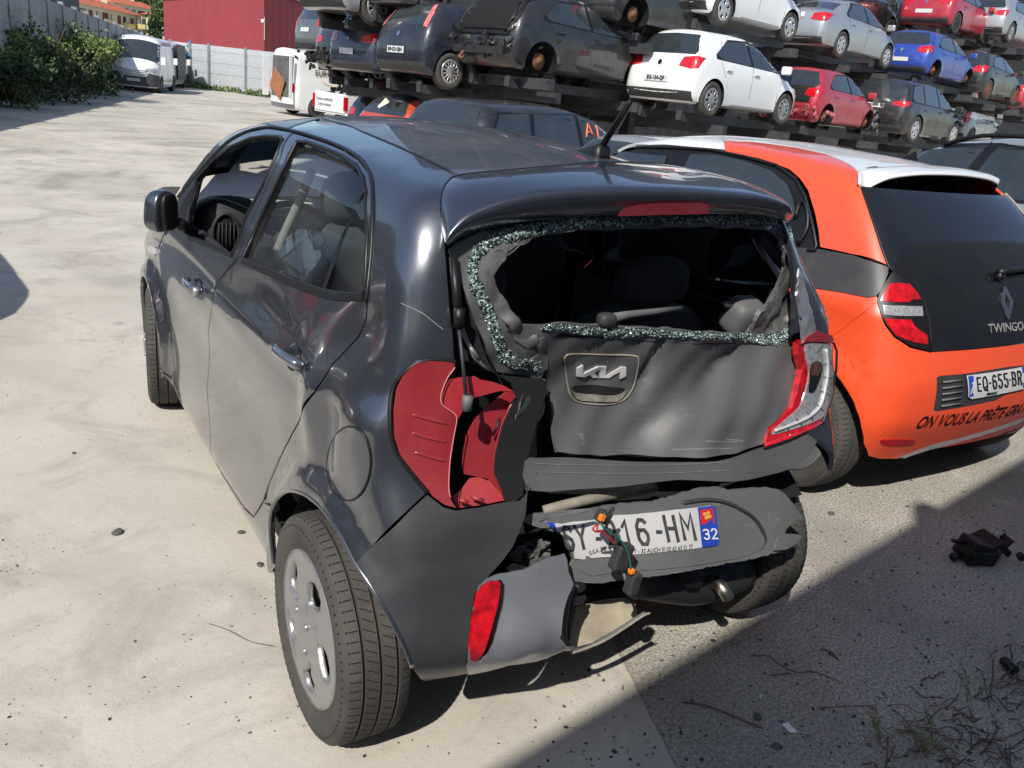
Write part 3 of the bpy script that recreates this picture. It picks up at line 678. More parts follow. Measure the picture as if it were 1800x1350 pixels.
crumple('window_flange', [(940, 600), (960, 592), (966, 620), (962, 648), (944, 662), (900, 652), (884, 632), (900, 628), (930, 634), (946, 624)], lambda P: FH(P)-.004, (0, 1, 0), MT['inner'], .010, 30, kia)
# crumbled glass still bonded round the edge
ring_c = [(950, 641), (924, 640), (902, 636), (886, 628), (876, 606), (868, 580), (860, 556), (848, 530), (836, 504), (830, 478), (832, 452), (846, 434), (870, 420), (900, 411), (940, 402), (1000, 393), (1080, 388), (1160, 386), (1240, 385), (1320, 387), (1366, 392), (1384, 402), (1392, 430), (1398, 470), (1400, 520), (1397, 560), (1388, 582), (1370, 594), (1340, 597), (1290, 592), (1220, 589), (1150, 584), (1080, 583), (1020, 579), (980, 574), (950, 576)]
ring_w = [10, 10, 10, 10, 9, 9, 9, 9, 9, 9, 11, 12, 12, 12, 12, 11, 10, 10, 9, 9, 8, 6, 4, 4, 5, 8, 10, 11, 10, 7, 6, 6, 8, 7, 5, 3]
def glass_crumbs(name, cl, wd, parent, F=FH, closed=False):
    c = crom([np.array([*p, w], float) for p, w in zip(cl, wd)], 6, False); c = np.array(c)
    t = np.gradient(c[:, :2], axis=0); t /= np.linalg.norm(t, axis=1, keepdims=True); n = np.stack([-t[:, 1], t[:, 0]], 1)
    r = np.random.default_rng(3); acc = []; base = 0; V = []; Fc = []
    pts = []
    for i in range(len(c)-1):
        L_ = np.linalg.norm(c[i+1, :2]-c[i, :2]); w = c[i, 2]
        k = int(L_*w*2/2.2)+1
        for _ in range(k):
            a = r.random(); s = r.normal(0, .42); s = max(-1.15, min(1.15, s*1.3)) if abs(s) < 1.2 else r.uniform(-.9, .9)
            p = c[i, :2]*(1-a)+c[i+1, :2]*a+n[i]*w*s*(.75+.5*noise.noise(Vector((c[i, 0]*.09, c[i, 1]*.09, 2))))+n[i]*w*.25*noise.noise(Vector((c[i, 0]*.2, c[i, 1]*.2, 0))); pts.append(p)
    P, ok = hit(F, pts); P = P[ok]; N = grad(F, P)
    for p, nn in zip(P, N):
        s = r.uniform(.0011, .0028); h = r.uniform(.002, .006); A = r.normal(size=(3, 3)); q, _ = np.linalg.qr(A)
        o = p+nn*h; b = len(V)
        for sx in (-1, 1):
            for sy in (-1, 1):
                for sz in (-1, 1): V.append(o+q@np.array([sx, sy, sz*.7])*s*r.uniform(.7, 1.2))
        Fc += [(b, b+1, b+3, b+2), (b+4, b+6, b+7, b+5), (b, b+4, b+5, b+1), (b+2, b+3, b+7, b+6), (b, b+2, b+6, b+4), (b+1, b+5, b+7, b+3)]
    return mesh_obj(name, V, Fc, MT['shard'], parent, smooth=False)
o = glass_crumbs('shattered_glass_rim', ring_c, ring_w, kia)
# solid backing under the crumbs
cc = np.array(crom([np.array(p, float) for p in ring_c], 5)); ww = np.array(crom([np.array([w], float) for w in ring_w], 5))[:, 0]
tt = np.gradient(cc, axis=0); tt /= np.linalg.norm(tt, axis=1, keepdims=True); nn2 = np.stack([-tt[:, 1], tt[:, 0]], 1)
Pa, _ = hit(FH, cc+nn2*ww[:, None]*.6); Pb, _ = hit(FH, cc-nn2*ww[:, None]*.6)
Pa += grad(FH, Pa)*.0035; Pb += grad(FH, Pb)*.0035
V = np.concatenate([Pa, Pb]); n = len(Pa); mesh_obj('glass_bond_strip', V, [(i, i+1, n+i+1, n+i) for i in range(n-1)], MT['shard'], kia, smooth=False)
# ---------------- spoiler
ridge = [(784, 428), (790, 415), (800, 404), (818, 388), (840, 375), (880, 359), (928, 347), (984, 340), (1080, 334), (1200, 334), (1300, 342), (1350, 349), (1384, 361), (1391, 372)]
under = [(785, 432), (792, 430), (802, 421), (822, 411), (860, 400), (920, 391), (984, 385), (1080, 379), (1160, 377), (1244, 377), (1300, 378), (1340, 381), (1380, 389), (1391, 378)]
topl = [(782, 420), (778, 400), (776, 370), (778, 340), (788, 320), (812, 309), (900, 300), (1000, 291), (1064, 286), (1160, 289), (1240, 303), (1310, 322), (1360, 345), (1392, 368)]
def FS(P): return FK(P, dents=False, flare=False)-.030
yr = KY(1.36)
def pl_r(h): # ridge plane: slanted line in space standing proud of the glass
    return plane((0, -.235+h, 1.39), (0, -1, .15), bend=lambda P: -.16*(P[:, 0]**2)*1.0)
Rg = np.array(crom([hit(pl_r(0), [p])[0][0] for p in ridge], 4)); Ud = np.array(crom([hit(pl_r(.055), [p])[0][0] for p in under], 4)); Tp = np.array(crom([hit(FK, [p])[0][0] if i < 9 else hit(noz, [p])[0][0] for i, p in enumerate(topl)], 4))
# right end of the top edge runs along the hidden side of the roof
V = []; n = len(Rg); rows = []
NR = 10
for j in range(NR+1):
    t = j/NR; rows.append(Tp*(1-t)+Rg*t+np.array([0, 0, 1.])[None]*(.014*math.sin(PI*t)*np.sin(np.linspace(0, PI, n)))[:, None])
for j in range(1, 4):
    t = j/3; rows.append(Rg+(Ud-Rg)*t+np.array([0, -.006, 0])*math.sin(PI*t))
V = np.concatenate(rows); R_ = len(rows)
Fc = [(j*n+i, j*n+i+1, (j+1)*n+i+1, (j+1)*n+i) for j in range(R_-1) for i in range(n-1)]
sp = mesh_obj('roof_spoiler', V, Fc, MT['kia'], kia); s = sp.modifiers.new('s', 'SOLIDIFY'); s.thickness = .006; s.offset = 0
s = sp.modifiers.new('sub', 'SUBSURF'); s.levels = 1; s.render_levels = 1
tube('tailgate_gap', [p+np.array([0, 0, .001]) for p in Tp[8:40]], .0035, MT['black'], kia, 6)
bl = [(1089, 380), (1093, 372), (1104, 365), (1120, 360), (1160, 357), (1232, 356), (1243, 361), (1245, 370), (1242, 376), (1160, 378)]
pxpatch('brake_light', lambda P: pl_r(.018)(P), bl, (0, 1, 0), mat('dull_red_lens', (.12, .008, .012), rough=.25, dust=.04, coat=.5), kia, sp=.02, off=.006, thick=.01, gap=0, lip=.003, lipd=.003)
# ---------------- badge, handle bezel
MT['beige2'] = mat('dusty_lip', (.20, .19, .16), rough=.7, var=.4, vscale=60)
def zb(q): return [(980+a/11.25, 610+b/11.25) for a, b in q]
bez = [(992, 640), (992, 627), (1004, 621), (1050, 622), (1112, 624), (1122, 633), (1118, 656), (1112, 680), (1100, 699), (1080, 709), (1046, 711), (1016, 707), (1002, 696), (996, 672)]
bz = pxpatch('badge_bezel', FH, bez, (0, 1, 0), MT['kiarear'], kia, curve=3, sp=.015, off=.004, thick=.004, gap=0, lip=.004, lipd=.003)
P = pk(bez, 4, F=FH); N = grad(FH, P); V, Fc = tube_geo(list(P+N*.003)+[P[0]+N[0]*.003], .0022, 6, False); mesh_obj('bezel_edge', V, Fc, MT['dirty'], kia)
pxpatch('handle_recess', FH, zb([(245, 800), (275, 758), (330, 745), (1280, 785), (1330, 830), (1230, 900), (1100, 935), (900, 942), (500, 920), (300, 880)]), (0, 1, 0), MT['dark'], bz, curve=1, sp=.015, off=.0095, thick=0, gap=0, lip=0)
pxpatch('handle_lip', FH, zb([(245, 850), (320, 888), (500, 924), (900, 946), (1100, 940), (1230, 905), (1335, 840), (1310, 930), (1240, 1020), (1130, 1080), (430, 1070), (330, 1010)]), (0, 1, 0), MT['beige2'], bz, curve=1, sp=.015, off=.011, thick=.003, gap=0, lip=.002)
lo = [zb([(355, 390), (472, 325), (465, 500), (770, 345), (940, 352), (925, 560), (1250, 362), (1340, 372), (1330, 535), (1205, 600), (1215, 455), (990, 590), (805, 585), (815, 385), (690, 460), (775, 578), (650, 575), (595, 505), (480, 560), (340, 550)])]
for q in lo: pxpatch('badge_letter', FH, q, (0, 1, 0), MT['badge'], bz, sp=.02, off=.012, thick=.005, gap=0, lip=0, step=.004)
# white scratches
rs = np.random.default_rng(11)
def scratch(nm, px, w, F=FH, m='white', par=None, amp=2):
    q = dens(px, 4, False)+rs.normal(0, amp*.4, (len(dens(px, 4, False)), 2)); P, ok = hit(F, q); N = grad(F, P); ribbon(nm, P+N*.0012, w, MT[m], par or kia, nrm=N)
MT['scr'] = mat('bare_scratch', (.22, .225, .225), rough=.5)
for a in ([(1016, 763), (1026, 764), (1018, 770), (1028, 773), (1022, 781), (1030, 778)],): scratch('paint_scratch', a, .0022, m='scr')
for a in ([(1240, 776), (1300, 777)], [(1180, 790), (1290, 788)], [(1276, 772), (1310, 775)]): scratch('paint_scratch', a, .0020, m='scr', amp=1)
scratch('paint_scratch', [(705, 533), (722, 540), (745, 552), (765, 568), (782, 582)], .0016, F=FK, m='scr', amp=.5)
# ---------------- rear panel strip under the tailgate
def FP(P): return FK(P, dents=False, flare=False)+.02*g3(P, (-.2, -.3, .7), (.3, 1, .3))+.005*np.sin(P[:, 0]*15)
pxpatch('bumper_upper', FP, [(930, 812), (955, 808), (1013, 807), (1100, 811), (1200, 812), (1270, 810), (1310, 800), (1345, 787), (1400, 768), (1440, 746), (1453, 741), (1452, 752), (1440, 786), (1425, 806), (1400, 824), (1350, 838), (1293, 847), (1200, 843), (1107, 854), (1020, 860), (935, 862)], (0, 1, 0), MT['kiarear'], kia, curve=2, sp=.022, off=-.012, thick=.014, gap=0, lip=.006, lipd=.004)
for yy in (816, 830): 
    q = [(945, yy), (1060, yy+2), (1180, yy+1), (1290, yy-4)]; P = pk(q, 5, F=FP, closed=False); N = grad(FP, P); ribbon('bumper_crease', P+N*-.0095, .0014, MT['beige2'], kia, nrm=N)
# ---------------- left rear lamp
lampC = lampL+[(780, 889), (803, 894), (840, 889), (886, 880), (885, 862), (866, 834), (868, 800), (876, 768), (885, 738), (895, 715), (906, 698), (903, 686), (890, 672), (864, 658), (836, 646)]
def FL(P): return FK(P, dents=False)-.006
lens_px = [(801, 637), (780, 634), (752, 633), (729, 641), (708, 661), (696, 684), (691, 721), (693, 768), (703, 801), (731, 836), (762, 873), (782, 887), (803, 893), (797, 884), (792, 874), (789, 858), (791, 812), (798, 766), (803, 734), (792, 722), (780, 714), (775, 704), (777, 688), (787, 664), (800, 646)]
lamp = pxpatch('tail_lamp', FL, lens_px, DQ, MT['red'], kia, sp=.016, thick=.004, gap=0, lip=.006, lipd=.005)
P = pk(lampL, 4, F=FK, closed=False); N = grad(FK, P); tube('lamp_gap', P+N*.0, .006, MT['black'], lamp, 6)
for q in ([(724, 728), (745, 735), (790, 746)], [(723, 760), (745, 768), (790, 778)], [(729, 795), (745, 800), (785, 812)]):
    P = pk(q, 4, F=FL, closed=False); N = grad(FL, P); tube('lens_rib', P+N*-.001, [.0005]+[.004]*(len(P)-2)+[.001], MT['red'], lamp, 8)
P, _ = hit(lambda Q: FL(Q)-.001, [(800, 646), (787, 664), (777, 688), (775, 704), (780, 714), (792, 722), (803, 734), (798, 766), (791, 812), (789, 858), (792, 874)]); tube('broken_lens_edge', crom(P, 3), .0014, mat('pale_broken_edge', (.62, .22, .22), rough=.3), lamp, 5)
for c_ in ((812, 768), (806, 838)):
    P, _ = hit(plane(at(c_[0], c_[1], 1, -.13), (0, -1, 0)), [(c_[0]+5.5*math.cos(t), c_[1]+6*math.sin(t)) for t in np.linspace(0, 2*PI, 15)]); tube('bulb_hole', P, .002, MT['redin'], lamp, 5)
# inner housing: red shell with the lens broken away
a_in = at(850, 750, 1, -.16)
pin = plane(a_in, (-.55, -1, .1)); 
def rim_at(px, dep): 
    P, ok = hit(FL, px); return P+ (np.array([.25, .95, 0])*dep)
flap = [(806, 738), (792, 726), (774, 712), (772, 696), (780, 678), (794, 666), (812, 664), (836, 662), (846, 668), (868, 672), (890, 680), (905, 689), (880, 688), (856, 694), (834, 700), (822, 710), (814, 724)]
pxpatch('lamp_flap', lambda P: FL(P)+.012, flap, DQ, MT['redin'], lamp, sp=.014, thick=.003, gap=0, lip=.004, lipd=.004)
wallR = [(906, 690), (904, 704), (897, 718), (888, 742), (879, 770), (873, 800), (872, 832), (888, 862), (889, 879), (874, 872), (858, 842), (817, 834), (813, 812), (815, 790), (822, 764), (834, 740), (848, 722), (872, 704), (890, 690)]
Fin = plane(at(860, 790, 1, -.20), (.05, -1, .12))
pxpatch('lamp_inner_wall', Fin, wallR, (0, 1, 0), MT['redin'], lamp, sp=.02, thick=.004, gap=0, lip=0)
P, _ = hit(plane(at(860, 790, 1, -.215), (.05, -1, .12)), [(905, 690), (907, 700), (896, 716), (885, 740), (876, 770), (869, 802), (867, 832), (884, 862), (889, 880)]); tube('lamp_rim', P, .004, MT['red'], lamp, 6)
floor_ = [(798, 880), (794, 872), (810, 862), (826, 840), (842, 838), (862, 846), (880, 866), (887, 879), (850, 887), (805, 893)]
pxpatch('lamp_floor', plane(at(840, 880, 1, -.24), (-.1, -.9, .7)), floor_, (0, .8, -.6), MT['redin'], lamp, sp=.02, thick=.004, gap=0, lip=0)
pxpatch('lamp_cavity_shade', plane(at(820, 780, 1, -.10), (.1, -1, 0)), [(780, 660), (880, 650), (906, 700), (870, 850), (800, 892), (780, 800)], (0, 1, 0), MT['dark'], lamp, sp=.05, thick=0, gap=0, lip=0)  # near-black sheet painted in for the shade inside the red housing
P, _ = hit(plane(at(860, 790, 1, -.215), (.05, -1, .12)), [(878, 736), (873, 752), (866, 766)]); tube('lamp_clip', P, .0035, MT['black'], lamp, 6)
for q in ([(808, 878), (822, 884)], [(830, 873), (850, 881)]):
    P, _ = hit(plane(at(840, 880, 1, -.26), (-.1, -.9, .7)), q); tube('lamp_fin', P, .006, MT['redin'], lamp, 4)
# dark cavity and pillar trim between quarter panel and tailgate
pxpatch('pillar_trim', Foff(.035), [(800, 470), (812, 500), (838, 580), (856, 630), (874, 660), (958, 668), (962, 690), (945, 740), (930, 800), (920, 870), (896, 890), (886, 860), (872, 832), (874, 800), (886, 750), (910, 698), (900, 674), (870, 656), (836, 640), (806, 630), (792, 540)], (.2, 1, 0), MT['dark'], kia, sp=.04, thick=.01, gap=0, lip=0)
for q, r in (([(806, 560), (822, 600), (846, 640), (862, 652)], .004), ([(812, 585), (832, 628), (852, 648)], .003), ([(826, 610), (842, 632)], .006)):
    P, _ = hit(Foff(.022), q); tube('weatherstrip', P, r, MT['inner'], kia, 6)
# gas strut
Ps = [hit(Foff(-.012), [(797, 452)])[0][0], hit(Foff(-.02), [(806, 566)])[0][0]]; Pe = at(821, 712, 1, Ps[1][1]-.06)
tube('gas_strut', [Ps[0], Ps[1]], .0095, MT['black'], kia, 12); tube('strut_rod', [Ps[1], Pe], .0045, MT['steel'], kia, 8)
tube('strut_end', [Pe+np.array([0, 0, .022]), Pe-np.array([0, 0, .012])], .012, MT['plast2'], kia, 8); tube('strut_collar', [Ps[1]+np.array([0, 0, .03]), Ps[1]-np.array([0, 0, .012])], .012, MT['black'], kia, 10)
# torn metal curl left of the tailgate
def sheet(nm, px, p0, n, m, par=kia, bend=None, amp=0, sc=20, sp=.016, d=(0, 1, 0), **k):
    o = pxpatch(nm, plane(p0, n, bend), px, d, m, par, sp=sp, lip=0, gap=0, cn=not amp, **k)
    if amp:
        for v in o.data.vertices: v.co += v.normal*noise.noise(v.co*sc)*amp
    return o
sheet('torn_panel', [(960, 664), (945, 682), (924, 697), (914, 720), (906, 748), (896, 780), (889, 790), (902, 806), (910, 822), (906, 858), (909, 864), (930, 850), (938, 820), (942, 790), (950, 740), (958, 700), (963, 676)], at(925, 770, 1, -.19), (.35, -1, .0), MT['kiarear'], amp=.012, sc=14, thick=.004, bend=lambda P: .02*np.sin(P[:, 2]*22))
tube('bump_stop', [at(889, 842, 1, -.14), at(902, 838, 1, -.24)], .011, MT['dirty'], kia, 12)
# ---------------- bumper corner
bc = [(752, 869), (780, 891), (803, 897), (845, 892), (888, 883), (915, 880), (926, 868), (930, 850), (925, 905), (914, 935), (902, 962), (886, 984), (872, 1000), (855, 1018), (842, 1030), (834, 1050), (830, 1075), (826, 1110), (822, 1150), (820, 1175), (826, 1200), (850, 1212), (794, 1215), (752, 1207), (736, 1190), (724, 1173), (712, 1139), (687, 1090), (650, 1029), (620, 992), (668, 947), (720, 898)]
def FB(P): return FK(P, dents=False)+.045*sstep(.40, .20, P[:, 2])**1.3+.003*np.sin(P[:, 0]*60+P[:, 2]*35)*g3(P, (-.3, -.4, .40), (.12, .3, .10))+.025*g3(P, (-.45, -.4, .62), (.12, .5, .12))+.004*np.sin(P[:, 2]*30)*g3(P, (-.5, -.3, .6), (.2, .3, .1))
DB = (.62, .78, 0)
pxpatch('bumper_corner', FB, bc, DB, mat('bumper_dark_paint', (.033, .037, .042), rough=.42, metal=.3, coat=.3, coatr=.15, dust=.22, dustcol=(.16, .15, .14)), kia, sp=.022, thick=.006, gap=.001, lip=.003, lipd=.0015)
# flared lip under the quarter: beige dust band
sil = [(842, 1030), (856, 1017), (870, 1011), (892, 1006), (920, 1001), (940, 992), (962, 981), (992, 974), (996, 984), (999, 1006), (1008, 1027), (1000, 1045), (994, 1060), (988, 1095), (984, 1122), (994, 1136), (1010, 1146), (985, 1169), (950, 1183), (920, 1192), (880, 1204), (850, 1210), (826, 1200), (820, 1172), (824, 1130), (832, 1070)]
fogp = [(826, 1160), (824, 1127), (829, 1090), (834, 1057), (842, 1029), (862, 1020), (880, 1020), (888, 1030), (886, 1055), (876, 1095), (866, 1132), (856, 1152), (844, 1162)]
pxpatch('bumper_torn_corner', lambda P: FB(P)+.012*g3(P, (-.3, -.4, .5), (.1, .5, .1))-.022*np.exp(-((P[:, 2]-.42)/.07)**2)*sstep(-.52, -.42, P[:, 0])+.006*np.sin(P[:, 0]*45-P[:, 2]*20)*g3(P, (-.3, -.4, .33), (.15, .3, .08)), sil, (.35, .93, 0), MT['kiasilver'], kia, holes=[fogp], sp=.02, thick=.006, gap=0, off=.003, edge=.0008, lip=.003, lipd=.001)
pxpatch('fog_lamp_bezel', FB, [(p[0]+(4 if p[0] > 850 else 0), p[1]) for p in fogp], (.35, .93, 0), MT['black'], kia, curve=2, sp=.03, off=-.010, thick=.004, gap=-.004, lip=0)
fg = [(824, 1160), (824, 1127), (829, 1090), (835, 1057), (843, 1031), (862, 1021), (878, 1022), (880, 1034), (876, 1062), (868, 1095), (858, 1130), (850, 1150), (840, 1161)]
pxpatch('fog_lamp', FB, fg, (.35, .93, 0), MT['lens'], kia, curve=2, sp=.012, off=.004, thick=.01, gap=0, lip=.006, lipd=.006)
# broken fascia frame hanging by the torn corner
Pz = lambda q, yy: [at(a, b, 1, yy) for a, b in q]
tube('fascia_edge', crom(Pz([(1010, 1028), (1000, 1050), (994, 1085), (992, 1118), (1000, 1135), (1020, 1143), (1060, 1125), (1100, 1100), (1134, 1078)], -.34), 4), .007, MT['plast2'], kia, 6)
tube('fascia_edge', crom(Pz([(1016, 1028), (1006, 1058), (1001, 1095), (998, 1125)], -.33), 4), .006, MT['plast'], kia, 6)
tube('fascia_edge', crom(Pz([(1004, 1148), (1030, 1140), (1070, 1122), (1128, 1084), (1142, 1078)], -.36), 4), .0035, MT['dirty'], kia, 6)
sheet('undertray_flap', [(1005, 1140), (1004, 1110), (1012, 1070), (1030, 1062), (1060, 1056), (1100, 1052), (1118, 1062), (1122, 1082), (1080, 1108), (1040, 1130)], at(1060, 1095, 1, -.26), (.0, -.6, .8), MT['beige'], amp=.01, sc=9, thick=.003, d=(0, .6, -.8))
sheet('bumper_bracket', [(1008, 1050), (1030, 1046), (1032, 1052), (1026, 1062), (1008, 1066)], at(1020, 1055, 1, -.22), (.1, -1, .3), MT['dirty'], thick=.004)
# crushed foam and brackets
r9 = np.random.default_rng(4)
bm = bmesh.new()
for i in range(70):
    px = r9.uniform(905, 962); py = r9.uniform(962, 1005)-(px-905)*.25+r9.uniform(-6, 8); c = at(px, py, 1, r9.uniform(-.24, -.18)); s = r9.uniform(.006, .026, 3)
    bx(bm, c, s, Matrix.Rotation(r9.uniform(0, 3), 3, 'X') @ Matrix.Rotation(r9.uniform(0, 3), 3, 'Z'))
bm_obj('crushed_bracket', bm, mat('crushed_bracket_grey', (.10, .10, .095), rough=.6, var=.9, vscale=30), kia)
sheet('foam_block', [(894, 998), (905, 990), (925, 996), (928, 1008), (915, 1014), (900, 1008)], at(910, 1000, 1, -.25), (0, -1, .4), MT['beige'], amp=.01, thick=.01)
# ---------------- plate carrier (hangs loose)
pcn = (-.06, -1, .28); pc0 = at(1150, 930, 1, -.33)
def pcb(P): return -.10*((P[:, 0]-pc0[0])**2)*1.2+.004*np.sin(P[:, 0]*16)
FC = plane(pc0, pcn, pcb)
car = [(913, 916), (943, 903), (985, 900), (1051, 893), (1110, 885), (1150, 882), (1195, 870), (1225, 861), (1262, 855), (1285, 862), (1317, 859), (1350, 857), (1372, 862), (1388, 876), (1402, 896), (1416, 913), (1400, 914), (1384, 930), (1380, 938), (1412, 942), (1405, 956), (1388, 966), (1366, 972), (1312, 985), (1255, 996), (1200, 1006), (1107, 1018), (1060, 1025), (1037, 1026), (1013, 1022), (1003, 1000), (1010, 985), (1000, 960), (990, 940), (960, 930), (935, 924)]
pcar = pxpatch('plate_carrier', FC, car, (0, 1, 0), MT['plast2'], kia, sp=.022, thick=.012, gap=0, lip=.003, lipd=.002, edge=.0010)
bay = [(1198, 880), (1240, 876), (1272, 880), (1300, 892), (1325, 910), (1340, 935), (1343, 950), (1335, 964), (1318, 974), (1290, 982), (1255, 988), (1180, 998), (1100, 1004), (1040, 1012), (1020, 1004), (1030, 985), (1010, 930), (1060, 908)]
pxpatch('plate_recess', FC, bay, (0, 1, 0), MT['plast2'], kia, sp=.03, off=.003, thick=.002, gap=0, lip=.010, lipd=.0)
P = np.array(crom(list(hit(FC, [(1196, 884), (1240, 878), (1272, 882), (1300, 894), (1325, 912), (1341, 938), (1344, 952), (1336, 966)])[0]), 5)); N = grad(FC, P); tube('recess_edge', P+N*.004, [.001]+[.006]*(len(P)-14)+list(np.linspace(.006, .001, 13)), MT['plast'], kia, 6)
pxpatch('torn_tab', lambda P: FC(P)-.012, [(1368, 946), (1378, 940), (1412, 943), (1402, 956), (1384, 966), (1362, 968)], (0, 1, 0), MT['plast2'], kia, sp=.03, thick=.004, gap=0, lip=0)
# registration plate, bent at its left end
def FPl(P):
    c = pc0[0]-.17; x = P[:, 0]; b = pcb(P)+.008+.030*np.clip((c-x)/.1, 0, 3)**1.3*0+.004*np.sin(P[:, 0]*50+P[:, 2]*25)*sstep(c+.14, c, x)
    n_ = np.array(pcn)/np.linalg.norm(pcn); return (P-pc0)@n_-b
plpx = [(958, 917), (990, 921), (1020, 917), (1060, 909), (1120, 904), (1190, 896), (1250, 889), (1257, 891), (1264, 950), (1263, 956), (1258, 959), (1180, 969), (1102, 976), (1060, 980), (1027, 984), (1012, 982), (1010, 968), (1000, 950), (984, 935), (966, 926)]
plate = pxpatch('number_plate', FPl, plpx, (0, 1, 0), MT['plate'], kia, sp=.02, thick=.0015, gap=0, lip=0)
def onpl(nm, px, m, off, F=FPl, **k): return pxpatch(nm, F, px, (0, 1, 0), m, plate, sp=.02, off=off, thick=0, gap=0, lip=0, **k)
onpl('euro_band', [(958, 917), (974, 919), (979, 934), (968, 927)], MT['blue'], .0030)
onpl('region_band', [(1226, 892), (1250, 889), (1257, 891), (1264, 950), (1263, 956), (1258, 959), (1234, 962)], MT['blue'], .0030)
onpl('region_emblem', [(1229, 896), (1252, 893), (1255, 919), (1231, 922)], MT['redprint'], .0048)
gold = mat('emblem_gold', (.75, .42, .08), rough=.5)
for a in np.linspace(0, 2*PI, 5)[:4]+.4:
    c = np.array([1241+5*math.cos(a), 905+5*math.sin(a)]); onpl('emblem_mark', [tuple(c+np.array([3*math.cos(t), 3.4*math.sin(t)])) for t in np.linspace(0, 2*PI, 7)[:6]], gold, .0066)
onpl('emblem_mark', [(1239, 900), (1243, 900), (1244, 911), (1240, 911)], gold, .0068)
def pltext(s, pa, pb, size, m, off=.0040, nm='plate_text', par=plate, F=FPl, xs=1., bold=.0, up=None):
    """string centred between two pixels on a surface, bent onto it"""
    A, B = hit(F, [pa, pb])[0]; xd = B-A; n_ = grad(F, np.array([(A+B)/2]))[0]; upv = np.cross(n_, xd) if up is None else up
    c = (A+B)/2+n_*off; M4 = frame_m(c, xd, upv); o = text_obj(nm, s, size, m, M4, par, ext=.0004, bold=bold, xs=xs)
    w = max(v.co.dot(Vector(tuple(xd/np.linalg.norm(xd)))) for v in o.data.vertices)-min(v.co.dot(Vector(tuple(xd/np.linalg.norm(xd)))) for v in o.data.vertices)
    k = np.linalg.norm(xd)/w; X = Vector(tuple(xd/np.linalg.norm(xd))); cv = Vector(tuple(c))
    for v in o.data.vertices:
        t = (v.co-cv).dot(X); v.co += X*t*(k-1)
    Q = np.array([tuple(v.co) for v in o.data.vertices]); N = n_
    P2, ok = march(F, Q+N*.05, -N, 0, .12, 60)
    for v, p in zip(o.data.vertices, P2): v.co = Vector(tuple(p+N*off))
    return o
glyphs('plate_characters', FPl, [('S', 984, 1002, 923, 966), ('Y', 1005, 1027, 921, 965), ('-', 1041, 1052, 922, 966), ('2', 1059, 1078, 914, 962), ('1', 1086, 1104, 912, 960), ('6', 1112, 1134, 910, 958), ('-', 1146, 1158, 908, 956), ('H', 1162, 1184, 904, 952), ('M', 1190, 1214, 900, 949)], 5.6, MT['inkdusty'], plate, .0042, shear=.19)
glyphs('department_number', FPl, [('3', 1232, 1243, 929, 948), ('2', 1246, 1257, 928, 947)], 2.6, MT['white'], plate, .0060, shear=.15)
pltext('OT - 32 AUCH ✆ 05 62 63 01 77'.replace('✆', '©'), (1105, 969), (1216, 960), .015, MT['ink'])
pltext('G.G.A. ZA', (1034, 972), (1062, 962), .015, MT['ink'])
# hanging wiring and lamp holder
def hang(nm, px, yy, r, m, k=5): return tube(nm, crom(Pz(px, yy), k), r, m, kia, 6)
bm = bmesh.new(); bx(bm, at(1060, 908, 1, -.40), (.030, .03, .030), Matrix.Rotation(.4, 3, 'Y'), .004); bm_obj('bulb_socket', bm, MT['plast'], kia)
bm = bmesh.new(); bx(bm, at(1058, 910, 1, -.42), (.014, .012, .016), Matrix.Rotation(.3, 3, 'Y'), .002); bm_obj('connector', bm, MT['conn'], kia)
hang('socket_tail', [(1066, 900), (1078, 893), (1074, 902)], -.40, .004, MT['plast'])
hang('red_wire', [(1052, 921), (1043, 928), (1046, 934), (1060, 936), (1072, 948), (1080, 956)], -.42, .0022, MT['wire_r'])
hang('pink_wire', [(1052, 921), (1050, 932), (1064, 934), (1078, 950)], -.42, .0018, MT['wire_r'])
hang('green_wire', [(1056, 920), (1066, 932), (1084, 944), (1096, 956), (1104, 975), (1108, 990), (1108, 1000)], -.43, .0024, MT['wire_g'])
hang('holder_arm', [(1088, 940), (1086, 944), (1092, 962), (1104, 985)], -.40, .006, MT['plast'])
bm = bmesh.new(); bx(bm, at(1092, 978, 1, -.40), (.045, .03, .07), Matrix.Rotation(.25, 3, 'Y'), .006); bm_obj('lamp_holder', bm, MT['plast'], kia)
hang('holder_strip', [(1092, 994), (1100, 1020), (1107, 1046), (1120, 1052)], -.40, .004, MT['dirty'])
bm = bmesh.new(); bx(bm, at(1112, 1025, 1, -.42), (.032, .03, .06), Matrix.Rotation(.15, 3, 'Y'), .006); bm_obj('lamp_holder', bm, MT['plast'], kia)
bm = bmesh.new(); bx(bm, at(1110, 1004, 1, -.43), (.014, .014, .012), None, .002); bm_obj('connector', bm, MT['conn'], kia)
# crash bar
tube('crash_bar', crom([at(955, 898, 1, -.27), at(1000, 886, 1, -.29), at(1060, 873, 1, -.27), at(1150, 856, 1, -.20)], 5), .013, MT['dirty'], kia, 10)
sheet('rear_valance', [(925, 870), (1100, 858), (1280, 850), (1300, 900), (1290, 960), (1040, 1000), (1000, 960), (930, 930), (900, 960), (905, 900)], at(1100, 900, 1, -.12), (0, -1, 0), MT['dark'], thick=.01)
sheet('torn_strip', [(942, 905), (985, 898), (1040, 893), (1048, 897), (1000, 904), (960, 912), (946, 915)], at(1000, 900, 1, -.36), (0, -1, .5), MT['plast2'], amp=.01, thick=.004)
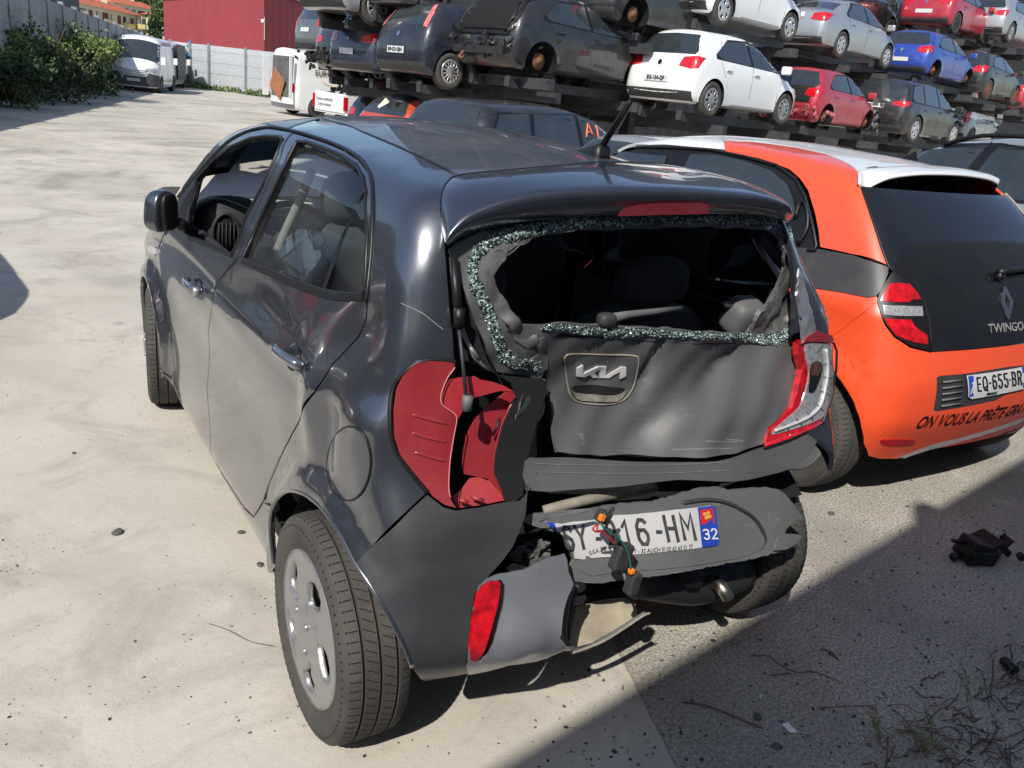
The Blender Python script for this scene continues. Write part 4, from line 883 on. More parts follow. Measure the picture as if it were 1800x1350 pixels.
# ---------------- right rear lamp
def FR(P): return FK(P, dents=False, flare=False)
rl_o = [(1404, 604), (1412, 598), (1440, 600), (1462, 602), (1469, 612), (1469, 645), (1464, 680), (1459, 706), (1452, 726), (1443, 741), (1400, 760), (1346, 779), (1352, 757), (1372, 738), (1392, 718), (1402, 690), (1410, 650), (1404, 625)]
lr = pxpatch('tail_lamp', FR, rl_o, (-.3, .95, 0), MT['lens'], kia, sp=.02, off=.002, thick=.02, gap=0, lip=.006)
pxpatch('lamp_top', FR, [(1404, 604), (1416, 590), (1432, 581), (1456, 589), (1468, 604), (1440, 600), (1412, 600)], (-.3, .95, 0), MT['red'], lr, sp=.02, off=.012, thick=.01, gap=0, lip=.003)
clr = [(1414, 605), (1440, 604), (1460, 606), (1465, 616), (1465, 650), (1459, 690), (1450, 722), (1440, 736), (1400, 752), (1356, 764), (1362, 752), (1390, 728), (1404, 714), (1413, 690), (1420, 655), (1415, 632)]
pxpatch('clear_lens', FR, clr, (-.3, .95, 0), MT['clear'], lr, curve=2, sp=.012, off=.008, thick=.004, gap=0, lip=.005, lipd=.003)
pxpatch('lamp_core', FR, [(1420, 640), (1432, 634), (1440, 640), (1439, 656), (1432, 676), (1426, 688), (1416, 688), (1418, 664)], (-.3, .95, 0), MT['black'], lr, curve=2, sp=.02, off=.0125, thick=0, gap=0, lip=0)
pxpatch('bulb', FR, [(1420, 640), (1430, 634), (1438, 640), (1437, 654), (1428, 664), (1419, 656)], (-.3, .95, 0), mat('brown_bulb', (.09, .035, .02), rough=.2, coat=1, var=.6, vscale=60), lr, curve=2, sp=.02, off=.0135, thick=0, gap=0, lip=0)
def FRo(h): return lambda P: FR(P)-h
for q in ([(1452, 614), (1455, 650), (1449, 690), (1440, 716), (1420, 734), (1388, 748), (1362, 757)],):
    P = np.array(crom(list(hit(FRo(.011), q)[0]), 5)); tube('light_guide', P, .005, mat('light_guide_white', (.5, .5, .5), rough=.3, coat=1), lr, 8)
for t in range(9):
    a = [(1424, 612), (1436, 618), (1448, 640), (1447, 662), (1442, 686), (1432, 706), (1418, 722), (1400, 734), (1380, 746)][t]; b = [(1423, 604), (1448, 606), (1464, 636), (1464, 664), (1458, 694), (1448, 722), (1430, 738), (1410, 748), (1388, 757)][t]
    P, _ = hit(FRo(.0125), [a, b]); tube('lens_line', P, .0012, MT['plast2'], lr, 4)
P, _ = hit(FRo(.003), [(1345, 783), (1390, 768), (1432, 750), (1446, 742)]); tube('lamp_strip', P, .005, MT['lens'], lr, 6)
P, _ = hit(FRo(.003), [(1455, 598), (1466, 604), (1471, 618), (1470, 650), (1461, 704), (1446, 744)]); tube('lamp_edge', P, .004, MT['black'], lr, 6)
# crumpled quarter edge beside the lamp, right side
crumple('crumpled_edge', [(1404, 470), (1412, 490), (1424, 540), (1434, 580), (1420, 590), (1408, 600), (1404, 560), (1400, 520)], noz, (-.3, .95, 0), MT['kiasilver'], .01, 40, kia, off=.004, thick=.004, gap=0)
# ---------------- wheels
wheel(kia, -.700, 0, .291, hi=True, rr=.205)
wheel(kia, -.690, 2.4, .291, hi=True, rr=.205, steer=-.17)
wheel(kia, .700, 0, .291, hi=True, rr=.205, side=1)
wheel(kia, .700, 2.4, .291, side=1)
def arch_liner(s, yc, R=.352, inner=.42, par=kia):
    V = []; Fc = []; n = 20
    for k in range(n+1):
        a = math.radians(8)+math.radians(128)*k/n
        for x in (.72, inner): V.append((s*x, yc+R*math.cos(a), .285+R*math.sin(a)))
        V.append((s*inner, yc, .44))
        if k: b = 3*k; Fc += [(b-3, b-2, b+1, b), (b-2, b-1, b+1)]
    return mesh_obj('wheel_arch_liner', V, Fc, MT['dark'], par)
for s in (-1, 1):
    for yc in (0, 2.4): arch_liner(s, yc)
# arch lip
for yc in (0.,):
    P = pk(arch_px, 3, closed=False); tube('arch_lip', P+grad(FK, P)*-.004, .007, MT['kia'], kia, 8)
box('rear_axle', (0, 0, .30), (1.2, .10, .08), MT['steel'], kia); box('floor_pan', (0, 1.15, .30), (1.05, 2.7, .04), MT['dark'], kia)
tube('silencer', crom([at(1120, 1010, 1, -.18), at(1180, 1020, 1, -.2), at(1230, 1022, 1, -.2), at(1300, 1000, 1, -.2)], 4), .07, MT['steel'], kia, 14)
sheet('tow_bracket', [(1204, 1006), (1232, 1004), (1232, 1030), (1226, 1034), (1210, 1034), (1204, 1026)], at(1218, 1020, 1, -.30), (0, -1, .1), MT['black'], thick=.02)
ex = [at(1225, 1028, 1, -.20), at(1245, 1022, 1, -.25), at(1262, 1026, 1, -.29), at(1272, 1038, 1, -.315), at(1280, 1050, 1, -.325)]
V, Fc = tube_geo(crom(ex, 4), .0195, 20, False); eo = mesh_obj('exhaust_tip', V, Fc, MT['pipe'], kia); s = eo.modifiers.new('s', 'SOLIDIFY'); s.thickness = .003
# ---------------- mirror
mo = at(286, 371, 0, -.84)
bm = bmesh.new(); bmesh.ops.create_icosphere(bm, subdivisions=4, radius=1)
for v in bm.verts:
    c = v.co; q = 3.2
    l = (abs(c.x)**q+abs(c.y)**q+abs(c.z)**q)**(-1/q); c *= l
    c.x *= .054; c.z *= .074; c.y *= .056
    if c.y < 0: c.y *= .35
    c.x += 0 if c.x > 0 else c.z*.15
bmesh.ops.transform(bm, matrix=Matrix.Translation(Vector(tuple(mo))) @ Matrix.Rotation(math.radians(42), 4, 'Z'), verts=bm.verts)
mir_o = bm_obj('door_mirror', bm, MT['kia'], kia, smooth=True)
bm = bmesh.new(); bmesh.ops.create_icosphere(bm, subdivisions=3, radius=1)
for v in bm.verts:
    c = v.co; q = 3.5; l = (abs(c.x)**q+abs(c.y)**q+abs(c.z)**q)**(-1/q); c *= l; c.x *= .040; c.z *= .066; c.y *= .012
bmesh.ops.transform(bm, matrix=Matrix.Translation(Vector(tuple(mo))+Vector((.020, -.018, 0))) @ Matrix.Rotation(math.radians(42), 4, 'Z'), verts=bm.verts)
bm_obj('mirror_surround', bm, MT['black'], mir_o, smooth=True)
tube('mirror_arm', [mo+np.array([.06, .0, -.045]), at(330, 402, 0, -.70)], .022, MT['black'], mir_o, 10)
pxpatch('mirror_sail', Foff(-.004), [(313, 405), (312, 372), (322, 352), (345, 318), (341, 345), (330, 375), (326, 407)], LEFT, MT['black'], kia, sp=.05, thick=.01, gap=0, lip=0)
pxpatch('side_indicator', FK, [(261, 435), (268, 432), (277, 437), (280, 443), (274, 447), (267, 446), (262, 441)], LEFT, MT['clear'], kia, curve=2, sp=.02, off=.008, thick=.01, gap=0, lip=.004)
# ---------------- aerial
an = hit(FK, [(1040, 272)])[0][0]
V = []; Fc = []
for i, (t, w, h) in enumerate(((-.10, .004, .004), (-.06, .020, .014), (0, .026, .030), (.035, .028, .040), (.055, .026, .040), (.060, .022, .006))):
    for k in range(9):
        a = PI*k/8; V.append((an[0]+w*math.cos(a), an[1]-t, an[2]-.006+h*math.sin(a)**.6))
    if i: Fc += [((i-1)*9+k, (i-1)*9+k+1, i*9+k+1, i*9+k) for k in range(8)]
ab = mesh_obj('aerial_base', V, Fc, MT['black'], kia)
ad = [at(1058, 258, 1, an[1]-.035), at(1108, 178, 1, an[1]-.20)]
tube('aerial', [ad[0], ad[0]*.4+ad[1]*.6, ad[1]], [.010, .0085, .007], MT['black'], ab, 10)
for q in ((1158, 318),): 
    P, _ = hit(FK, [q]); V, Fc = tube_geo([P[0], P[0]+np.array([0, 0, .004])], .016, 16)
# ---------------- interior
def cushion(nm, c, s, m, rot=None, par=kia, q=3.): 
    bm = bmesh.new(); bmesh.ops.create_icosphere(bm, subdivisions=3, radius=1)
    for v in bm.verts:
        a = v.co; l = (abs(a.x)**q+abs(a.y)**q+abs(a.z)**q)**(-1/q); a *= l; a.x *= s[0]/2; a.y *= s[1]/2; a.z *= s[2]/2
    mt = Matrix.Translation(Vector(tuple(c))) @ (rot.to_4x4() if rot else Matrix.Identity(4)); bmesh.ops.transform(bm, matrix=mt, verts=bm.verts); return bm_obj(nm, bm, m, par, smooth=True)
Rx = lambda d: Matrix.Rotation(math.radians(d), 3, 'X')
for x in (-.33, .33):
    st = cushion('front_seat', (x, 1.30, .58), (.50, .52, .18), MT['cloth']); cushion('seat_back', (x, .98, .86), (.48, .16, .62), MT['cloth'], Rx(14), st); cushion('headrest', (x, .90, 1.24), (.26, .10, .17), MT['cloth'], None, st)
    st2 = cushion('rear_seat', (x, .50, .56), (.60, .48, .16), MT['cloth']); cushion('seat_back', (x, .22, .80), (.60, .16, .52), MT['cloth'], Rx(14), st2)
    h = cushion('headrest', (x-.02, .14, 1.13), (.27, .09, .15), MT['cloth'], None, st2)
    for d in (-.05, .05): tube('headrest_post', [(x-.02+d, .15, .98), (x-.02+d, .14, 1.10)], .006, MT['steel'], st2, 6)
box('dashboard', (0, 1.92, .84), (1.30, .40, .26), MT['dash'], kia, bev=.06)
P = at(396, 412, 1, 1.69)
vc = np.array([P[0], P[1], P[2]])
bm = bmesh.new(); bmesh.ops.create_icosphere(bm, subdivisions=3, radius=1)
for v in bm.verts: v.co.x *= .045; v.co.z *= .075; v.co.y *= .02
bmesh.ops.transform(bm, matrix=Matrix.Translation(Vector(tuple(vc))), verts=bm.verts); vt = bm_obj('air_vent', bm, MT['dark'], kia, smooth=True)
V, Fc = tube_geo([vc+np.array([.052*math.cos(a), -.012, .084*math.sin(a)]) for a in np.linspace(0, 2*PI, 33)], .008, 8, False); mesh_obj('vent_ring', V, Fc, MT['dash'], vt)
for k in range(5): tube('vent_blade', [vc+np.array([-.03+.015*k, -.022, -.05]), vc+np.array([-.03+.015*k, -.022, .05])], .0025, MT['dash'], vt, 4)
cushion('dash_side', vc+np.array([.05, .14, -.01]), (.30, .24, .28), MT['dash'])
# steering wheel
sw = [(-.33+.185*math.cos(a), 1.58+.07*math.sin(a), .93+.17*math.sin(a)) for a in np.linspace(0, 2*PI, 33)]
V, Fc = tube_geo(sw, .014, 8, False); so_ = mesh_obj('steering_wheel', V, Fc, MT['black'], kia); cushion('wheel_hub', (-.33, 1.60, .93), (.17, .06, .15), MT['dash'], None, so_)
def cloth(nm, px, F, m, amp, sc, d=(1, 0, 0), sp=.02, th=.004):
    o = pxpatch(nm, F, px, d, m, kia, sp=sp, lip=0, gap=0, thick=th, cn=False)
    for v in o.data.vertices: v.co += v.normal*noise.noise(v.co*sc)*amp
    return o
cloth('side_airbag', [(501, 470), (505, 420), (520, 402), (532, 402), (542, 412), (549, 440), (558, 438), (560, 450), (552, 468), (530, 496), (524, 500), (500, 488), (489, 480)], plane((-.585, 0, 0), (-1, 0, .05)), MT['airbag'], .02, 9)
cloth('side_airbag_strap', [(511, 405), (514, 404), (527, 500), (519, 498)], plane((-.61, 0, 0), (-1, 0, .05)), MT['black'], 0, 9)
cloth('front_airbag', [(531, 348), (540, 346), (560, 352), (585, 340), (608, 322), (618, 330), (612, 350), (590, 370), (576, 372), (560, 362)], plane((-.45, 1.35, 0), (-.6, -.8, .1)), MT['airbag'], .03, 12, d=(.5, .8, 0))
# far-side seat-belt pillar trims and white belt guide
tube('pillar_cover', crom([at(548, 300, 0, -.35), at(528, 350, 0, -.38), at(505, 400, 0, -.42), at(488, 440, 0, -.45)], 4), .018, mat('pillar_trim_grey', (.22, .22, .21), rough=.7), kia, 8)
cushion('rear_view_mirror', at(462, 290, 0, -.02), (.20, .04, .08), MT['black'])
# headliner
patch('headliner', lambda P: noz(P)+.03, [[np.array(p) for p in ((-.5, 1.55, 1.4), (-.53, .8, 1.4), (-.52, -.05, 1.4), (.52, -.05, 1.4), (.53, .8, 1.4), (.5, 1.55, 1.4))]], (0, 0, -1), mat('headliner', (.25, .25, .24), rough=.9), kia, sp=.15, thick=.005)
# inner door cards
for s in (-1, 1):
    for y0, y1 in ((.30, .98), (1.06, 2.0)): box('door_card', (s*.665, (y0+y1)/2, .70), (.03, y1-y0, .56), MT['dash'], kia, bev=.01)
# boot interior, wiper, right-hand trims
box('boot_floor', (0, .02, .55), (.98, .42, .02), MT['dark'], kia)
for s in (-1, 1): box('boot_side_trim', (s*.60, .10, .80), (.04, .50, .52), MT['dark'], kia)
wp = [at(1062, 562, 1, -.18), at(1100, 554, 1, -.17), at(1150, 548, 1, -.15), at(1198, 542, 1, -.13)]
wa = tube('rear_wiper', wp, [.014, .011, .009, .007], MT['plast2'], kia, 8)
cushion('wiper_pivot', at(1066, 562, 1, -.19), (.05, .04, .035), MT['plast'], None, wa)
tube('wiper_blade', [at(1095, 566, 1, -.15), at(1150, 560, 1, -.13), at(1196, 549, 1, -.12)], .004, MT['black'], wa, 6)
cushion('belt_housing', at(1305, 556, 1, .02), (.13, .10, .12), MT['plast2'], Rx(20), q=4)
tube('belt_pin', [at(1272, 534, 1, .02), at(1286, 537, 1, .02)], .009, MT['inner'], kia, 8)
tube('white_trim', crom([at(1349, 448, 1, .08), at(1358, 478, 1, .06), at(1360, 510, 1, .05), at(1352, 530, 1, .04)], 5), .014, mat('off_white_trim', (.45, .44, .41), rough=.6), kia, 8)
cloth('side_trim', [(1300, 560), (1308, 530), (1330, 500), (1345, 470), (1352, 500), (1348, 530), (1330, 560), (1318, 585)], plane(at(1330, 530, 1, .10), (-.5, -1, 0)), mat('dusty_trim', (.13, .13, .125), rough=.7), .01, 20, d=(0, 1, 0))
# ================================================================== the orange and white city car beside it
TX, TY = 2.52, .60
TWz = cs([(.10, .74), (.2, .775), (.4, .80), (.62, .812), (.8, .806), (.95, .785), (1.1, .735), (1.25, .69), (1.4, .64), (1.55, .57)], .035)
TPl = cs([(-.6, .93), (-.3, .965), (0, .99), (.4, 1), (1.8, 1), (2.5, .98), (2.9, .92)], .08)
TH = cs([(-.5, 1.36), (-.2, 1.425), (0, 1.475), (.4, 1.515), (.9, 1.535), (1.4, 1.52), (1.75, 1.45), (2.0, 1.33), (2.5, 1.03), (2.8, .95), (3.1, .80), (3.2, .5)], .06)
TYr = cs([(.15, -.36), (.3, -.43), (.45, -.49), (.62, -.49), (.72, -.46), (.85, -.42), (.98, -.36), (1.1, -.285), (1.25, -.165), (1.4, -.02), (1.52, .12)], .035)
def FT(P):
    x = P[:, 0]-TX; y = P[:, 1]-TY; z = P[:, 2]
    W = TWz(z)*TPl(y)
    for yc in (0, 2.49):
        r = np.hypot(y-yc, z-.30); W = W+.028*sstep(.47, .37, r)
    W = W+.012*np.exp(-((z-.90)/.05)**2)
    side = np.abs(x)-W; rear = -(y-TYr(z)-.10*x*x-.3*np.maximum(np.abs(x)-.5, 0)**2); top = (z-TH(y)+.05*(x/.6)**2)*.9
    F = smax(smax(side, top, .09), rear, .13)
    F = smax(F, y-3.1+.3*x*x, .2); return smax(F, .19-z, .03)
def mirT(Pl): Q = np.array(Pl).copy(); Q[:, 0] = 2*TX-Q[:, 0]; return Q[::-1]
def pt(px, k=0, closed=False, F=FT):
    q = crom([np.array(p, float) for p in px], k, closed) if k else px
    P, ok = hit(F, q, .8, 14)
    if ok.mean() < .99: print('WARN pt', [tuple(map(int, a)) for a, o_ in zip(q, ok) if not o_][:6])
    return P
def lc(pts): return np.array([(TX+a, TY+b, c) for a, b, c in pts])
tw = empty('city_car', (0, 0, 0), 0, 'orange and white three-stripe city car parked beside the crashed grey hatchback', 'car')
tw['label'] = 'orange city car with white roof, white spoiler and black side stripe'
lampT = [(1543, 536), (1547, 552), (1556, 572), (1572, 593), (1600, 611), (1634, 619)]
TD = (.75, .65, 0)
tarch = [(1487, 689), (1503, 719), (1513, 751), (1518, 780), (1525, 800), (1533, 804)]
bot = [(1545, 807), (1577, 807), (1601, 801), (1633, 791)]
Lb = list(pt([(1540, 527), *lampT])); stripe_b = list(pt([(1440, 508), (1480, 514), (1525, 523)]))
A3 = list(onside([(0, TY+.345*math.cos(a), .30+.345*math.sin(a)) for a in np.linspace(math.radians(110), math.radians(-24), 20)], F=lambda P: FT(P+np.array([TX, 0, 0]))*1.) + np.array([TX, 0, 0]))
# rear bumper: left half traced, right half mirrored
left_half = Lb[1:]
bumpL = [lc([(-.80, .36, .80)])[0]]
seam3 = [(1542, 530), (1520, 548), (1490, 572), (1462, 592)]
sm3 = list(pt(seam3)); sm3 = sm3+[sm3[-1]+np.array([-.0, .10, -.10])]
abot = list(pt([(1471, 665), (1487, 689), (1503, 719), (1513, 751), (1518, 780), (1527, 802)]))
bb = list(pt(bot))
half = sm3[::-1]+Lb[1:]
yb_ = TY-.43
loopL = [p for p in (abot[::-1])]+sm3[::-1][0:]+Lb[1:]
loop = loopL+list(mirT(loopL))+list(mirT(bb))+bb[::-1]
patch('rear_bumper', FT, [loop], (0, 1, 0), MT['orange'], tw, sp=.035, thick=.01, gap=.001)
# left flank (orange lower side) and mirrored right flank
flank = sm3+list(abot)[:1]+A3[2:10][::-1]
fl_loop = [lc([(-.8, 2.95, .85)])[0], lc([(-.8, 2.95, .30)])[0]]+list(lc([(-.8, 2.49+.345*math.cos(a), .30+.345*math.sin(a)) for a in np.linspace(0, PI, 14)]))+list(lc([(-.8, .345*math.cos(a), .30+.345*math.sin(a)) for a in np.linspace(math.radians(-10), math.radians(112), 12)]))+[lc([(-.8, -.12, .70)])[0]]+sm3[::-1]+[stripe_b[-1]]+list(stripe_b[::-1])+list(lc([(-.8, .9, .84), (-.8, 2.2, .84)]))
lf = patch('side_panel', FT, [fl_loop], LEFT, MT['orange'], tw, sp=.06, thick=.01)
patch('side_panel', FT, [mirT(fl_loop)], (-1, 0, 0), MT['orange'], tw, sp=.08, thick=.01)
pxpatch('side_panel_rear', FT, [(1432, 490), (1541, 520), (1550, 556), (1556, 590), (1520, 640), (1490, 690), (1455, 640), (1435, 560)], TD, MT['orange'], tw, sp=.05, thick=0, gap=0, lip=0, off=-.006, t=(.8, 14))
# black side stripe
st = list(pt([(1440, 437), (1500, 448), (1563, 468), (1562, 480), (1556, 496), (1548, 512), (1541, 520), (1525, 523), (1480, 514), (1440, 508)]))
st = st[:1]+st[1:]+list(lc([(-.8, .9, .84), (-.8, 2.9, .84), (-.8, 2.9, .98), (-.8, .9, .99)]))
patch('side_stripe', FT, [st], TD, MT['tblack'], tw, sp=.05, thick=.01, off=.001)
patch('side_stripe', FT, [mirT(st)], (-.75, .65, 0), MT['tblack'], tw, sp=.08, thick=.01, off=.001)
# rear pillar, orange up to the roof
cp = list(pt([(1441, 434), (1438, 405), (1432, 375), (1420, 335), (1406, 314), (1387, 297), (1360, 286), (1335, 278), (1274, 265), (1271, 249), (1282, 246), (1340, 251), (1400, 259), (1450, 270), (1490, 287), (1508, 301), (1511, 322), (1519, 343), (1530, 375), (1540, 404), (1550, 436), (1562, 467), (1500, 447)]))
patch('rear_pillar', FT, [cp], (.6, .5, -.55), MT['orange'], tw, sp=.04, thick=.01, gap=.001)
patch('rear_pillar', FT, [mirT(cp)], (-.6, .5, -.55), MT['orange'], tw, sp=.06, thick=.01)
# roof
rf = list(pt([(1508, 300), (1490, 286), (1450, 269), (1400, 258), (1340, 250), (1282, 245), (1271, 248), (1274, 262), (1250, 260), (1200, 256), (1140, 254), (1100, 256)]))
rf = [p for p in rf]+[lc([(-.56, 1.85, 1.4)])[0]]
rl2 = rf+list(mirT(rf))
patch('roof_panel', FT, [rl2], (0, 0, -1), MT['twhite'], tw, sp=.07, thick=.015, gap=0)
# side glazing
wf = list(pt([(1120, 259), (1160, 259), (1210, 261), (1250, 264), (1310, 276), (1365, 291), (1398, 314), (1416, 345), (1428, 390), (1436, 430), (1434, 441), (1420, 440)]))+list(lc([(-.74, .30, .985), (-.76, .9, .975), (-.76, 2.0, .98), (-.70, 2.25, 1.05)]))
wo = patch('window_surround', FT, [wf], LEFT, MT['black'], tw, sp=.06, thick=.01, off=-.004)
wg = list(pt([(1215, 270), (1260, 272), (1310, 283), (1355, 299), (1385, 324), (1395, 350), (1400, 380)]))+list(lc([(-.74, .45, 1.01), (-.76, 1.15, 1.0)]))
patch('window_glass', FT, [wg], LEFT, MT['bglass'], wo, sp=.08, thick=0, off=.004, lip=0)
wg2 = list(lc([(-.7, 1.25, 1.0), (-.62, 1.30, 1.38), (-.62, 1.7, 1.36), (-.66, 2.05, 1.15), (-.7, 2.15, 1.0)])); patch('window_glass', FT, [wg2], LEFT, MT['bglass'], wo, sp=.1, thick=0, off=.004, lip=0)
P = np.array(wf[:12]); N = grad(FT, P); tube('window_seal', P+N*.004, .008, MT['seal'], wo, 6)
P = pt([(1398, 384), (1408, 356), (1418, 362), (1420, 400), (1402, 430)], 3); tube('door_handle', P+grad(FT, P)*.004, .010, MT['black'], wo, 6)
patch('window_glass', FT, [mirT(wf)], (-1, 0, 0), MT['bglass'], tw, sp=.1, thick=.01, lip=0)
# tailgate glass
hg = list(pt([(1513, 326), (1519, 343), (1530, 375), (1540, 404), (1550, 436), (1562, 468), (1569, 476), (1590, 483), (1609, 500), (1623, 525), (1633, 560), (1637, 595), (1635, 619)]))
hgl = hg+list(mirT(hg)); tg = patch('tailgate_glass', FT, [hgl], (0, 1, 0), MT['dglass'], tw, sp=.05, thick=.008, gap=.002, off=.002)
P = np.array(hg); N = grad(FT, P); tube('glass_seal', P+N*.0, .006, MT['black'], tg, 6)
P = mirT(hg); N = grad(FT, P); tube('glass_seal', P+N*.002, .008, MT['beige'], tg, 6)
# lamps
lh = [(1568, 477), (1590, 484), (1608, 501), (1622, 527), (1632, 560), (1635, 595), (1633, 617), (1603, 610), (1574, 592), (1557, 570), (1547, 548), (1541, 528), (1546, 514), (1556, 496)]
for mf, dd in ((lambda q: q, TD), (mirT, (-.75, .65, 0))):
    l = patch('tail_lamp', FT, [mf(pt(lh))], dd, MT['black'], tw, sp=.03, thick=.01, off=.004)
    for nm, q, mm in (('red_lens', [(1563, 499), (1580, 497), (1597, 499), (1610, 512), (1619, 527), (1600, 528), (1598, 532), (1546, 530), (1553, 513)], 'lens'), ('clear_lens', [(1551, 536), (1585, 537), (1620, 538), (1622, 556), (1580, 556), (1553, 554)], 'clear'), ('red_lens', [(1554, 559), (1600, 561), (1606, 572), (1617, 581), (1629, 589), (1630, 606), (1604, 602), (1574, 590), (1562, 575)], 'lens')):
        patch(nm, FT, [mf(pt(q))], dd, MT[mm], l, sp=.02, thick=.004, off=.010, lip=.004, lipd=.004)
# spoiler
TT = [(1507, 302), (1512, 300), (1530, 297), (1561, 295), (1600, 293), (1646, 293), (1693, 299), (1725, 306), (1741, 311), (1756, 318)]
TR = [(1510, 322), (1518, 338), (1528, 331), (1551, 319), (1575, 312), (1622, 307), (1681, 308), (1717, 312), (1740, 317), (1754, 325)]
TU = [(1519, 340), (1521, 342), (1535, 340), (1560, 338), (1590, 338), (1630, 338), (1680, 341), (1715, 344), (1735, 346), (1742, 348)]
xc = TX
def tpl(yy, c=.16): return lambda P: -(P[:, 1]-yy-c*(P[:, 0]-xc)**2)
a = np.array(crom(list(pt(TT)), 4)); b_ = np.array(crom(list(hit(tpl(.63, .10), TR, .8, 14)[0]), 4)); c_ = np.array(crom(list(hit(tpl(.70, .10), TU, .8, 14)[0]), 4))
print('spoiler pts', a[0].round(2), a[20].round(2), a[-1].round(2), b_[0].round(2), b_[20].round(2), b_[-1].round(2))
rows = [a*(1-t)+b_*t+np.array([0, 0, .012*math.sin(PI*t)]) for t in np.linspace(0, 1, 7)]; n = len(a)
V = np.concatenate(rows); spT = mesh_obj('roof_spoiler', V, [(j*n+i, j*n+i+1, (j+1)*n+i+1, (j+1)*n+i) for j in range(6) for i in range(n-1)], MT['twhite'], tw); s = spT.modifiers.new('s', 'SOLIDIFY'); s.thickness = .012; s.offset = 0
rows = [b_*(1-t)+c_*t for t in np.linspace(0, 1, 4)]; V = np.concatenate(rows)
mesh_obj('spoiler_underside', V, [(j*n+i, j*n+i+1, (j+1)*n+i+1, (j+1)*n+i) for j in range(3) for i in range(n-1)], MT['dglass'], spT)
patch('roof_panel_rear', FT, [list(a[2:-1:3])+[lc([(.3, .5, 1.5)])[0], lc([(-.3, .5, 1.5)])[0]]], (0, 0, -1), MT['twhite'], tw, sp=.08, thick=.01, gap=0, off=.001)
sh = pt([(1584, 279), (1610, 283)]); V = [sh[0], sh[1]+np.array([-.02, 0, 0]), sh[1]+np.array([.02, 0, 0]), sh[1]+np.array([0, .015, .05])]; mesh_obj('aerial_fin', V, [(0, 1, 3), (0, 3, 2), (1, 2, 3), (0, 2, 1)], MT['black'], tw, smooth=False)
P = pt([(1525, 297), (1540, 294), (1558, 297)]); ribbon('roof_slot', P+np.array([0, 0, .004]), .02, MT['black'], tw, nrm=np.array([0, 0, 1.]))
# rear details
def ontw(nm, px, m, off, curve=0, lip=0, th=0, par=tw, sp=.03): return pxpatch(nm, FT, px, (0, 1, 0), m, par, curve=curve, sp=sp, off=off, thick=th, gap=0, lip=lip, t=(.8, 14))
rec = list(pt([(1646, 664), (1652, 660), (1700, 656), (1760, 646)])); recb = list(pt([(1640, 722), (1646, 724), (1700, 715), (1760, 702)]))
patch('plate_recess', FT, [rec+list(mirT(rec))+list(mirT(recb))+recb[::-1]], (0, 1, 0), MT['plast'], tw, sp=.05, thick=.004, off=.003, gap=0, lip=.006, lipd=.004)
for k in range(5):
    t = k/4; P = pt([(1655-3*t, 671+t*42), (1690-3*t, 667+t*41)]); tube('grille_slat', P+np.array([0, -.008, 0]), .005, MT['plast2'], tw, 6)
pl2 = ontw('number_plate', [(1695, 660), (1802, 643), (1801, 676), (1796, 682), (1704, 700), (1698, 696)], MT['plate'], .014, th=.002)
def t2(nm, px, m, off): return pxpatch(nm, FT, px, (0, 1, 0), m, pl2, sp=.05, off=off, thick=0, gap=0, lip=0, t=(.8, 14))
t2('euro_band', [(1697, 661), (1706, 660), (1708, 695), (1699, 696)], MT['blue'], .0155); t2('region_band', [(1791, 645), (1800, 644), (1800, 678), (1793, 680)], MT['blue'], .0155)
_h = hit
def hit14(F, px, t0=.8, t1=14.): return _h(F, px, t0, t1)
def txt2(s, pa, pb, size, m, off, nm, par, bold=.001, slant=0.):
    A, B = hit14(FT, [pa, pb])[0]; xd = B-A; n_ = grad(FT, np.array([(A+B)/2]))[0]; n_[2] *= .3; n_ /= np.linalg.norm(n_); c = (A+B)/2
    M4 = frame_m(c, xd, np.cross(n_, xd)); o = text_obj(nm, s, size, m, M4, par, ext=.0003, bold=bold)
    X = Vector(tuple(xd/np.linalg.norm(xd))); cv = Vector(tuple(c)); ws = [(v.co-cv).dot(X) for v in o.data.vertices]; k = np.linalg.norm(xd)/(max(ws)-min(ws)); mid = (max(ws)+min(ws))/2
    for v in o.data.vertices: t = (v.co-cv).dot(X); v.co += X*((t-mid)*k-t)
    if slant:
        for v in o.data.vertices: v.co += X*slant*(v.co.z-c[2])
    Q = np.array([tuple(v.co) for v in o.data.vertices]); P2, ok = march(FT, Q+n_*.15, -n_, 0, .4, 120)
    for v, p in zip(o.data.vertices, P2): v.co = Vector(tuple(p+n_*off))
    return o
def _py(x): return 664.5-.158*(x-1695)
glyphs('plate_characters', FT, [(c, a, b, _py(a), _py(a)+24) for c, a, b in (('E', 1710, 1718), ('Q', 1720, 1729), ('-', 1731, 1735), ('6', 1737, 1745), ('5', 1747, 1755), ('5', 1757, 1765), ('-', 1766, 1769), ('B', 1771, 1779), ('R', 1781, 1789))], 2.3, MT['ink'], pl2, .017, shear=.10, t=(.8, 14))
txt2('F', (1700, 688), (1705, 687), .03, MT['white'], .017, 'plate_text', pl2); txt2('38', (1793, 668), (1799, 667), .03, MT['white'], .017, 'plate_text', pl2)
txt2('RENAULT', (1729, 691), (1748, 688), .014, MT['ink'], .016, 'plate_text', pl2)
txt2('ON VOUS LA PRÊTE GRATUITEMENT', (1612, 744), (1850, 700), .085, MT['ink'], .003, 'slogan', tw, .0015, slant=.25)
txt2('TWINGO', (1735, 578), (1797, 573), .055, MT['badge'], .006, 'model_name', tw, .001)
ontw('reflector', [(1548, 776), (1552, 772), (1600, 772), (1607, 774), (1603, 781), (1556, 782)], MT['lens'], .005, curve=2, lip=.004, th=.004)
ontw('scraped_lip', [(1580, 803), (1602, 795), (1640, 781), (1700, 766), (1799, 734), (1799, 741), (1700, 773), (1633, 791), (1601, 801), (1590, 806)], mat('scraped_white_edge', (.5, .46, .42), rough=.7, var=.3), .003)
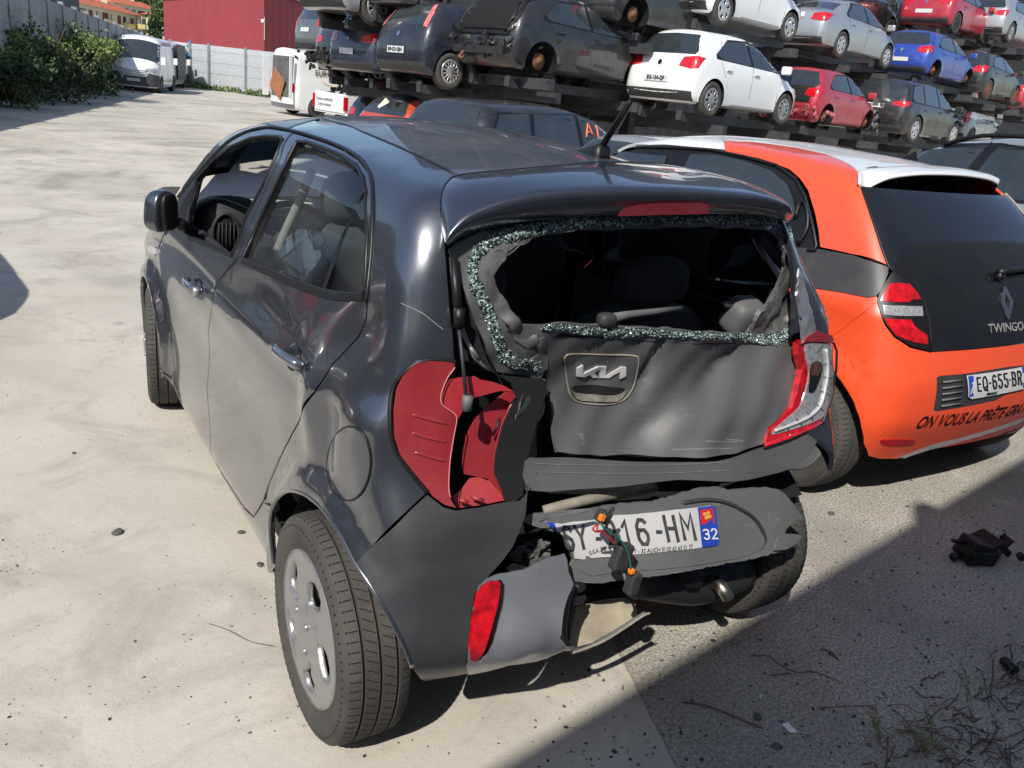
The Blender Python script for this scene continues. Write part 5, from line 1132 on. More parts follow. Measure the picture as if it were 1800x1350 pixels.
# diamond badge, wiper
dm = [(1757, 533), (1763, 506), (1776, 524), (1772, 562)]
bd = pxpatch('diamond_badge', FT, [(1755, 530), (1760, 505), (1764, 505), (1777, 530), (1774, 548), (1770, 562), (1766, 560), (1757, 536)], (0, 1, 0), MT['chrome'], tw, holes=[[(1762, 531), (1764, 516), (1771, 532), (1768, 546)]], sp=.03, off=.012, thick=.008, gap=0, lip=.002, lipd=.003, t=(.8, 14))
P = pt([(1745, 483), (1770, 479), (1810, 475), (1850, 474)]); tube('rear_wiper', P+grad(FT, P)*.03, [.018, .014, .010, .008], MT['black'], tw, 8)
P = pt([(1750, 488), (1758, 500)]); tube('wiper_pivot', [P[0]+grad(FT, P)[0]*.0, P[0]+grad(FT, P)[0]*.035], .02, MT['black'], tw, 10)
# front closure, windscreen, wheels
patch('windscreen', FT, [lc([(-.55, 1.9, 1.3), (0, 1.9, 1.3), (.55, 1.9, 1.3), (.64, 2.45, 1), (0, 2.6, 1), (-.64, 2.45, 1)])], (0, 0, -1), MT['bglass'], tw, sp=.1, thick=.005)
patch('bonnet', FT, [lc([(-.66, 2.5, 1), (0, 2.64, 1), (.66, 2.5, 1), (.66, 2.95, .9), (0, 3.05, .9), (-.66, 2.95, .9)])], (0, 0, -1), MT['orange'], tw, sp=.1, thick=.01)
patch('front_bumper', FT, [lc([(-.72, 3.1, .25), (.72, 3.1, .25), (.72, 3.1, .82), (-.72, 3.1, .82)])], (0, -1, 0), MT['orange'], tw, sp=.1, thick=.01)
for s, sd in ((-.715, -1), (.715, 1)):
    for yy in (0, 2.49): wheel(tw, TX+s, TY+yy, .300, R=.300, W=.195, rr=.215, style='twin', cover='rim', hi=True, side=sd)
for s in (-1, 1):
    for yc in (0, 2.49):
        V = []; Fc = []
        for k in range(17):
            a_ = math.radians(8+128*k/16)
            for x in (.79, .45): V.append((TX+s*x, TY+yc+.35*math.cos(a_), .30+.35*math.sin(a_)))
            V.append((TX+s*.45, TY+yc, .42))
            if k: b = 3*k; Fc += [(b-3, b-2, b+1, b), (b-2, b-1, b+1)]
        mesh_obj('wheel_arch_liner', V, Fc, MT['dark'], tw)
box('floor_pan', (TX, TY+1.3, .30), (1.3, 3.1, .04), MT['dark'], tw)
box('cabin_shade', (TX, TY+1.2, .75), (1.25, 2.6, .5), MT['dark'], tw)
def rebase(root, loc):
    root.location = loc
    for o in bpy.data.objects:
        if o.parent is root: o.location = o.location-Vector(loc)
rebase(tw, (TX, TY, 0))
# ================================================================== the yard behind: generic cars
def spec(kind):
    if kind == 'hatch': s = dict(wb=2.5, rov=.64, fov=.74, hw=.84, H=1.47, R=.305)
    if kind == 'mid': s = dict(wb=2.62, rov=.75, fov=.84, hw=.88, H=1.45, R=.315)
    if kind == 'sedan': s = dict(wb=2.70, rov=1.02, fov=.92, hw=.88, H=1.47, R=.315)
    if kind == 'suv': s = dict(wb=2.65, rov=.85, fov=.85, hw=.89, H=1.60, R=.345)
    if kind == 'mpv': s = dict(wb=2.70, rov=.78, fov=.82, hw=.87, H=1.66, R=.32)
    if kind == 'tall': s = dict(wb=2.75, rov=.80, fov=.85, hw=.90, H=1.735, R=.345)
    if kind == 'van': s = dict(wb=3.45, rov=1.0, fov=.86, hw=.98, H=2.30, R=.34)
    s['k'] = kind; wb, rov, fov, hw, H = (s[a] for a in ('wb', 'rov', 'fov', 'hw', 'H')); fe = wb+fov
    belt = .96 if kind in ('suv', 'mpv', 'tall') else (1.25 if kind == 'van' else .93); belt = 1.27 if kind == 'tall' else belt; s['belt'] = belt
    s['W'] = cs([(.15, hw-.06), (.3, hw-.02), (.5, hw-.005), (.75, hw), (belt-.03, hw-.02), (belt+.08, hw-.06), (H-.12, hw-(.25 if kind != 'van' else .12)), (H+.02, hw-(.33 if kind != 'van' else .2))], .03)
    s['P'] = cs([(-rov, .93), (-rov+.35, .985), (.3, 1), (wb, 1), (wb+.35, .97), (fe, .84)], .08)
    hood = .97 if kind in ('suv', 'mpv', 'tall') else .90
    if kind == 'van': top = [(-rov-.5, H), (0, H), (wb-1.0, H), (wb-.55, H-.10), (wb+.25, 1.30), (wb+.65, 1.08), (fe, .92), (fe+.1, .6)]
    elif kind == 'sedan': top = [(-rov-.3, 1.02), (-rov+.35, 1.07), (-.45, 1.10), (.30, H-.08), (.8, H-.01), (1.2, H), (1.6, H-.06), (2.5, .99), (wb+.2, .90), (fe-.15, .72), (fe, .5)]
    else: top = [(-rov-.3, H-.12), (-.4, H-.06), (0, H-.025), (.7, H), (1.2, H-.01), (wb*.60, H-.08), (wb*.92, hood+.08), (wb+.15, hood), (fe-.15, hood-.16), (fe, .5)]
    s['T'] = cs(top, .05 if kind != 'van' else .04)
    if kind == 'van': rear = [(.2, -rov+.05), (.5, -rov), (1.2, -rov+.02), (H, -rov+.08)]
    elif kind == 'sedan': rear = [(.15, -rov+.18), (.35, -rov), (.7, -rov), (.95, -rov+.06), (1.1, -rov+.2), (H, -rov+.5)]
    elif kind in ('suv', 'mpv', 'tall'): rear = [(.15, -rov+.18), (.35, -rov), (.75, -rov+.01), (1.0, -rov+.07), (H-.12, -rov+.34), (H+.05, -rov+.45)]
    else: rear = [(.15, -rov+.16), (.35, -rov), (.68, -rov), (.9, -rov+.07), (1.05, -rov+.15), (H-.10, -rov+.42), (H+.05, -rov+.56)]
    s['Y'] = cs(rear, .035)
    def F(P, s=s, fe=fe):
        x, y, z = P.T; W = s['W'](z)*s['P'](y)
        for yc in (0, s['wb']):
            W = W+.025*sstep(s['R']+.14, s['R']+.05, np.hypot(y-yc, z-s['R']))
        side = np.abs(x)-W; rear = -(y-s['Y'](z)-.10*x*x); tp = (z-s['T'](y)+.06*(x/.6)**2)*.9
        F_ = smax(smax(side, tp, .10 if s['k'] != 'van' else .14), rear, .13 if s['k'] != 'van' else .06)
        F_ = smax(F_, y-fe+.22*x*x, .22); return smax(F_, .20-z, .04)
    s['F'] = F
    return s
TYPES = {}
def body_mesh(s):
    n = (10, 34, 12); fe = s['wb']+s['fov']; y0, y1 = -s['rov'], fe; yc, Lh = (y0+y1)/2, (y1-y0)/2
    V = {}; Fc = []; keys = []
    def idx(a, b, c):
        k = (a, b, c)
        if k not in V: V[k] = len(keys); keys.append(k)
        return V[k]
    nx, ny, nz = n
    for a in range(nx):
        for b in range(ny): Fc.append((idx(a, b, nz), idx(a+1, b, nz), idx(a+1, b+1, nz), idx(a, b+1, nz))); Fc.append((idx(a, b, 0), idx(a, b+1, 0), idx(a+1, b+1, 0), idx(a+1, b, 0)))
    for a in range(nx):
        for c in range(nz): Fc.append((idx(a, 0, c), idx(a+1, 0, c), idx(a+1, 0, c+1), idx(a, 0, c+1))); Fc.append((idx(a, ny, c), idx(a, ny, c+1), idx(a+1, ny, c+1), idx(a+1, ny, c)))
    for b in range(ny):
        for c in range(nz): Fc.append((idx(0, b, c), idx(0, b, c+1), idx(0, b+1, c+1), idx(0, b+1, c))); Fc.append((idx(nx, b, c), idx(nx, b+1, c), idx(nx, b+1, c+1), idx(nx, b, c+1)))
    K = np.array(keys, float); a = K[:, 0]/nx*2-1; b = K[:, 1]/ny*2-1; c = K[:, 2]/nz*2-1
    zc = s['H']*.48; T = np.stack([a*s['hw'], yc+b*Lh, zc+c*(s['H']*.5)], 1)
    Cn = np.stack([a*s['hw']*.35, yc+np.clip(b, -.82, .82)*Lh, np.full(len(a), zc)+c*.12], 1); D = T-Cn
    P, ok = march(s['F'], Cn+D*2.2, -D, 0, 2.2, 120)
    me = bpy.data.meshes.new('body'); me.from_pydata([tuple(p) for p in P], [], Fc); me.materials.append(MT['black'])
    o = bpy.data.objects.new('body', me); C.objects.link(o); cut = []
    for yw in (0, s['wb']):
        for sx in (-1, 1):
            bm = bmesh.new(); bmesh.ops.create_cone(bm, cap_ends=True, segments=28, radius1=s['R']+.055, radius2=s['R']+.055, depth=.6, matrix=Matrix.Translation((sx*(s['hw']+.02), yw, s['R']+.0)) @ Matrix.Rotation(PI/2, 4, 'Y'))
            cm = bpy.data.meshes.new('cut'); bm.to_mesh(cm); bm.free(); cm.materials.append(MT['dark']); co = bpy.data.objects.new('cut', cm); C.objects.link(co); cut.append(co)
            m = o.modifiers.new('b', 'BOOLEAN'); m.operation = 'DIFFERENCE'; m.object = co; m.solver = 'EXACT'; m.material_mode = 'TRANSFER'
    dg = bpy.context.evaluated_depsgraph_get(); m2 = bpy.data.meshes.new_from_object(o.evaluated_get(dg)); bpy.data.objects.remove(o)
    for co in cut: bpy.data.objects.remove(co)
    m2.name = 'body'; m2.polygons.foreach_set('use_smooth', [True]*len(m2.polygons)); m2.set_sharp_from_angle(angle=math.radians(40)); return m2
def get_type(kind):
    if kind in TYPES: return TYPES[kind]
    s = spec(kind); F = s['F']; L = []; wb, rov, hw, H, bl = s['wb'], s['rov'], s['hw'], s['H'], s['belt']
    L.append(('body', body_mesh(s), 'paint', None))
    tmp = empty('tmp')
    def grab(name, loops, d, role, sub=None, **k):
        k = dict(dict(sp=.12, thick=0, lip=.008, lipd=.004, gap=0, step=.06, rng_t=2.2), **k); o = patch(name, F, loops, d, MT['black'], tmp, ctr=(0, np.mean(np.array(loops[0])[:, 1]), np.mean(np.array(loops[0])[:, 2])), **k); L.append((name, o.data, role, sub)); bpy.data.objects.remove(o)
    def sd(pts): return [(0, a, b) for a, b in pts]
    t = H-.13
    if kind == 'van': wins = [[(wb-.62, 1.30), (wb-.62, 1.92), (wb-.45, 1.98), (wb+.05, 1.50), (wb+.12, 1.28)]]; surround = None
    elif kind == 'sedan': wins = [[(1.28, bl+.02), (1.26, t+.02), (1.62, t-.03), (2.30, bl+.06), (2.32, bl+.02)], [(1.20, bl+.03), (1.17, t+.02), (.55, t-.04), (.12, bl+.10), (.22, bl+.04)]]
    elif kind in ('suv', 'mpv', 'tall'): wins = [[(1.30, bl+.02), (1.27, t+.02), (1.62, t-.05), (2.34, bl+.12), (2.36, bl+.02)], [(1.22, bl+.03), (1.19, t+.02), (.40, t-.01), (.32, bl+.05)], [(.25, bl+.06), (.32, t-.01), (-.20, t-.05), (-.42, bl+.15), (-.30, bl+.07)]]
    else: wins = [[(1.20, bl+.02), (1.17, t+.01), (1.50, t-.05), (2.26, bl+.06), (2.28, bl+.01)], [(1.12, bl+.03), (1.09, t+.01), (.42, t-.04), (.06, bl+.13), (.14, bl+.06)]]
    for side, d in ((1, (-1, 0, 0)), (-1, (1, 0, 0))):
        if kind != 'van':
            y0 = min(p[0] for w_ in wins for p in w_)-.05; y1 = max(p[0] for w_ in wins for p in w_)+.06
            fr = [(y0, bl+.05), (y1, bl-.01), (y1-.02, bl+.06), (wins[0][2][0]+.04, wins[0][2][1]+.045), (1.2, t+.045), (.5, t-.0)] + ([(-.22, t-.02)] if kind in ('suv', 'mpv', 'tall') else []) + [(y0, bl+.12)]
            grab('window_surround', [sd(fr)], d, 'black', off=.007)
        for w_ in wins: grab('window_glass', [sd(w_)], d, 'glass', off=.012)
        for hy in ((wb*.5-.02, .30*wb/2.5) if kind != 'van' else (wb-.55,)):
            P, ok = march(F, np.array([[0, hy+.0, bl-.10], [0, hy+.16, bl-.10]]), np.array([-side, 0, 0.])*1., -2, 0, 200)
            P = P+np.array([side*.02, 0, 0]); V, Fc = tube_geo([P[0], P[1]], .016, 6); me = bpy.data.meshes.new('door_handle'); me.from_pydata(V, [], Fc); L.append(('door_handle', me, 'handle', None))
        # door seams
        sms = [[(wb*.47, t+.05), (wb*.475, bl), (wb*.475, .26)], [(wb*.90, bl), (wb*.86, .5), (wb*.84, .26)], [(.05+.3, t-.0) if kind in ('suv', 'mpv', 'tall') else (.28, t-.05), (.16 if kind not in ('suv', 'mpv', 'tall') else .28, bl), (.36, .62), (.47, .40), (.5, .26)], [(wb*.84, .26), (.5, .26)]] if kind != 'van' else [[(wb-.68, 2.0), (wb-.68, .35)], [(wb-1.9, 2.0), (wb-1.9, .35)], [(wb+.2, 1.2), (wb+.1, .7)]]
        for q in sms:
            P = np.array([(0, a, b) for a, b in q]); P = dens(P, .12, False); P, ok = march(F, P, np.array([-side, 0, 0.]), -2, 0, 120); V, Fc = tube_geo(P+np.array([side*-.001, 0, 0]), .005, 4, False); me = bpy.data.meshes.new('door_seam'); me.from_pydata(V, [], Fc); L.append(('door_seam', me, 'black', None))
        # rear lamps
        x0 = hw*.50 if kind not in ('mpv', 'van', 'tall') else hw*.80
        z0, z1 = {'hatch': (.76, .98), 'mid': (.74, .93), 'sedan': (.74, .95), 'suv': (.86, 1.02), 'mpv': (.85, 1.35), 'tall': (.95, 1.3), 'van': (.80, 1.25)}[kind]
        q = [(side*x0, 0, z0+.04), (side*hw*.8, 0, z0), (side*hw*1.02, 0, z0+.02), (side*hw*1.0, 0, z1-.02), (side*hw*.85, 0, z1), (side*(x0+.04), 0, z1-.03)]
        grab('tail_lamp', [q], (-side*.45, 1, 0) if kind != 'van' else (-side*.1, 1, 0), 'lamp', off=.008, sp=.08, ctr=None) if False else None
        if kind in ('mpv', 'van', 'tall'): q = [(side*hw*.70, 0, z0+.02), (side*hw*.88, 0, z0), (side*hw*(.86 if kind == 'mpv' else .92), 0, z0+.15), (side*hw*(.78 if kind == 'mpv' else .88), 0, z1-.12), (side*hw*.68, 0, z1-.14)]
        o = patch('tail_lamp', F, [[march(F, np.array([[a, -3., c]]), np.array([0, 1., 0]), 0, 3.5, 300)[0][0]+np.array([0, 0, 0]) for a, b, c in [(min(max(p[0], -hw*.93), hw*.93), 0, p[2]) for p in q]]], (-side*.35, 1, 0), MT['black'], tmp, sp=.08, thick=0, gap=0, lip=.012, lipd=.010, off=.014, step=.06); L.append(('tail_lamp', o.data, 'lamp', None)); bpy.data.objects.remove(o)
        # headlamps
        z0 = {'van': .80}.get(kind, .62)
        q = [(side*hw*.50, wb+s['fov'], z0+.05), (side*hw*.85, wb+s['fov']-.1, z0), (side*hw*.93, wb+.45, z0+.10), (side*hw*.80, wb+.5, z0+.20), (side*hw*.5, wb+s['fov'], z0+.15)]
        o = patch('headlamp', F, [q], (-side*.3, -1, 0), MT['black'], tmp, sp=.1, thick=0, gap=0, lip=.01, off=.01, step=.06); L.append(('headlamp', o.data, 'clear', None)); bpy.data.objects.remove(o)
        bm = bmesh.new(); bx(bm, (side*(hw+.10), wb*.86 if kind != 'van' else wb+.05, bl+.06), (.2, .10, .15 if kind != 'van' else .32), None, .03); me = bpy.data.meshes.new('door_mirror'); bm.to_mesh(me); bm.free(); L.append(('door_mirror', me, 'mirror', None))
    # glass front/back, bumper
    r = .70 if kind != 'van' else .78
    zt = H-.13 if kind not in ('sedan',) else H-.11; zb = {'sedan': 1.13, 'suv': 1.08, 'mpv': 1.05, 'tall': 1.25, 'van': 1.35, 'hatch': 1.0, 'mid': .99}[kind]
    if kind == 'sedan':
        grab('rear_window', [[(-.58, .1, 1.3), (.58, .1, 1.3), (.66, -.42, 1.1), (-.66, -.42, 1.1)]], (0, 0, -1), 'glass', off=.006)
    elif kind == 'van':
        for sx in (-1, 1): grab('rear_window', [[(sx*.10, 0, 1.35), (sx*.80, 0, 1.35), (sx*.78, 0, 1.95), (sx*.10, 0, 1.95)]], (0, 1, 0), 'glass', off=.006)
    else: grab('rear_window', [[(-.66, 0, zb), (.66, 0, zb), (.68, 0, zb+.06), (.50, 0, zt), (0, 0, zt+.02), (-.50, 0, zt), (-.68, 0, zb+.06)]], (0, 1, 0), 'glass', off=.006)
    ws = {'van': [(-.80, wb-.46, 2), (.80, wb-.46, 2), (.86, wb+.22, 1.3), (-.86, wb+.22, 1.3)], 'sedan': [(-.56, 1.62, 1.4), (.56, 1.62, 1.4), (.70, 2.36, 1), (0, 2.46, 1), (-.70, 2.36, 1)]}.get(kind, [(-.55, wb*.60+.04, 1.4), (.55, wb*.60+.04, 1.4), (.70, wb*.89, 1), (0, wb*.93, 1), (-.70, wb*.89, 1)])
    grab('windscreen', [ws], (0, 0, -1), 'glass', off=.006)
    grab('lower_bumper', [[(-hw*.9, 0, .24), (hw*.9, 0, .24), (hw*.9, 0, .40), (-hw*.9, 0, .40)]], (0, 1, 0), 'bumper', off=.006)
    grab('front_grille', [[(-hw*.62, 0, .30), (hw*.62, 0, .30), (hw*.55, 0, .55 if kind != 'van' else .95), (-hw*.55, 0, .55 if kind != 'van' else .95)]], (0, -1, 0), 'black', off=.006)
    zp = {'hatch': .52, 'mid': .52, 'sedan': .82, 'suv': .80, 'mpv': .70, 'tall': .8, 'van': .75}[kind]
    grab('number_plate', [[(-.26, 0, zp), (.26, 0, zp), (.26, 0, zp+.11), (-.26, 0, zp+.11)]], (0, 1, 0), 'plate', off=.02, lip=0)
    grab('maker_badge', [[(.045*math.cos(a), 0, zp+(.32 if zp < .6 else .2)+.045*math.sin(a)) for a in np.linspace(0, 2*PI, 12, endpoint=False)]], (0, 1, 0), 'chrome', off=.016, lip=0, step=.1)
    bpy.data.objects.remove(tmp); s['parts'] = L; TYPES[kind] = s; return s
PAINTS = {}
def paint(name, col, metal=.2, dust=.12):
    if name not in PAINTS: PAINTS[name] = mat(name+'_paint', col, rough=.3, metal=metal, coat=.9, coatr=.03, dust=dust, dustcol=(.3, .28, .25))
    return PAINTS[name]
def roles(p, lamp='lens', plate='plate', bumper=None):
    return dict(paint=p, glass=MT['bglass'], black=MT['black'], handle=p, lamp=MT[lamp], clear=MT['clear'], mirror=p, bumper=bumper or MT['plast'], plate=MT[plate], chrome=MT['chrome'])
def junk(nm, root, c, sp, n, size, m, seed=1):
    r = np.random.default_rng(seed); bm = bmesh.new()
    for i in range(n):
        bx(bm, np.array(c)+r.normal(0, 1, 3)*np.array(sp)*.5, r.uniform(.25, 1, 3)*np.array(size), Matrix.Rotation(r.uniform(0, 3), 3, 'X') @ Matrix.Rotation(r.uniform(0, 3), 3, 'Z'))
    o = bm_obj(nm, bm, m, root)
    if n >= 40: o['kind'] = 'stuff'
    return o
def car(kind, W, yaw, p, label, cat='car', group=None, style='ten', cover='alloy', sc=(1, 1, 1), name='parked_car', skip=(), nowheel=(), lamp='lens', bumper=None, contact=(1, 0), roll=0., skiproles=()):
    s = get_type(kind); R = roles(p, lamp, bumper=bumper); rt = empty(name, (0, 0, 0), -yaw, label, cat, group); rt.scale = sc
    rt.rotation_euler = (0, roll, -yaw)
    off = Matrix.Rotation(-yaw, 3, 'Z') @ Vector((contact[0]*(s['hw']-.05)*sc[0], contact[1]*s['wb']*sc[1], 0)); rt.location = Vector(tuple(W))-off
    for nm, me, role, sub in s['parts']:
        if nm in skip: continue
        if not len(me.materials): me.materials.append(MT['black'])
        o = bpy.data.objects.new(nm, me); C.objects.link(o); o.parent = rt; o.material_slots[0].link = 'OBJECT'; o.material_slots[0].material = R[role]
        if nm == 'body': o.name = 'body'
    R_ = s['R']
    for i, (sx, yy) in enumerate(((-1, 0), (1, 0), (-1, s['wb']), (1, s['wb']))):
        x = sx*(s['hw']-.10)
        if i in nowheel:
            d = tube('brake_disc', [(x-.02, yy, R_+.05), (x+.02, yy, R_+.05)], .13, MT['rust'], rt, 18); tube('hub', [(x-.06, yy, R_+.05), (x+.06, yy, R_+.05)], .06, MT['rust'], rt, 12)
        else: wheel(rt, x, yy, R_, R=R_, W=.20, rr=R_*.68, style=style, cover=cover, side=sx)
    return rt
D2 = math.radians
H0 = D2(79)
NAVY = paint('navy', (.006, .009, .022)); BLK = paint('black', (.006, .007, .010)); WHT = paint('white', (.78, .79, .78), 0, .05); SIL = paint('silver', (.40, .42, .44), .55); RED = paint('red', (.42, .008, .030)); BLUE = paint('blue', (.012, .055, .36), .3); GREY = paint('grey', (.13, .14, .155), .4); LGREY = paint('pale_grey', (.30, .315, .33), .3); ORG = paint('orange_red', (.50, .06, .02)); DBL = paint('dark_blue', (.02, .028, .06)); MAR = paint('maroon', (.12, .012, .02))
G = 'scrapped cars stacked on the storage rack'
rackcars = []
def rc(*a, **k):
    k.setdefault('group', G); k.setdefault('name', 'scrapped_car'); o = car(*a, **k); rackcars.append(o); return o
A = lambda x, y, d: atd(x, y, d)
punto = rc('hatch', A(787, 158, 15), H0, NAVY, 'dark navy hatchback on the rack with pinkish lamps high on its rear pillars', style='multi', sc=(1, 1, 1.03), skip=('tail_lamp',))
s_ = TYPES['hatch']
for sx in (-1, 1): patch('tail_lamp', s_['F'], [[(sx*.60, -.5, .98), (sx*.70, -.5, .96), (sx*.66, -.4, 1.20), (sx*.57, -.3, 1.36), (sx*.52, -.3, 1.34)]], (-sx*.3, 1, 0), mat('pinkish_lamp', (.62, .16, .15), rough=.15, coat=1, var=.5, vscale=12), punto, sp=.06, thick=0, gap=0, lip=.01, off=.012, rng_t=2)
def plate_text(root, s, F, zc, size=.085, x=0., yy=-1.2, m='ink'):
    P, _ = march(F, np.array([[x, -3., zc]]), np.array([0, 1., 0]), 0, 3.4, 300); return text_obj('plate_text', s, size, MT[m], frame_m(P[0]+np.array([0, -.024, 0]), (1, 0, 0), (0, 0, 1)), root, ext=.0005, bold=.003)
plate_text(punto, 'DP-521-QN', s_['F'], .575)
clio = rc('hatch', A(945, 148, 14.3), H0-.02, BLK, 'stripped black hatchback on the rack with its tailgate and rear bumper torn off', sc=(1.02, 1.05, 1.04), skip=('rear_window', 'tail_lamp', 'number_plate', 'maker_badge', 'lower_bumper', 'front_grille', 'headlamp'), nowheel=(1, 3), group=G)
F_ = s_['F']
patch('tailgate_opening', F_, [[(-.60, 0, .70), (.60, 0, .70), (.68, 0, 1.0), (.56, 0, 1.36), (-.56, 0, 1.36), (-.68, 0, 1.0)]], (0, 1, 0), MT['dark'], clio, sp=.15, thick=0, lip=0, gap=0, off=.008, rng_t=2)
for q in ([(-.60, .70), (.60, .70), (.70, 1.0), (.58, 1.37), (-.58, 1.37), (-.70, 1.0), (-.60, .70)], [(-.52, .78), (.52, .78), (.60, 1.0), (.50, 1.31)]):
    P, _ = march(F_, dens(np.array([(a, -3., b) for a, b in q]), .1, False), np.array([0, 1., 0]), 0, 3.4, 300); tube('opening_flange', P+np.array([0, -.015, 0]), .018, MT['black'], clio, 6)
tube('seat_belt', [(-.3, -.35, .80), (-.05, -.45, .98), (.2, -.40, 1.02)], .03, mat('pale_trim', (.5, .5, .47), rough=.7), clio, 6); tube('seat_belt', [(.25, -.40, .76), (.34, -.42, 1.0), (.2, -.3, 1.28)], .015, MT['inner'], clio, 6)
box('crash_bar', (0, -.70, .44), (1.25, .06, .12), MT['steel'], clio, bev=.01); junk('torn_metal', clio, (0, -.64, .55), (1.2, .1, .2), 40, (.12, .06, .10), MT['steel'], 2); junk('lamp_housing', clio, (.66, -.55, .72), (.1, .12, .22), 14, (.10, .05, .12), MT['inner'], 3)
tube('tow_hook', [(-.35, -.70, .40), (-.35, -.80, .30), (-.2, -.85, .28)], .03, MT['rust'], clio, 8)
junk('torn_metal', clio, (0.2, 3.2, .62), (1.3, .25, .35), 70, (.22, .12, .16), MT['inner'], 5); junk('front_parts', clio, (.5, 3.25, .42), (.4, .2, .3), 30, (.14, .1, .2), MT['black'], 6); junk('coolant_bag', clio, (.75, 3.3, .45), (.05, .1, .2), 8, (.12, .1, .2), mat('turquoise_plastic', (.10, .42, .50), rough=.4), 7)
c3 = rc('hatch', A(1242, 207, 15.4), H0, WHT, 'clean white hatchback on the lowest rack level with grey plastic wheel covers', style='ten', cover='rim', sc=(1.02, 1.03, 1.05))
plate_text(c3, 'EG-154-QF', F_, .575)
aygo = rc('hatch', A(1444, 232, 19.6), H0-.03, RED, 'bright red small hatchback on the rack with its rear bumper and rear wheel missing', sc=(.96, .92, .98), nowheel=(1, 3), skip=('number_plate', 'lower_bumper'))
patch('missing_bumper', F_, [[(-.80, 0, .28), (.80, 0, .28), (.80, 0, .50), (.5, 0, .55), (-.5, 0, .55), (-.8, 0, .5)]], (0, 1, 0), mat('bare_red_metal', (.26, .03, .035), rough=.5, metal=.3, var=.5), aygo, sp=.1, thick=0, lip=0, gap=0, off=.006, rng_t=2)
patch('tailgate_black', F_, [[(-.58, 0, .62), (.58, 0, .62), (.62, 0, 1.0), (-.62, 0, 1.0)]], (0, 1, 0), MT['black'], aygo, sp=.1, thick=0, lip=0, gap=0, off=.007, rng_t=2)
junk('torn_metal', aygo, (0, -.62, .42), (1.3, .1, .15), 50, (.14, .08, .10), mat('torn_pink_metal', (.45, .14, .15), rough=.5, metal=.3), 9); junk('torn_metal', aygo, (.5, 3.15, .5), (.6, .2, .4), 50, (.16, .1, .14), MT['inner'], 10)
qash = rc('suv', A(1600, 252, 22), H0+.0, BLK, 'black crossover on the lowest rack level with a crumpled far end', style='five', cover='alloy', sc=(1, 1, 1)); plate_text(qash, '529 PL', TYPES['suv']['F'], .855)
junk('torn_metal', qash, (.6, 3.0, .7), (.3, .6, .4), 40, (.2, .15, .18), MT['steel'], 12)
rc('sedan', A(1471, 103, 20.5), H0-.02, SIL, 'silver liftback on the second rack level with a dark replacement front wing', style='six', cover='alloy')
b206 = rc('hatch', A(1636, 146, 23.5), H0, BLUE, 'bright blue small hatchback on the second rack level without wheels', sc=(1, 1, .96), nowheel=(1, 3))
rc('hatch', A(1730, 176, 26), H0, BLK, 'black hatchback with rusty steel wheels on the second rack level at the far right', style='steel', cover='rust')
rc('hatch', A(1675, 60, 25.5), H0, RED, 'dark red hatchback on the third rack level cut off by the top of the photo', style='six', cover='steel', lamp='lens')
rc('mid', A(1770, 76, 27), H0, SIL, 'silver hatchback on the third rack level at the top right corner', style='ten', cover='rim')
rc('hatch', A(1265, 47, 16.2), H0, WHT, 'white hatchback on the second rack level with bright alloy wheels', style='five', cover='alloy', bumper=MT['steel'])
rc('mid', A(1010, 78, 17.5), H0, DBL, 'dark blue hatchback above and behind the stripped black one on the rack', style='five', cover='steel', nowheel=(3,))
rc('hatch', A(1118, 130, 21), H0, paint('slate', (.05, .055, .08)), 'slate blue hatchback seen between the stripped black car and the white one', style='steel', cover='steel')
rc('mpv', A(600, 108, 24), H0+.05, GREY, 'grey boxy people carrier with rear doors raised on the rack at the left end', style='five', cover='alloy')
mz = rc('mid', A(664, 148, 18.5), H0, BLK, 'small black wrecked hatchback without rear bumper beside the grey people carrier', style='six', cover='alloy', skip=('number_plate', 'lower_bumper')); junk('torn_metal', mz, (0, -.72, .46), (1.4, .12, .22), 60, (.16, .07, .10), MT['steel'], 21)
rc('mid', A(700, 152, 17), H0, DBL, 'dark blue saloon half hidden behind the navy hatchback', style='five', cover='alloy')
rc('suv', A(660, 46, 16), H0, LGREY, 'pale grey crossover at the top left end of the rack with ten-spoke wheel', style='ten', cover='alloy')
rc('hatch', A(760, 34, 15.2), H0, GREY, 'mid grey hatchback on the second rack level above the navy one', style='five', cover='steel')
rc('hatch', A(654, 118, 22), H0, WHT, 'white hatchback seen through the gap at the left end of the rack', style='multi', cover='alloy')
rc('hatch', A(1110, 62, 15.2), H0, BLK, 'black hatchback on the second rack level seen from below with an empty wheel arch', style='steel', cover='steel', nowheel=(1,))
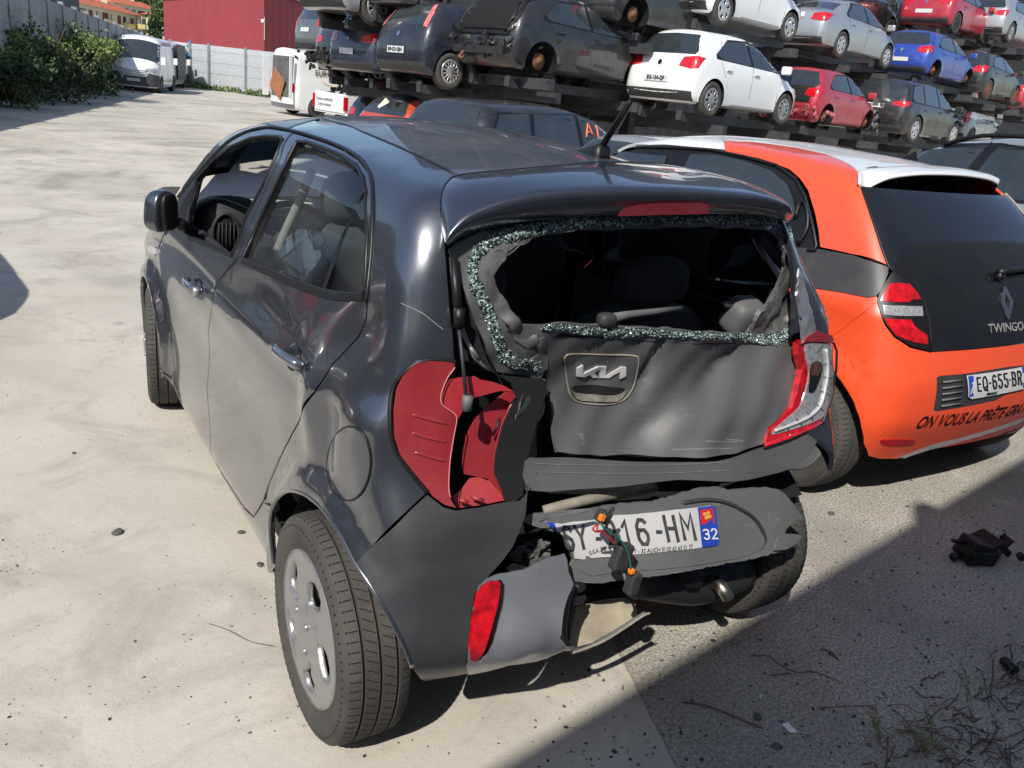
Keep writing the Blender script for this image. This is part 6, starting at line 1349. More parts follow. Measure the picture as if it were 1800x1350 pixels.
for i, (px, py, d, p, col, kd) in enumerate(((840, 150, 21, SIL, 'silver', 'hatch'), (1060, 185, 22, MAR, 'maroon', 'hatch'), (1330, 215, 24, GREY, 'grey', 'mid'), (1370, 120, 22, DBL, 'dark blue', 'hatch'), (1550, 140, 28, MAR, 'maroon', 'hatch'), (1520, 240, 29, SIL, 'silver', 'mid'), (1700, 255, 31, LGREY, 'pale grey', 'hatch'), (1560, 40, 27, DBL, 'dark blue', 'mid'), (1180, 118, 21, GREY, 'grey', 'hatch'), (1010, 190, 20, BLK, 'black', 'mid'), (900, 60, 21, GREY, 'grey', 'hatch'), (1490, 50, 25, BLK, 'black', 'mpv'), (1390, 30, 24, SIL, 'silver', 'hatch'), (1800, 200, 32, RED, 'red', 'hatch'))):
    z = 'upper' if py < 160 and px > 1300 else 'lower'
    rc(kd, A(px, py, d), H0, p, f'shaded {col} {"people carrier" if kd == "mpv" else "car"} deep in the rack, {["behind the navy hatchback", "behind the aerial of the crashed car", "between the white and the bright red hatchbacks", "above the bright red hatchback", "behind the silver liftback", "behind the bright red hatchback", "behind the black crossover", "above the bright blue hatchback at left", "behind the clean white hatchback", "below the stripped black hatchback", "above the stripped black hatchback", "behind the second-level silver liftback at left", "beside the second-level white hatchback", "at the right edge of the photo"][i]}', style='steel', cover='steel')
# ---- the rack
rack = empty('car_rack', (8, 14, 0), 0, 'dark steel cantilever rack carrying rows of scrapped cars', 'storage rack')
rs_ = mat('rack_steel', (.030, .035, .042), rough=.5, metal=.3, dust=.2, bump=.1, bscale=40)
off = Vector((8, 14, 0))
def wbox(nm, c, s, yaw, m, par, bev=.0, shift=off): return box(nm, Vector(tuple(c))-shift, s, m, par, rot=Matrix.Rotation(-yaw, 3, 'Z'), bev=bev)
for o in rackcars:
    yw = -o.rotation_euler.z; f = Vector((math.sin(yw), math.cos(yw), 0)); r_ = Vector((math.cos(yw), -math.sin(yw), 0)); b0 = o.location.copy()
    if b0.z < .8: continue
    for sx in (-.48, .48):
        c = b0+r_*sx+f*1.25+Vector((0, 0, -.03)); wbox('arm', c, (.09, 3.3, .16), yw, rs_, rack)
        wbox('arm_end', b0+r_*sx+f*(-.42)+Vector((0, 0, .0)), (.12, .03, .18), yw, rs_, rack)
    wbox('cross_beam', b0+f*.30+Vector((0, 0, -.20)), (2.1, .14, .18), yw, rs_, rack); wbox('cross_beam', b0+f*2.6+Vector((0, 0, -.20)), (2.1, .14, .18), yw, rs_, rack)
for (px, d) in ((833, 16.6), (700, 24), (1120, 19.5), (1395, 23), (1540, 27), (1720, 31)):
    c = atd(px, 100, d); wbox('post', (c[0], c[1], 4.2), (.28, .24, 8.4), H0, rs_, rack)
wbox('cross_beam', atd(900, 143, 14.6), (2.0, .12, .18), H0+D2(90)*0, rs_, rack)
# dark backdrop put in to stand for the dark clutter behind the rack
a = atd(655, 100, 27); b = atd(2100, 100, 50); a[2] = b[2] = 0
dvec = b-a; Lw = np.linalg.norm(dvec)*1.7; ang = math.atan2(dvec[1], dvec[0]); nseg = int(Lw/.3); V = []; Fc = []
for i in range(nseg+1):
    p = np.array([i*.3, (.04 if i % 2 else 0), 0]); V += [tuple(p), (p[0], p[1], 12.)]
    if i: Fc.append((2*i-2, 2*i, 2*i+1, 2*i-1))
wh = mesh_obj('rack_backdrop', V, Fc, mat('dark_backdrop', (.018, .020, .024), rough=.7, var=.3), None, smooth=False); wh.location = tuple(a); wh.rotation_euler = (0, 0, ang); tag(wh, 'dark corrugated backdrop standing in for the clutter behind the car rack', 'wall')
# ---- cars on the ground
mpv = car('mpv', A(905, 330, 10.0)*[1, 1, 0], D2(75), BLK, 'black people carrier behind the crashed car with orange letters on its front side window', style='five', sc=(1, 1, .92))
Fm = TYPES['mpv']['F']; P, _ = march(Fm, np.array([[0, 1.72, 1.14]]), np.array([-1., 0, 0]), -2, 0, 200)
for st_ in ([(1.36, 1.28), (1.44, 1.47), (1.53, 1.27)], [(1.39, 1.35), (1.51, 1.35)], [(1.62, 1.45), (1.62, 1.27), (1.74, 1.28), (1.75, 1.33)]):
    q = dens(np.array([(0, a_, b_) for a_, b_ in st_]), .04, False); Pq, _ = march(Fm, q, np.array([-1., 0, 0]), -2, 0, 200); tube('chalk_letter', Pq+np.array([.019, 0, 0]), .011, mat('orange_chalk', (.85, .20, .08), rough=.8), mpv, 5)
rh = car('mid', A(752, 330, 16.5)*[1, 1, 0], D2(77), ORG, 'orange-red hatchback with black roof and a yellow-white paper in its rear window', style='five', sc=(.98, 1, .98))
patch('roof_panel', TYPES['mid']['F'], [[(-.56, -.35, 1.4), (.56, -.35, 1.4), (.56, 1.5, 1.4), (-.56, 1.5, 1.4)]], (0, 0, -1), MT['black'], rh, sp=.2, thick=0, lip=0, gap=0, off=.006, rng_t=1)
P, _ = march(TYPES['mid']['F'], np.array([[-.12, -3., 1.17]]), np.array([0, 1., 0]), 0, 3.4, 200); box('paper', P[0]+np.array([0, -.015, 0]), (.14, .01, .24), mat('cream_paper', (.7, .68, .45), rough=.8), rh, rot=Matrix.Rotation(.5, 3, 'Y') @ Matrix.Rotation(-.5, 3, 'X'))
car('mid', A(716, 330, 19.5)*[1, 1, 0], D2(77), DBL, 'dark blue hatchback parked behind the orange-red one', style='five')
car('hatch', A(1190, 420, 9.6)*[1, 1, 0], D2(79), LGREY, 'pale grey estate car behind the orange and white city car', style='five', sc=(1, 1, .90))
car('hatch', A(1330, 420, 15)*[1, 1, 0], D2(79), BLK, 'black hatchback parked on the ground in front of the bright red one', style='five', sc=(1, 1, .88))
gs = car('tall', (4.35, .40, 0), D2(1), paint('light_silver', (.36, .38, .38), .4), 'silver people carrier with black roof rails to the right of the orange city car', style='five', sc=(1, 1, 1), contact=(-1, 0))
for sx in (-1, 1): tube('roof_rail', crom([(sx*.63, -.2, 1.60), (sx*.64, .2, 1.685), (sx*.64, 1.2, 1.70), (sx*.62, 1.60, 1.60)], 5), .016, MT['black'], gs, 6)
rc('hatch', A(1702, 246, 31), D2(79), WHT, 'white hatchback with red lamps at the far right end below the rack', style='five')
car('hatch', (-2.20, 3.85, 0), D2(-8), GREY, 'grey hatchback standing left of the crashed car outside the photo', style='five', sc=(1, 1, 1.06))
# ---- white van with lettering, vans by the fence
euro = car('van', A(557, 203, 30.4)*[1, 1, 0], D2(79), WHT, 'white panel van with open rear and round EUROTYRE sign on its side', 'van', name='panel_van', style='steel', cover='steel', skip=('rear_window',), contact=(1, 0), bumper=GREY)
Fv = TYPES['van']['F']
patch('rear_opening', Fv, [[(-.78, 0, .62), (.78, 0, .62), (.78, 0, 2.02), (-.78, 0, 2.02)]], (0, 1, 0), mat('van_interior', (.10, .10, .10), rough=.8, var=.4), euro, sp=.3, thick=0, lip=0, gap=0, off=.01, rng_t=2)
tg_ = box('wooden_board', (-.1, -1.06, 1.05), (.9, .03, .75), mat('brown_board', (.30, .13, .06), rough=.8, var=.3), euro, rot=Matrix.Rotation(.5, 3, 'Y'))
box('rear_door', (.96, -1.1, 1.32), (.04, .10, 1.45), WHT, euro); box('rear_door', (-.94, -1.10, 1.32), (.04, .22, 1.45), WHT, euro)
def sidetext(root, F, s, y, z, size, m, nm='lettering', bold=.003):
    P, _ = march(F, np.array([[0, y, z]]), np.array([-1., 0, 0]), -2, 0, 300); return text_obj(nm, s, size, m, frame_m(P[0]+np.array([.03, 0, 0]), (0, 1, 0), (-.05, 0, 1)), root, ext=.001, bold=bold)
BRN = mat('brown_print', (.10, .06, .04), rough=.6); GRYP = mat('grey_print', (.25, .26, .27), rough=.6)
sidetext(euro, Fv, 'EUROTYRE', .55, 1.55, .27, BRN); sidetext(euro, Fv, 'TOURISME CAMIONNETTE 4x4 AGRI', 1.2, 1.93, .13, GRYP)
for k, t in enumerate(('MONTAGE', 'PARALLELISME', 'EQUILIBRAGE', 'VIDANGE')): sidetext(euro, Fv, t, 1.95, 1.60-.16*k, .13, GRYP)
V, Fc = tube_geo([(0, .55+.42*math.cos(a), 1.42+.26*math.sin(a)) for a in np.linspace(2.7, 6.6, 20)], .012, 6, False)
P, _ = march(Fv, np.array(V), np.array([-1., 0, 0]), -2, 0, 200); mesh_obj('sign_arc', P+np.array([.012, 0, 0]), Fc, mat('yellow_print', (.8, .5, .05), rough=.6), euro)
hv = D2(198)
for i, (px, py, d, lab, kw) in enumerate(((283, 168, 36, 'white panel van with black bumper nearest the left bushes', {}), (305, 163, 42, 'white van second in the row by the fence, dark flatbed side', {}), (328, 160, 47, 'white van third in the row with a blue tarpaulin on its side', {}))):
    v = car('van', A(px, py, d)*[1, 1, 0], hv+i*.02, WHT, lab, 'van', name='panel_van', style='steel', cover='steel', contact=(-1, 1), bumper=MT['plast'], group='white vans parked along the left fence')
    patch('front_bumper', Fv, [[(-.95, 5, .25), (.95, 5, .25), (.95, 5, .70), (.60, 5, .80), (.5, 5, .62), (-.5, 5, .62), (-.6, 5, .8), (-.95, 5, .70)]], (0, -1, 0), mat('grey_bumper', (.06, .062, .068), rough=.6), v, sp=.15, thick=0, lip=0, gap=0, off=.02, rng_t=3)
    for k in range(4):
        P, _ = march(Fv, np.array([[x, 6., .66+.07*k] for x in (-.55, 0, .55)]), np.array([0, -1., 0]), 0, 4, 200); tube('grille_bar', P+np.array([0, .03, 0]), .014, MT['chrome'], v, 4)
    P, _ = march(Fv, np.array([[0, 6., .48]]), np.array([0, -1., 0]), 0, 4, 200); box('number_plate', P[0]+np.array([0, .04, 0]), (.52, .02, .11), MT['plate'], v)
    if i == 2: junk('tarpaulin', v, (-1.05, 2.6, 1.9), (.1, .5, .5), 14, (.15, .5, .6), mat('blue_tarpaulin', (.03, .16, .38), rough=.7), 31)
    if i == 1: box('flatbed_side', (-1.04, 1.4, 1.3), (.06, 2.6, 1.7), MT['steel'], v)
# ---- pickup
def pickup():
    yw = D2(79); W = A(607, 235, 22.6)*[1, 1, 0]-np.array([math.cos(yw), -math.sin(yw), 0])*.83; rt = empty('pickup_truck', tuple(W), -yw, 'white pickup truck with wire mesh behind its cab, seen past the crashed car roof', 'pickup')
    Lx, Wd = 5.1, 1.72; wm = WHT
    bm = bmesh.new()
    for c, s in (((0, 1.05, .62), (Wd, 2.1, .12)), ((-.83, 1.05, .86), (.06, 2.1, .52)), ((.83, 1.05, .86), (.06, 2.1, .52)), ((0, 2.1, .86), (Wd, .06, .52))): bx(bm, c, s, None, .01)
    bm_obj('load_bed', bm, wm, rt)
    box('tailgate', (0, 0, .86), (1.60, .07, .50), wm, rt, bev=.015); box('rail_trim', (.83, 1.05, 1.13), (.09, 2.14, .03), MT['black'], rt)
    bm = bmesh.new(); bx(bm, (0, 3.0, .80), (Wd, 1.75, .62), None, .08); bx(bm, (0, 2.9, 1.32), (Wd-.22, 1.35, .62), None, .12); bx(bm, (0, 4.35, .78), (Wd-.04, 1.2, .5), None, .10); bm_obj('cab', bm, wm, rt)
    box('side_window', (.77, 2.95, 1.32), (.02, 1.0, .36), MT['bglass'], rt, bev=.0); box('rear_window', (0, 2.21, 1.34), (1.2, .02, .34), MT['bglass'], rt)
    for sx in (-1, 1): box('tail_lamp', (sx*.82, -.02, .86), (.10, .09, .36), MT['lens'], rt, bev=.01)
    fr = mat('galvanised_mesh', (.30, .34, .33), rough=.5, metal=.6); g = tube('mesh_guard', [(-.72, 2.0, 1.1), (-.72, 2.0, 1.62), (.72, 2.0, 1.62), (.72, 2.0, 1.1)], .025, fr, rt, 6)
    for k in range(9): tube('mesh_bar', [(-.64+.16*k, 2.0, 1.12), (-.64+.16*k, 2.0, 1.6)], .008, fr, g, 4)
    for k in range(4): tube('mesh_bar', [(-.7, 2.0, 1.2+.11*k), (.7, 2.0, 1.2+.11*k)], .008, fr, g, 4)
    text_obj('lettering', 'Espaces multimédia', .11, GRYP, frame_m((-.25, -.045, .92), (1, 0, 0), (0, 0, 1)), rt, bold=.002); text_obj('lettering', 'Centre Autisme', .11, GRYP, frame_m((-.25, -.045, .78), (1, 0, 0), (0, 0, 1)), rt, bold=.002)
    for sx in (-1, 1):
        for yy in (.95, 4.1): wheel(rt, sx*.74, yy, .33, R=.33, W=.22, rr=.22, style='steel', cover='steel', side=sx)
    junk('torn_plastic', rt, (-.2, .3, 1.2), (.2, .2, .3), 6, (.1, .1, .5), MT['black'], 41)
pickup()
# ---- fences
pxs = [8, 43, 82, 110, 135, 157, 177, 193, 207, 221, 232, 243, 252, 260, 267]; tops = [-42, -26, -11, 2, 12, 22, 31, 39, 45, 50, 54, 58, 62, 66, 70]
pp = [atd(x, y, 21+1.86*k) for k, (x, y) in enumerate(zip(pxs, tops))]
e0, e1 = pp[0], pp[-1]; dirv = (e1-e0)/14
pp = [np.array([*(e0+dirv*k)[:2], 2.85-.45*max(k, 0)/14]) for k in range(-14, 15)]
fm = mat('grey_concrete_panel', (.36, .37, .38), rough=.85, var=.25, vscale=1.2, dust=.25, dustcol=(.2, .2, .19)); pm = mat('galvanised_post', (.26, .28, .29), rough=.5, metal=.5, var=.2, vscale=4)
def fence(name, P, rows, label, m):
    o0 = Vector((P[0][0], P[0][1], 0)); rt = empty(name, o0, 0, label, 'fence')
    for i, p in enumerate(P): box('post', Vector((p[0], p[1], p[2]/2+.05))-o0, (.16, .16, p[2]+.1), pm, rt, rot=Matrix.Rotation(math.atan2(P[-1][1]-P[0][1], P[-1][0]-P[0][0]), 3, 'Z'))
    for p, q in zip(P[:-1], P[1:]):
        bm = bmesh.new(); d = q-p; L_ = math.hypot(d[0], d[1]); ang = math.atan2(d[1], d[0]); h = (p[2]+q[2])/2
        for k in range(rows):
            z0 = h*k/rows; c = (p+q)/2; bx(bm, (c[0]-o0.x, c[1]-o0.y, z0+h/rows/2), (L_-.16, .05+.03*(k % 2), h/rows+.004), Matrix.Rotation(ang, 3, 'Z') @ Matrix.Rotation(random.uniform(-.012, .012), 3, 'X'))
        bm_obj('panel', bm, m, rt)
fence('panel_fence', pp, 6, 'tall shaded grey panel fence running along the left side of the yard', fm)
rp = []
for px, t_, d in ((262, 66, 47.5), (300, 72, 47), (335, 80, 46.8), (368, 87, 46.5), (433, 92, 46), (496, 99, 45), (560, 106, 44.5), (630, 112, 44)):
    c = atd(px, t_, d); rp.append(np.array([c[0], c[1], 2.35]))
fence('slat_fence', rp, 8, 'pale grey horizontal slat fence across the far end of the yard', mat('pale_metal_slats', (.50, .52, .54), rough=.45, metal=.3, var=.12))
# ---- red hall
redm = mat('dark_red_cladding', (.27, .035, .045), rough=.6, var=.10, vscale=.3)
def gpt(px, d): p = atd(px, 100, d); return np.array([p[0], p[1], 0])
c0, c1, c2 = gpt(465, 70), gpt(290, 94), gpt(620, 84); c3_ = c1+(c2-c0)
V = []; Fc = []; n_ = 0
def wallseg(a, b, h, stp=.5):
    V = []; Fc = []; L_ = np.linalg.norm(b-a); n = int(L_/stp); nrm = np.array([(b-a)[1], -(b-a)[0], 0])/L_
    for i in range(n+1):
        p = a+(b-a)*i/n+nrm*(.05 if i % 2 else 0); V += [p, p+np.array([0, 0, h])]
        if i: Fc.append((2*i-2, 2*i, 2*i+1, 2*i-1))
    return V, Fc
hall = empty('red_hall', tuple(c0), 0, 'large dark red metal-clad hall behind the far fence', 'building')
for a_, b_ in ((c1, c0), (c0, c2)):
    V, Fc = wallseg(a_-c0, b_-c0, 7.2); mesh_obj('wall', V, Fc, redm, hall, smooth=False)
mesh_obj('roof', [tuple(p-c0+np.array([0, 0, 7.2])) for p in (c1, c0, c2, c3_)], [(0, 1, 2, 3)], redm, hall, smooth=False)
for px in (463,): tube('wall_lamp', [at(462, 40, 1, c0[1]-.3)-c0, at(462, 34, 1, c0[1]-.3)-c0], .15, MT['white'], hall, 6)
for a_, b_ in ((c1, c0), (c0, c2)): tube('roof_edge', [a_-c0+np.array([0, 0, 7.25]), b_-c0+np.array([0, 0, 7.25])], .12, mat('dark_edge', (.12, .02, .025), rough=.6), hall, 4)
# ---- houses
crm = mat('cream_render', (.60, .56, .42), rough=.85, var=.08); tile = mat('terracotta_tiles', (.46, .12, .06), rough=.85, var=.25, vscale=1.); shut = mat('brown_shutters', (.16, .04, .025), rough=.7)
def house(px0, d0, px1, d1, ytop, label, rows=3, n=7, depth=10, roofh=1.5, zb=0):
    a = gpt(px0, d0); b = gpt(px1, d1); z = atd((px0+px1)/2, ytop, (d0+d1)/2)[2]; rt = empty('apartment_block', tuple(a), 0, label, 'building'); d = b-a; L_ = np.linalg.norm(d); u = d/L_; nb = np.array([-u[1], u[0], 0])*depth
    if nb@(a-CP) < 0: nb = -nb
    q = [a-a, b-a, b-a+nb, nb]; V = [tuple(p) for p in q]+[tuple(p+np.array([0, 0, z])) for p in q]
    mesh_obj('wall', V, [(0, 1, 5, 4), (1, 2, 6, 5), (2, 3, 7, 6), (3, 0, 4, 7)], crm, rt, smooth=False)
    o1 = -nb/depth*.6; m = (q[0]+q[3])/2+np.array([0, 0, z+roofh]); m2 = (q[1]+q[2])/2+np.array([0, 0, z+roofh]); zz = np.array([0, 0, z-.1])
    mesh_obj('roof', [tuple(q[0]+o1-u*.5+zz), tuple(q[1]+o1+u*.5+zz), tuple(m2+u*.5), tuple(m-u*.5), tuple(q[2]-o1+u*.5+zz), tuple(q[3]-o1-u*.5+zz)], [(0, 1, 2, 3), (3, 2, 4, 5), (0, 3, 5), (1, 4, 2)], tile, rt, smooth=False)
    for c in (.2, .5, .8): p = m*(1-c)+m2*c; box('chimney', tuple(p+np.array([0, 0, .3])), (1., 1., 1.6), crm, rt)
    for r in range(rows):
        for k in range(n):
            p = q[0]+d*(k+.5)/n+o1*.12+np.array([0, 0, z-1.6-r*2.9])
            w_ = box('window', tuple(p), (1.3 if k % 3 else 2.2, .15, 1.5), shut if (k+r) % 2 else MT['bglass'], rt, rot=Matrix.Rotation(math.atan2(u[1], u[0]), 3, 'Z'))
            if k % 3 == 0: box('balcony', tuple(p+o1*1.2+np.array([0, 0, -.9])), (2.8, 1., .9), mat('balcony_yellow', (.62, .52, .22), rough=.8), rt, rot=Matrix.Rotation(math.atan2(u[1], u[0]), 3, 'Z')) if r == 0 or True else None
house(143, 150, 250, 175, 18, 'long cream apartment block with red tiled roof nearest the panel fence', 3, 9)
house(252, 172, 279, 165, 26, 'cream apartment block with stacked balconies left of the red hall', 3, 3)
house(146, 190, 200, 200, 4, 'cream block with tiled roof higher up behind the long one at left', 1, 4)
house(205, 190, 282, 205, 13, 'cream gabled apartment block standing behind the long one', 1, 6)
house(262, 240, 289, 245, 10, 'white house with low tiled gable up on the wooded slope', 1, 3, depth=8)
bb_ = gpt(95, 95); bb2 = gpt(145, 100); V, Fc = wallseg(bb_-bb_, bb2-bb_, atd(145, -6, 100)[2]); dh = mesh_obj('dark_hall', V, Fc, mat('blue_grey_cladding', (.07, .085, .11), rough=.6), None, smooth=False); dh.location = tuple(bb_); tag(dh, 'dark blue-grey clad hall rising over the left fence', 'building')
# ---- foliage
def leaves(name, blobs, n, size, cols, label=None, cat=None, parent=None, seed=0, bark=None):
    r = np.random.default_rng(seed); V = []; Fc = []; fm_ = []; wts = np.array([b[1][0]*b[1][1]*b[1][2] for b in blobs])**.67; wts /= wts.sum()
    for b, wt in zip(blobs, wts):
        c, rad = np.array(b[0]), np.array(b[1]); k = int(n*wt); d = r.normal(size=(k, 3)); d /= np.linalg.norm(d, axis=1, keepdims=True); rr = r.uniform(.45, 1., k)**.6
        P = c+d*rad*rr[:, None]*(1+.25*r.normal(size=k)[:, None])
        for i, p in enumerate(P):
            if p[2] < .02: continue
            if noise.noise(Vector(tuple(p*1.6))) < -.12: continue
            a = r.normal(size=3); a /= np.linalg.norm(a); b2 = np.cross(a, r.normal(size=3)); b2 /= np.linalg.norm(b2); s = size*r.uniform(.5, 1.3); j = len(V)
            V += [p-a*s, p+b2*s*.45, p+a*s, p-b2*s*.45]; Fc.append((j, j+1, j+2, j+3)); fm_.append(int(np.clip(len(cols)*(.5+.9*noise.noise(Vector(tuple(p*.9)))+r.normal(0, .16)+.15*(d[i, 2])), 0, len(cols)-1)))
    o = mesh_obj(name, V, Fc, None, parent, smooth=False, mats=cols, fm=fm_)
    return tag(o, label, cat)
lc_ = [mat('leaf_dark', (.030, .050, .026), rough=.7, spec=.2), mat('leaf_mid', (.055, .092, .038), rough=.65, spec=.25), mat('leaf_green', (.10, .15, .055), rough=.6, spec=.3), mat('leaf_light', (.20, .26, .08), rough=.6, spec=.3)]
dry = mat('dry_stem', (.16, .10, .06), rough=.9)
def bush(px, py, d, w, h, label, n, seed, light=0, cols=None):
    w *= .68; h *= .74; n = int(n*.7)
    g = atd(px, py, d); g[2] = 0; rt = empty('bush', tuple(g), 0, label, 'bush'); r = np.random.default_rng(seed)
    bl = [((r.uniform(-w, w)*.5, r.uniform(-w, w)*.35, h*r.uniform(.2, .75)), (w*r.uniform(.22, .42), w*r.uniform(.22, .4), h*r.uniform(.18, .32))) for _ in range(9)]+[((0, 0, h*.3), (w*.6, w*.45, h*.35))]
    leaves('foliage', bl, n, .07, cols or lc_[light:], parent=rt, seed=seed)
    for k in range(7):
        a = r.uniform(0, 6.3); tube('stem', crom([(0, 0, 0), (math.cos(a)*w*.2, math.sin(a)*w*.2, h*.4), (math.cos(a)*w*.5, math.sin(a)*w*.4, h*r.uniform(.7, 1.0))], 3), .009, dry, rt, 5)
bush(20, 180, 20, 2.4, 2.0, 'dark low bush at the far left foot of the panel fence', 9000, 1)
bush(62, 182, 22.5, 2.6, 2.9, 'tall dark green bush growing up the panel fence', 12000, 2)
bush(105, 180, 24, 2.6, 2.1, 'brownish half-dry shrub between the two green bushes', 7000, 3, cols=[lc_[0], lc_[1], mat('leaf_brown', (.09, .065, .035), rough=.8), lc_[2]])
bush(140, 178, 27, 2.9, 2.9, 'light green flowering bush in front of the white vans', 12000, 4, 1)
bush(178, 174, 30, 2.0, 1.5, 'small green bush touching the bumper of the first van', 6000, 5)
gr = []
# far wooded slope
V = []; Fc = []; N_ = 40
for i in range(N_+1):
    for j in range(5):
        p = atd(-600+2600*i/N_, 100, 300+90*j); hh = [0, 14, 26, 38, 46][j]+5*noise.noise(Vector((i*.35, j*.5, 0)))*j; hh *= .45+.55*(i < 11)+.2*noise.noise(Vector((i*.2, 3, 0))); V.append((p[0], p[1], max(0, hh)))
        if i and j: a_ = (i-1)*5+j; b_ = i*5+j; Fc.append((a_-1, b_-1, b_, a_))
tag(mesh_obj('hills', V, Fc, mat('wooded_hill', (.030, .048, .026), rough=.9, var=.5, vscale=.15), smooth=True), 'wooded hillside beyond the houses', 'hill', kind='structure')
bl = []
r = np.random.default_rng(8)
for i in range(14):
    for dd in (225,): p = atd(175+10*i+r.uniform(-4, 4), r.uniform(-2, 10), dd+r.uniform(-10, 30)); bl.append((tuple(p), (5.5, 5.5, 4)))
tag(leaves('woodland', bl, 9000, 1.0, lc_[:3], seed=9), 'dark trees on the slope above the tiled roofs', 'woodland', kind='stuff')
def tree(px, py, d, w, h, label, n, seed):
    g = atd(px, py, d); g[2] = 0; rt = empty('tree', tuple(g), 0, label, 'tree'); r = np.random.default_rng(seed)
    tube('trunk', [(0, 0, 0), (.1, 0, h*.4), (0, .1, h*.8)], [.25, .18, .06], dry, rt, 8)
    leaves('crown', [((r.uniform(-w, w)*.4, r.uniform(-w, w)*.4, h*r.uniform(.45, .85)), (w*.4, w*.4, h*.18)) for _ in range(8)], n, .35, lc_[:3], parent=rt, seed=seed)
tree(283, 100, 110, 2.2, 8.5, 'dark tree squeezed between the apartment block and the red hall', 2500, 12)
# rusty container by the kangoo
cb = gpt(546, 42.5); box_ = box('rusty_skip', (0, 0, 1.6), (.9, 2, 3.3), MT['rust'], None, bev=.03); box_.location = tuple(cb); tag(box_, 'rusty steel skip standing behind the white lettered van', 'skip'); box_.location[2] = 0
# ================================================================== ground, light, sky
def ground_mat():
    m = bpy.data.materials.new('worn_concrete_yard'); m.use_nodes = True; nt = m.node_tree; N = nt.nodes; L = nt.links; b = N['Principled BSDF']
    g = N.new('ShaderNodeNewGeometry'); pos = g.outputs['Position']
    def noi(sc, det=8, ro=.65, dist=.0, vec=None):
        n = N.new('ShaderNodeTexNoise'); n.inputs['Scale'].default_value = sc; n.inputs['Detail'].default_value = det; n.inputs['Roughness'].default_value = ro; n.inputs['Distortion'].default_value = dist; L.new(vec or pos, n.inputs['Vector']); return n.outputs['Fac']
    def mr(f, a, b_, c=0., d=1.):
        n = N.new('ShaderNodeMapRange'); n.inputs[1].default_value = a; n.inputs[2].default_value = b_; n.inputs[3].default_value = c; n.inputs[4].default_value = d; L.new(f, n.inputs[0]); return n.outputs[0]
    def mix(f, a, c):
        n = N.new('ShaderNodeMix'); n.data_type = 'RGBA'; L.new(f, n.inputs[0])
        for s, v in ((6, a), (7, c)):
            if isinstance(v, tuple): n.inputs[s].default_value = (*v, 1)
            else: L.new(v, n.inputs[s])
        return n.outputs[2]
    def mul(a, c):
        n = N.new('ShaderNodeMath'); n.operation = 'MULTIPLY'; L.new(a, n.inputs[0])
        if isinstance(c, float): n.inputs[1].default_value = c
        else: L.new(c, n.inputs[1])
        return n.outputs[0]
    base = mix(mr(noi(.55, 9, .62, .6), .35, .65), (.455, .418, .352), (.58, .538, .462))
    base = mix(mr(noi(1.7, 10, .72, .9), .50, .70, 0, .75), base, (.29, .262, .215))
    base = mix(mr(noi(9, 6, .7), .35, .75, 0, .35), base, (.52, .485, .42))
    base = mix(mr(noi(.9, 12, .78, 2.5), .60, .66, 0, .5), base, (.25, .23, .20))
    # tyre sweeps, stretched noise
    far = None
    sy = N.new('ShaderNodeSeparateXYZ'); L.new(pos, sy.inputs[0]); far = mr(sy.outputs[1], 0., 8., .25, 1.)
    for (cx, cy, sr, sa, lo, hi, am, cc) in ((7., 8., 1.5, 2.2, .50, .63, .62, (.235, .215, .185)), (-9., 14., 1.9, 2.6, .52, .64, .5, (.26, .24, .21)), (3., 40., 1.2, 3., .50, .62, .5, (.24, .222, .195))):
        sb = N.new('ShaderNodeVectorMath'); sb.operation = 'SUBTRACT'; L.new(pos, sb.inputs[0]); sb.inputs[1].default_value = (cx, cy, 0)
        ln_ = N.new('ShaderNodeVectorMath'); ln_.operation = 'LENGTH'; L.new(sb.outputs[0], ln_.inputs[0]); s2 = N.new('ShaderNodeSeparateXYZ'); L.new(sb.outputs[0], s2.inputs[0])
        at2 = N.new('ShaderNodeMath'); at2.operation = 'ARCTAN2'; L.new(s2.outputs[1], at2.inputs[0]); L.new(s2.outputs[0], at2.inputs[1])
        cb_ = N.new('ShaderNodeCombineXYZ'); L.new(mul(ln_.outputs['Value'], sr), cb_.inputs[0]); L.new(mul(at2.outputs[0], sa), cb_.inputs[1])
        base = mix(mul(mul(mr(noi(1.0, 7, .62, .5, cb_.outputs[0]), lo, hi), mr(noi(.35, 3), .42, .6)), mul(far, am)), base, cc)
    base = mix(mr(noi(130, 4, .7), .55, .75, 0, .35), base, (.24, .22, .19))
    # rough aggregate slab at the right: x > line
    ln = N.new('ShaderNodeVectorMath'); ln.operation = 'DOT_PRODUCT'; L.new(pos, ln.inputs[0]); ln.inputs[1].default_value = (.942, -.335, 0)
    w = N.new('ShaderNodeMath'); w.operation = 'ADD'; L.new(ln.outputs['Value'], w.inputs[0]); L.new(mr(noi(14), 0, 1, -.006, .006), w.inputs[1])
    side = mr(w.outputs[0], .2205, .2225)
    agg = mix(mr(noi(95, 5, .75), .42, .60), (.24, .22, .185), (.62, .575, .49))
    agg = mix(mr(noi(1.1, 8, .6, .5), .4, .62, 0, .5), agg, (.22, .205, .18))
    agg = mix(mr(noi(4.5, 9, .75, .8), .60, .72, 0, .8), agg, (.56, .53, .47))
    yl = mr(sy.outputs[1], 1.6, 3.2, 1, 0)
    side2 = mul(side, yl)
    col = mix(side2, base, agg)
    jt = N.new('ShaderNodeMath'); jt.operation = 'COMPARE'; L.new(w.outputs[0], jt.inputs[0]); jt.inputs[1].default_value = .2215; jt.inputs[2].default_value = .0035
    col = mix(mul(mul(jt.outputs[0], yl), .35), col, (.05, .047, .04))
    # dark specks
    v = N.new('ShaderNodeTexVoronoi'); v.inputs['Scale'].default_value = 34; L.new(pos, v.inputs['Vector'])
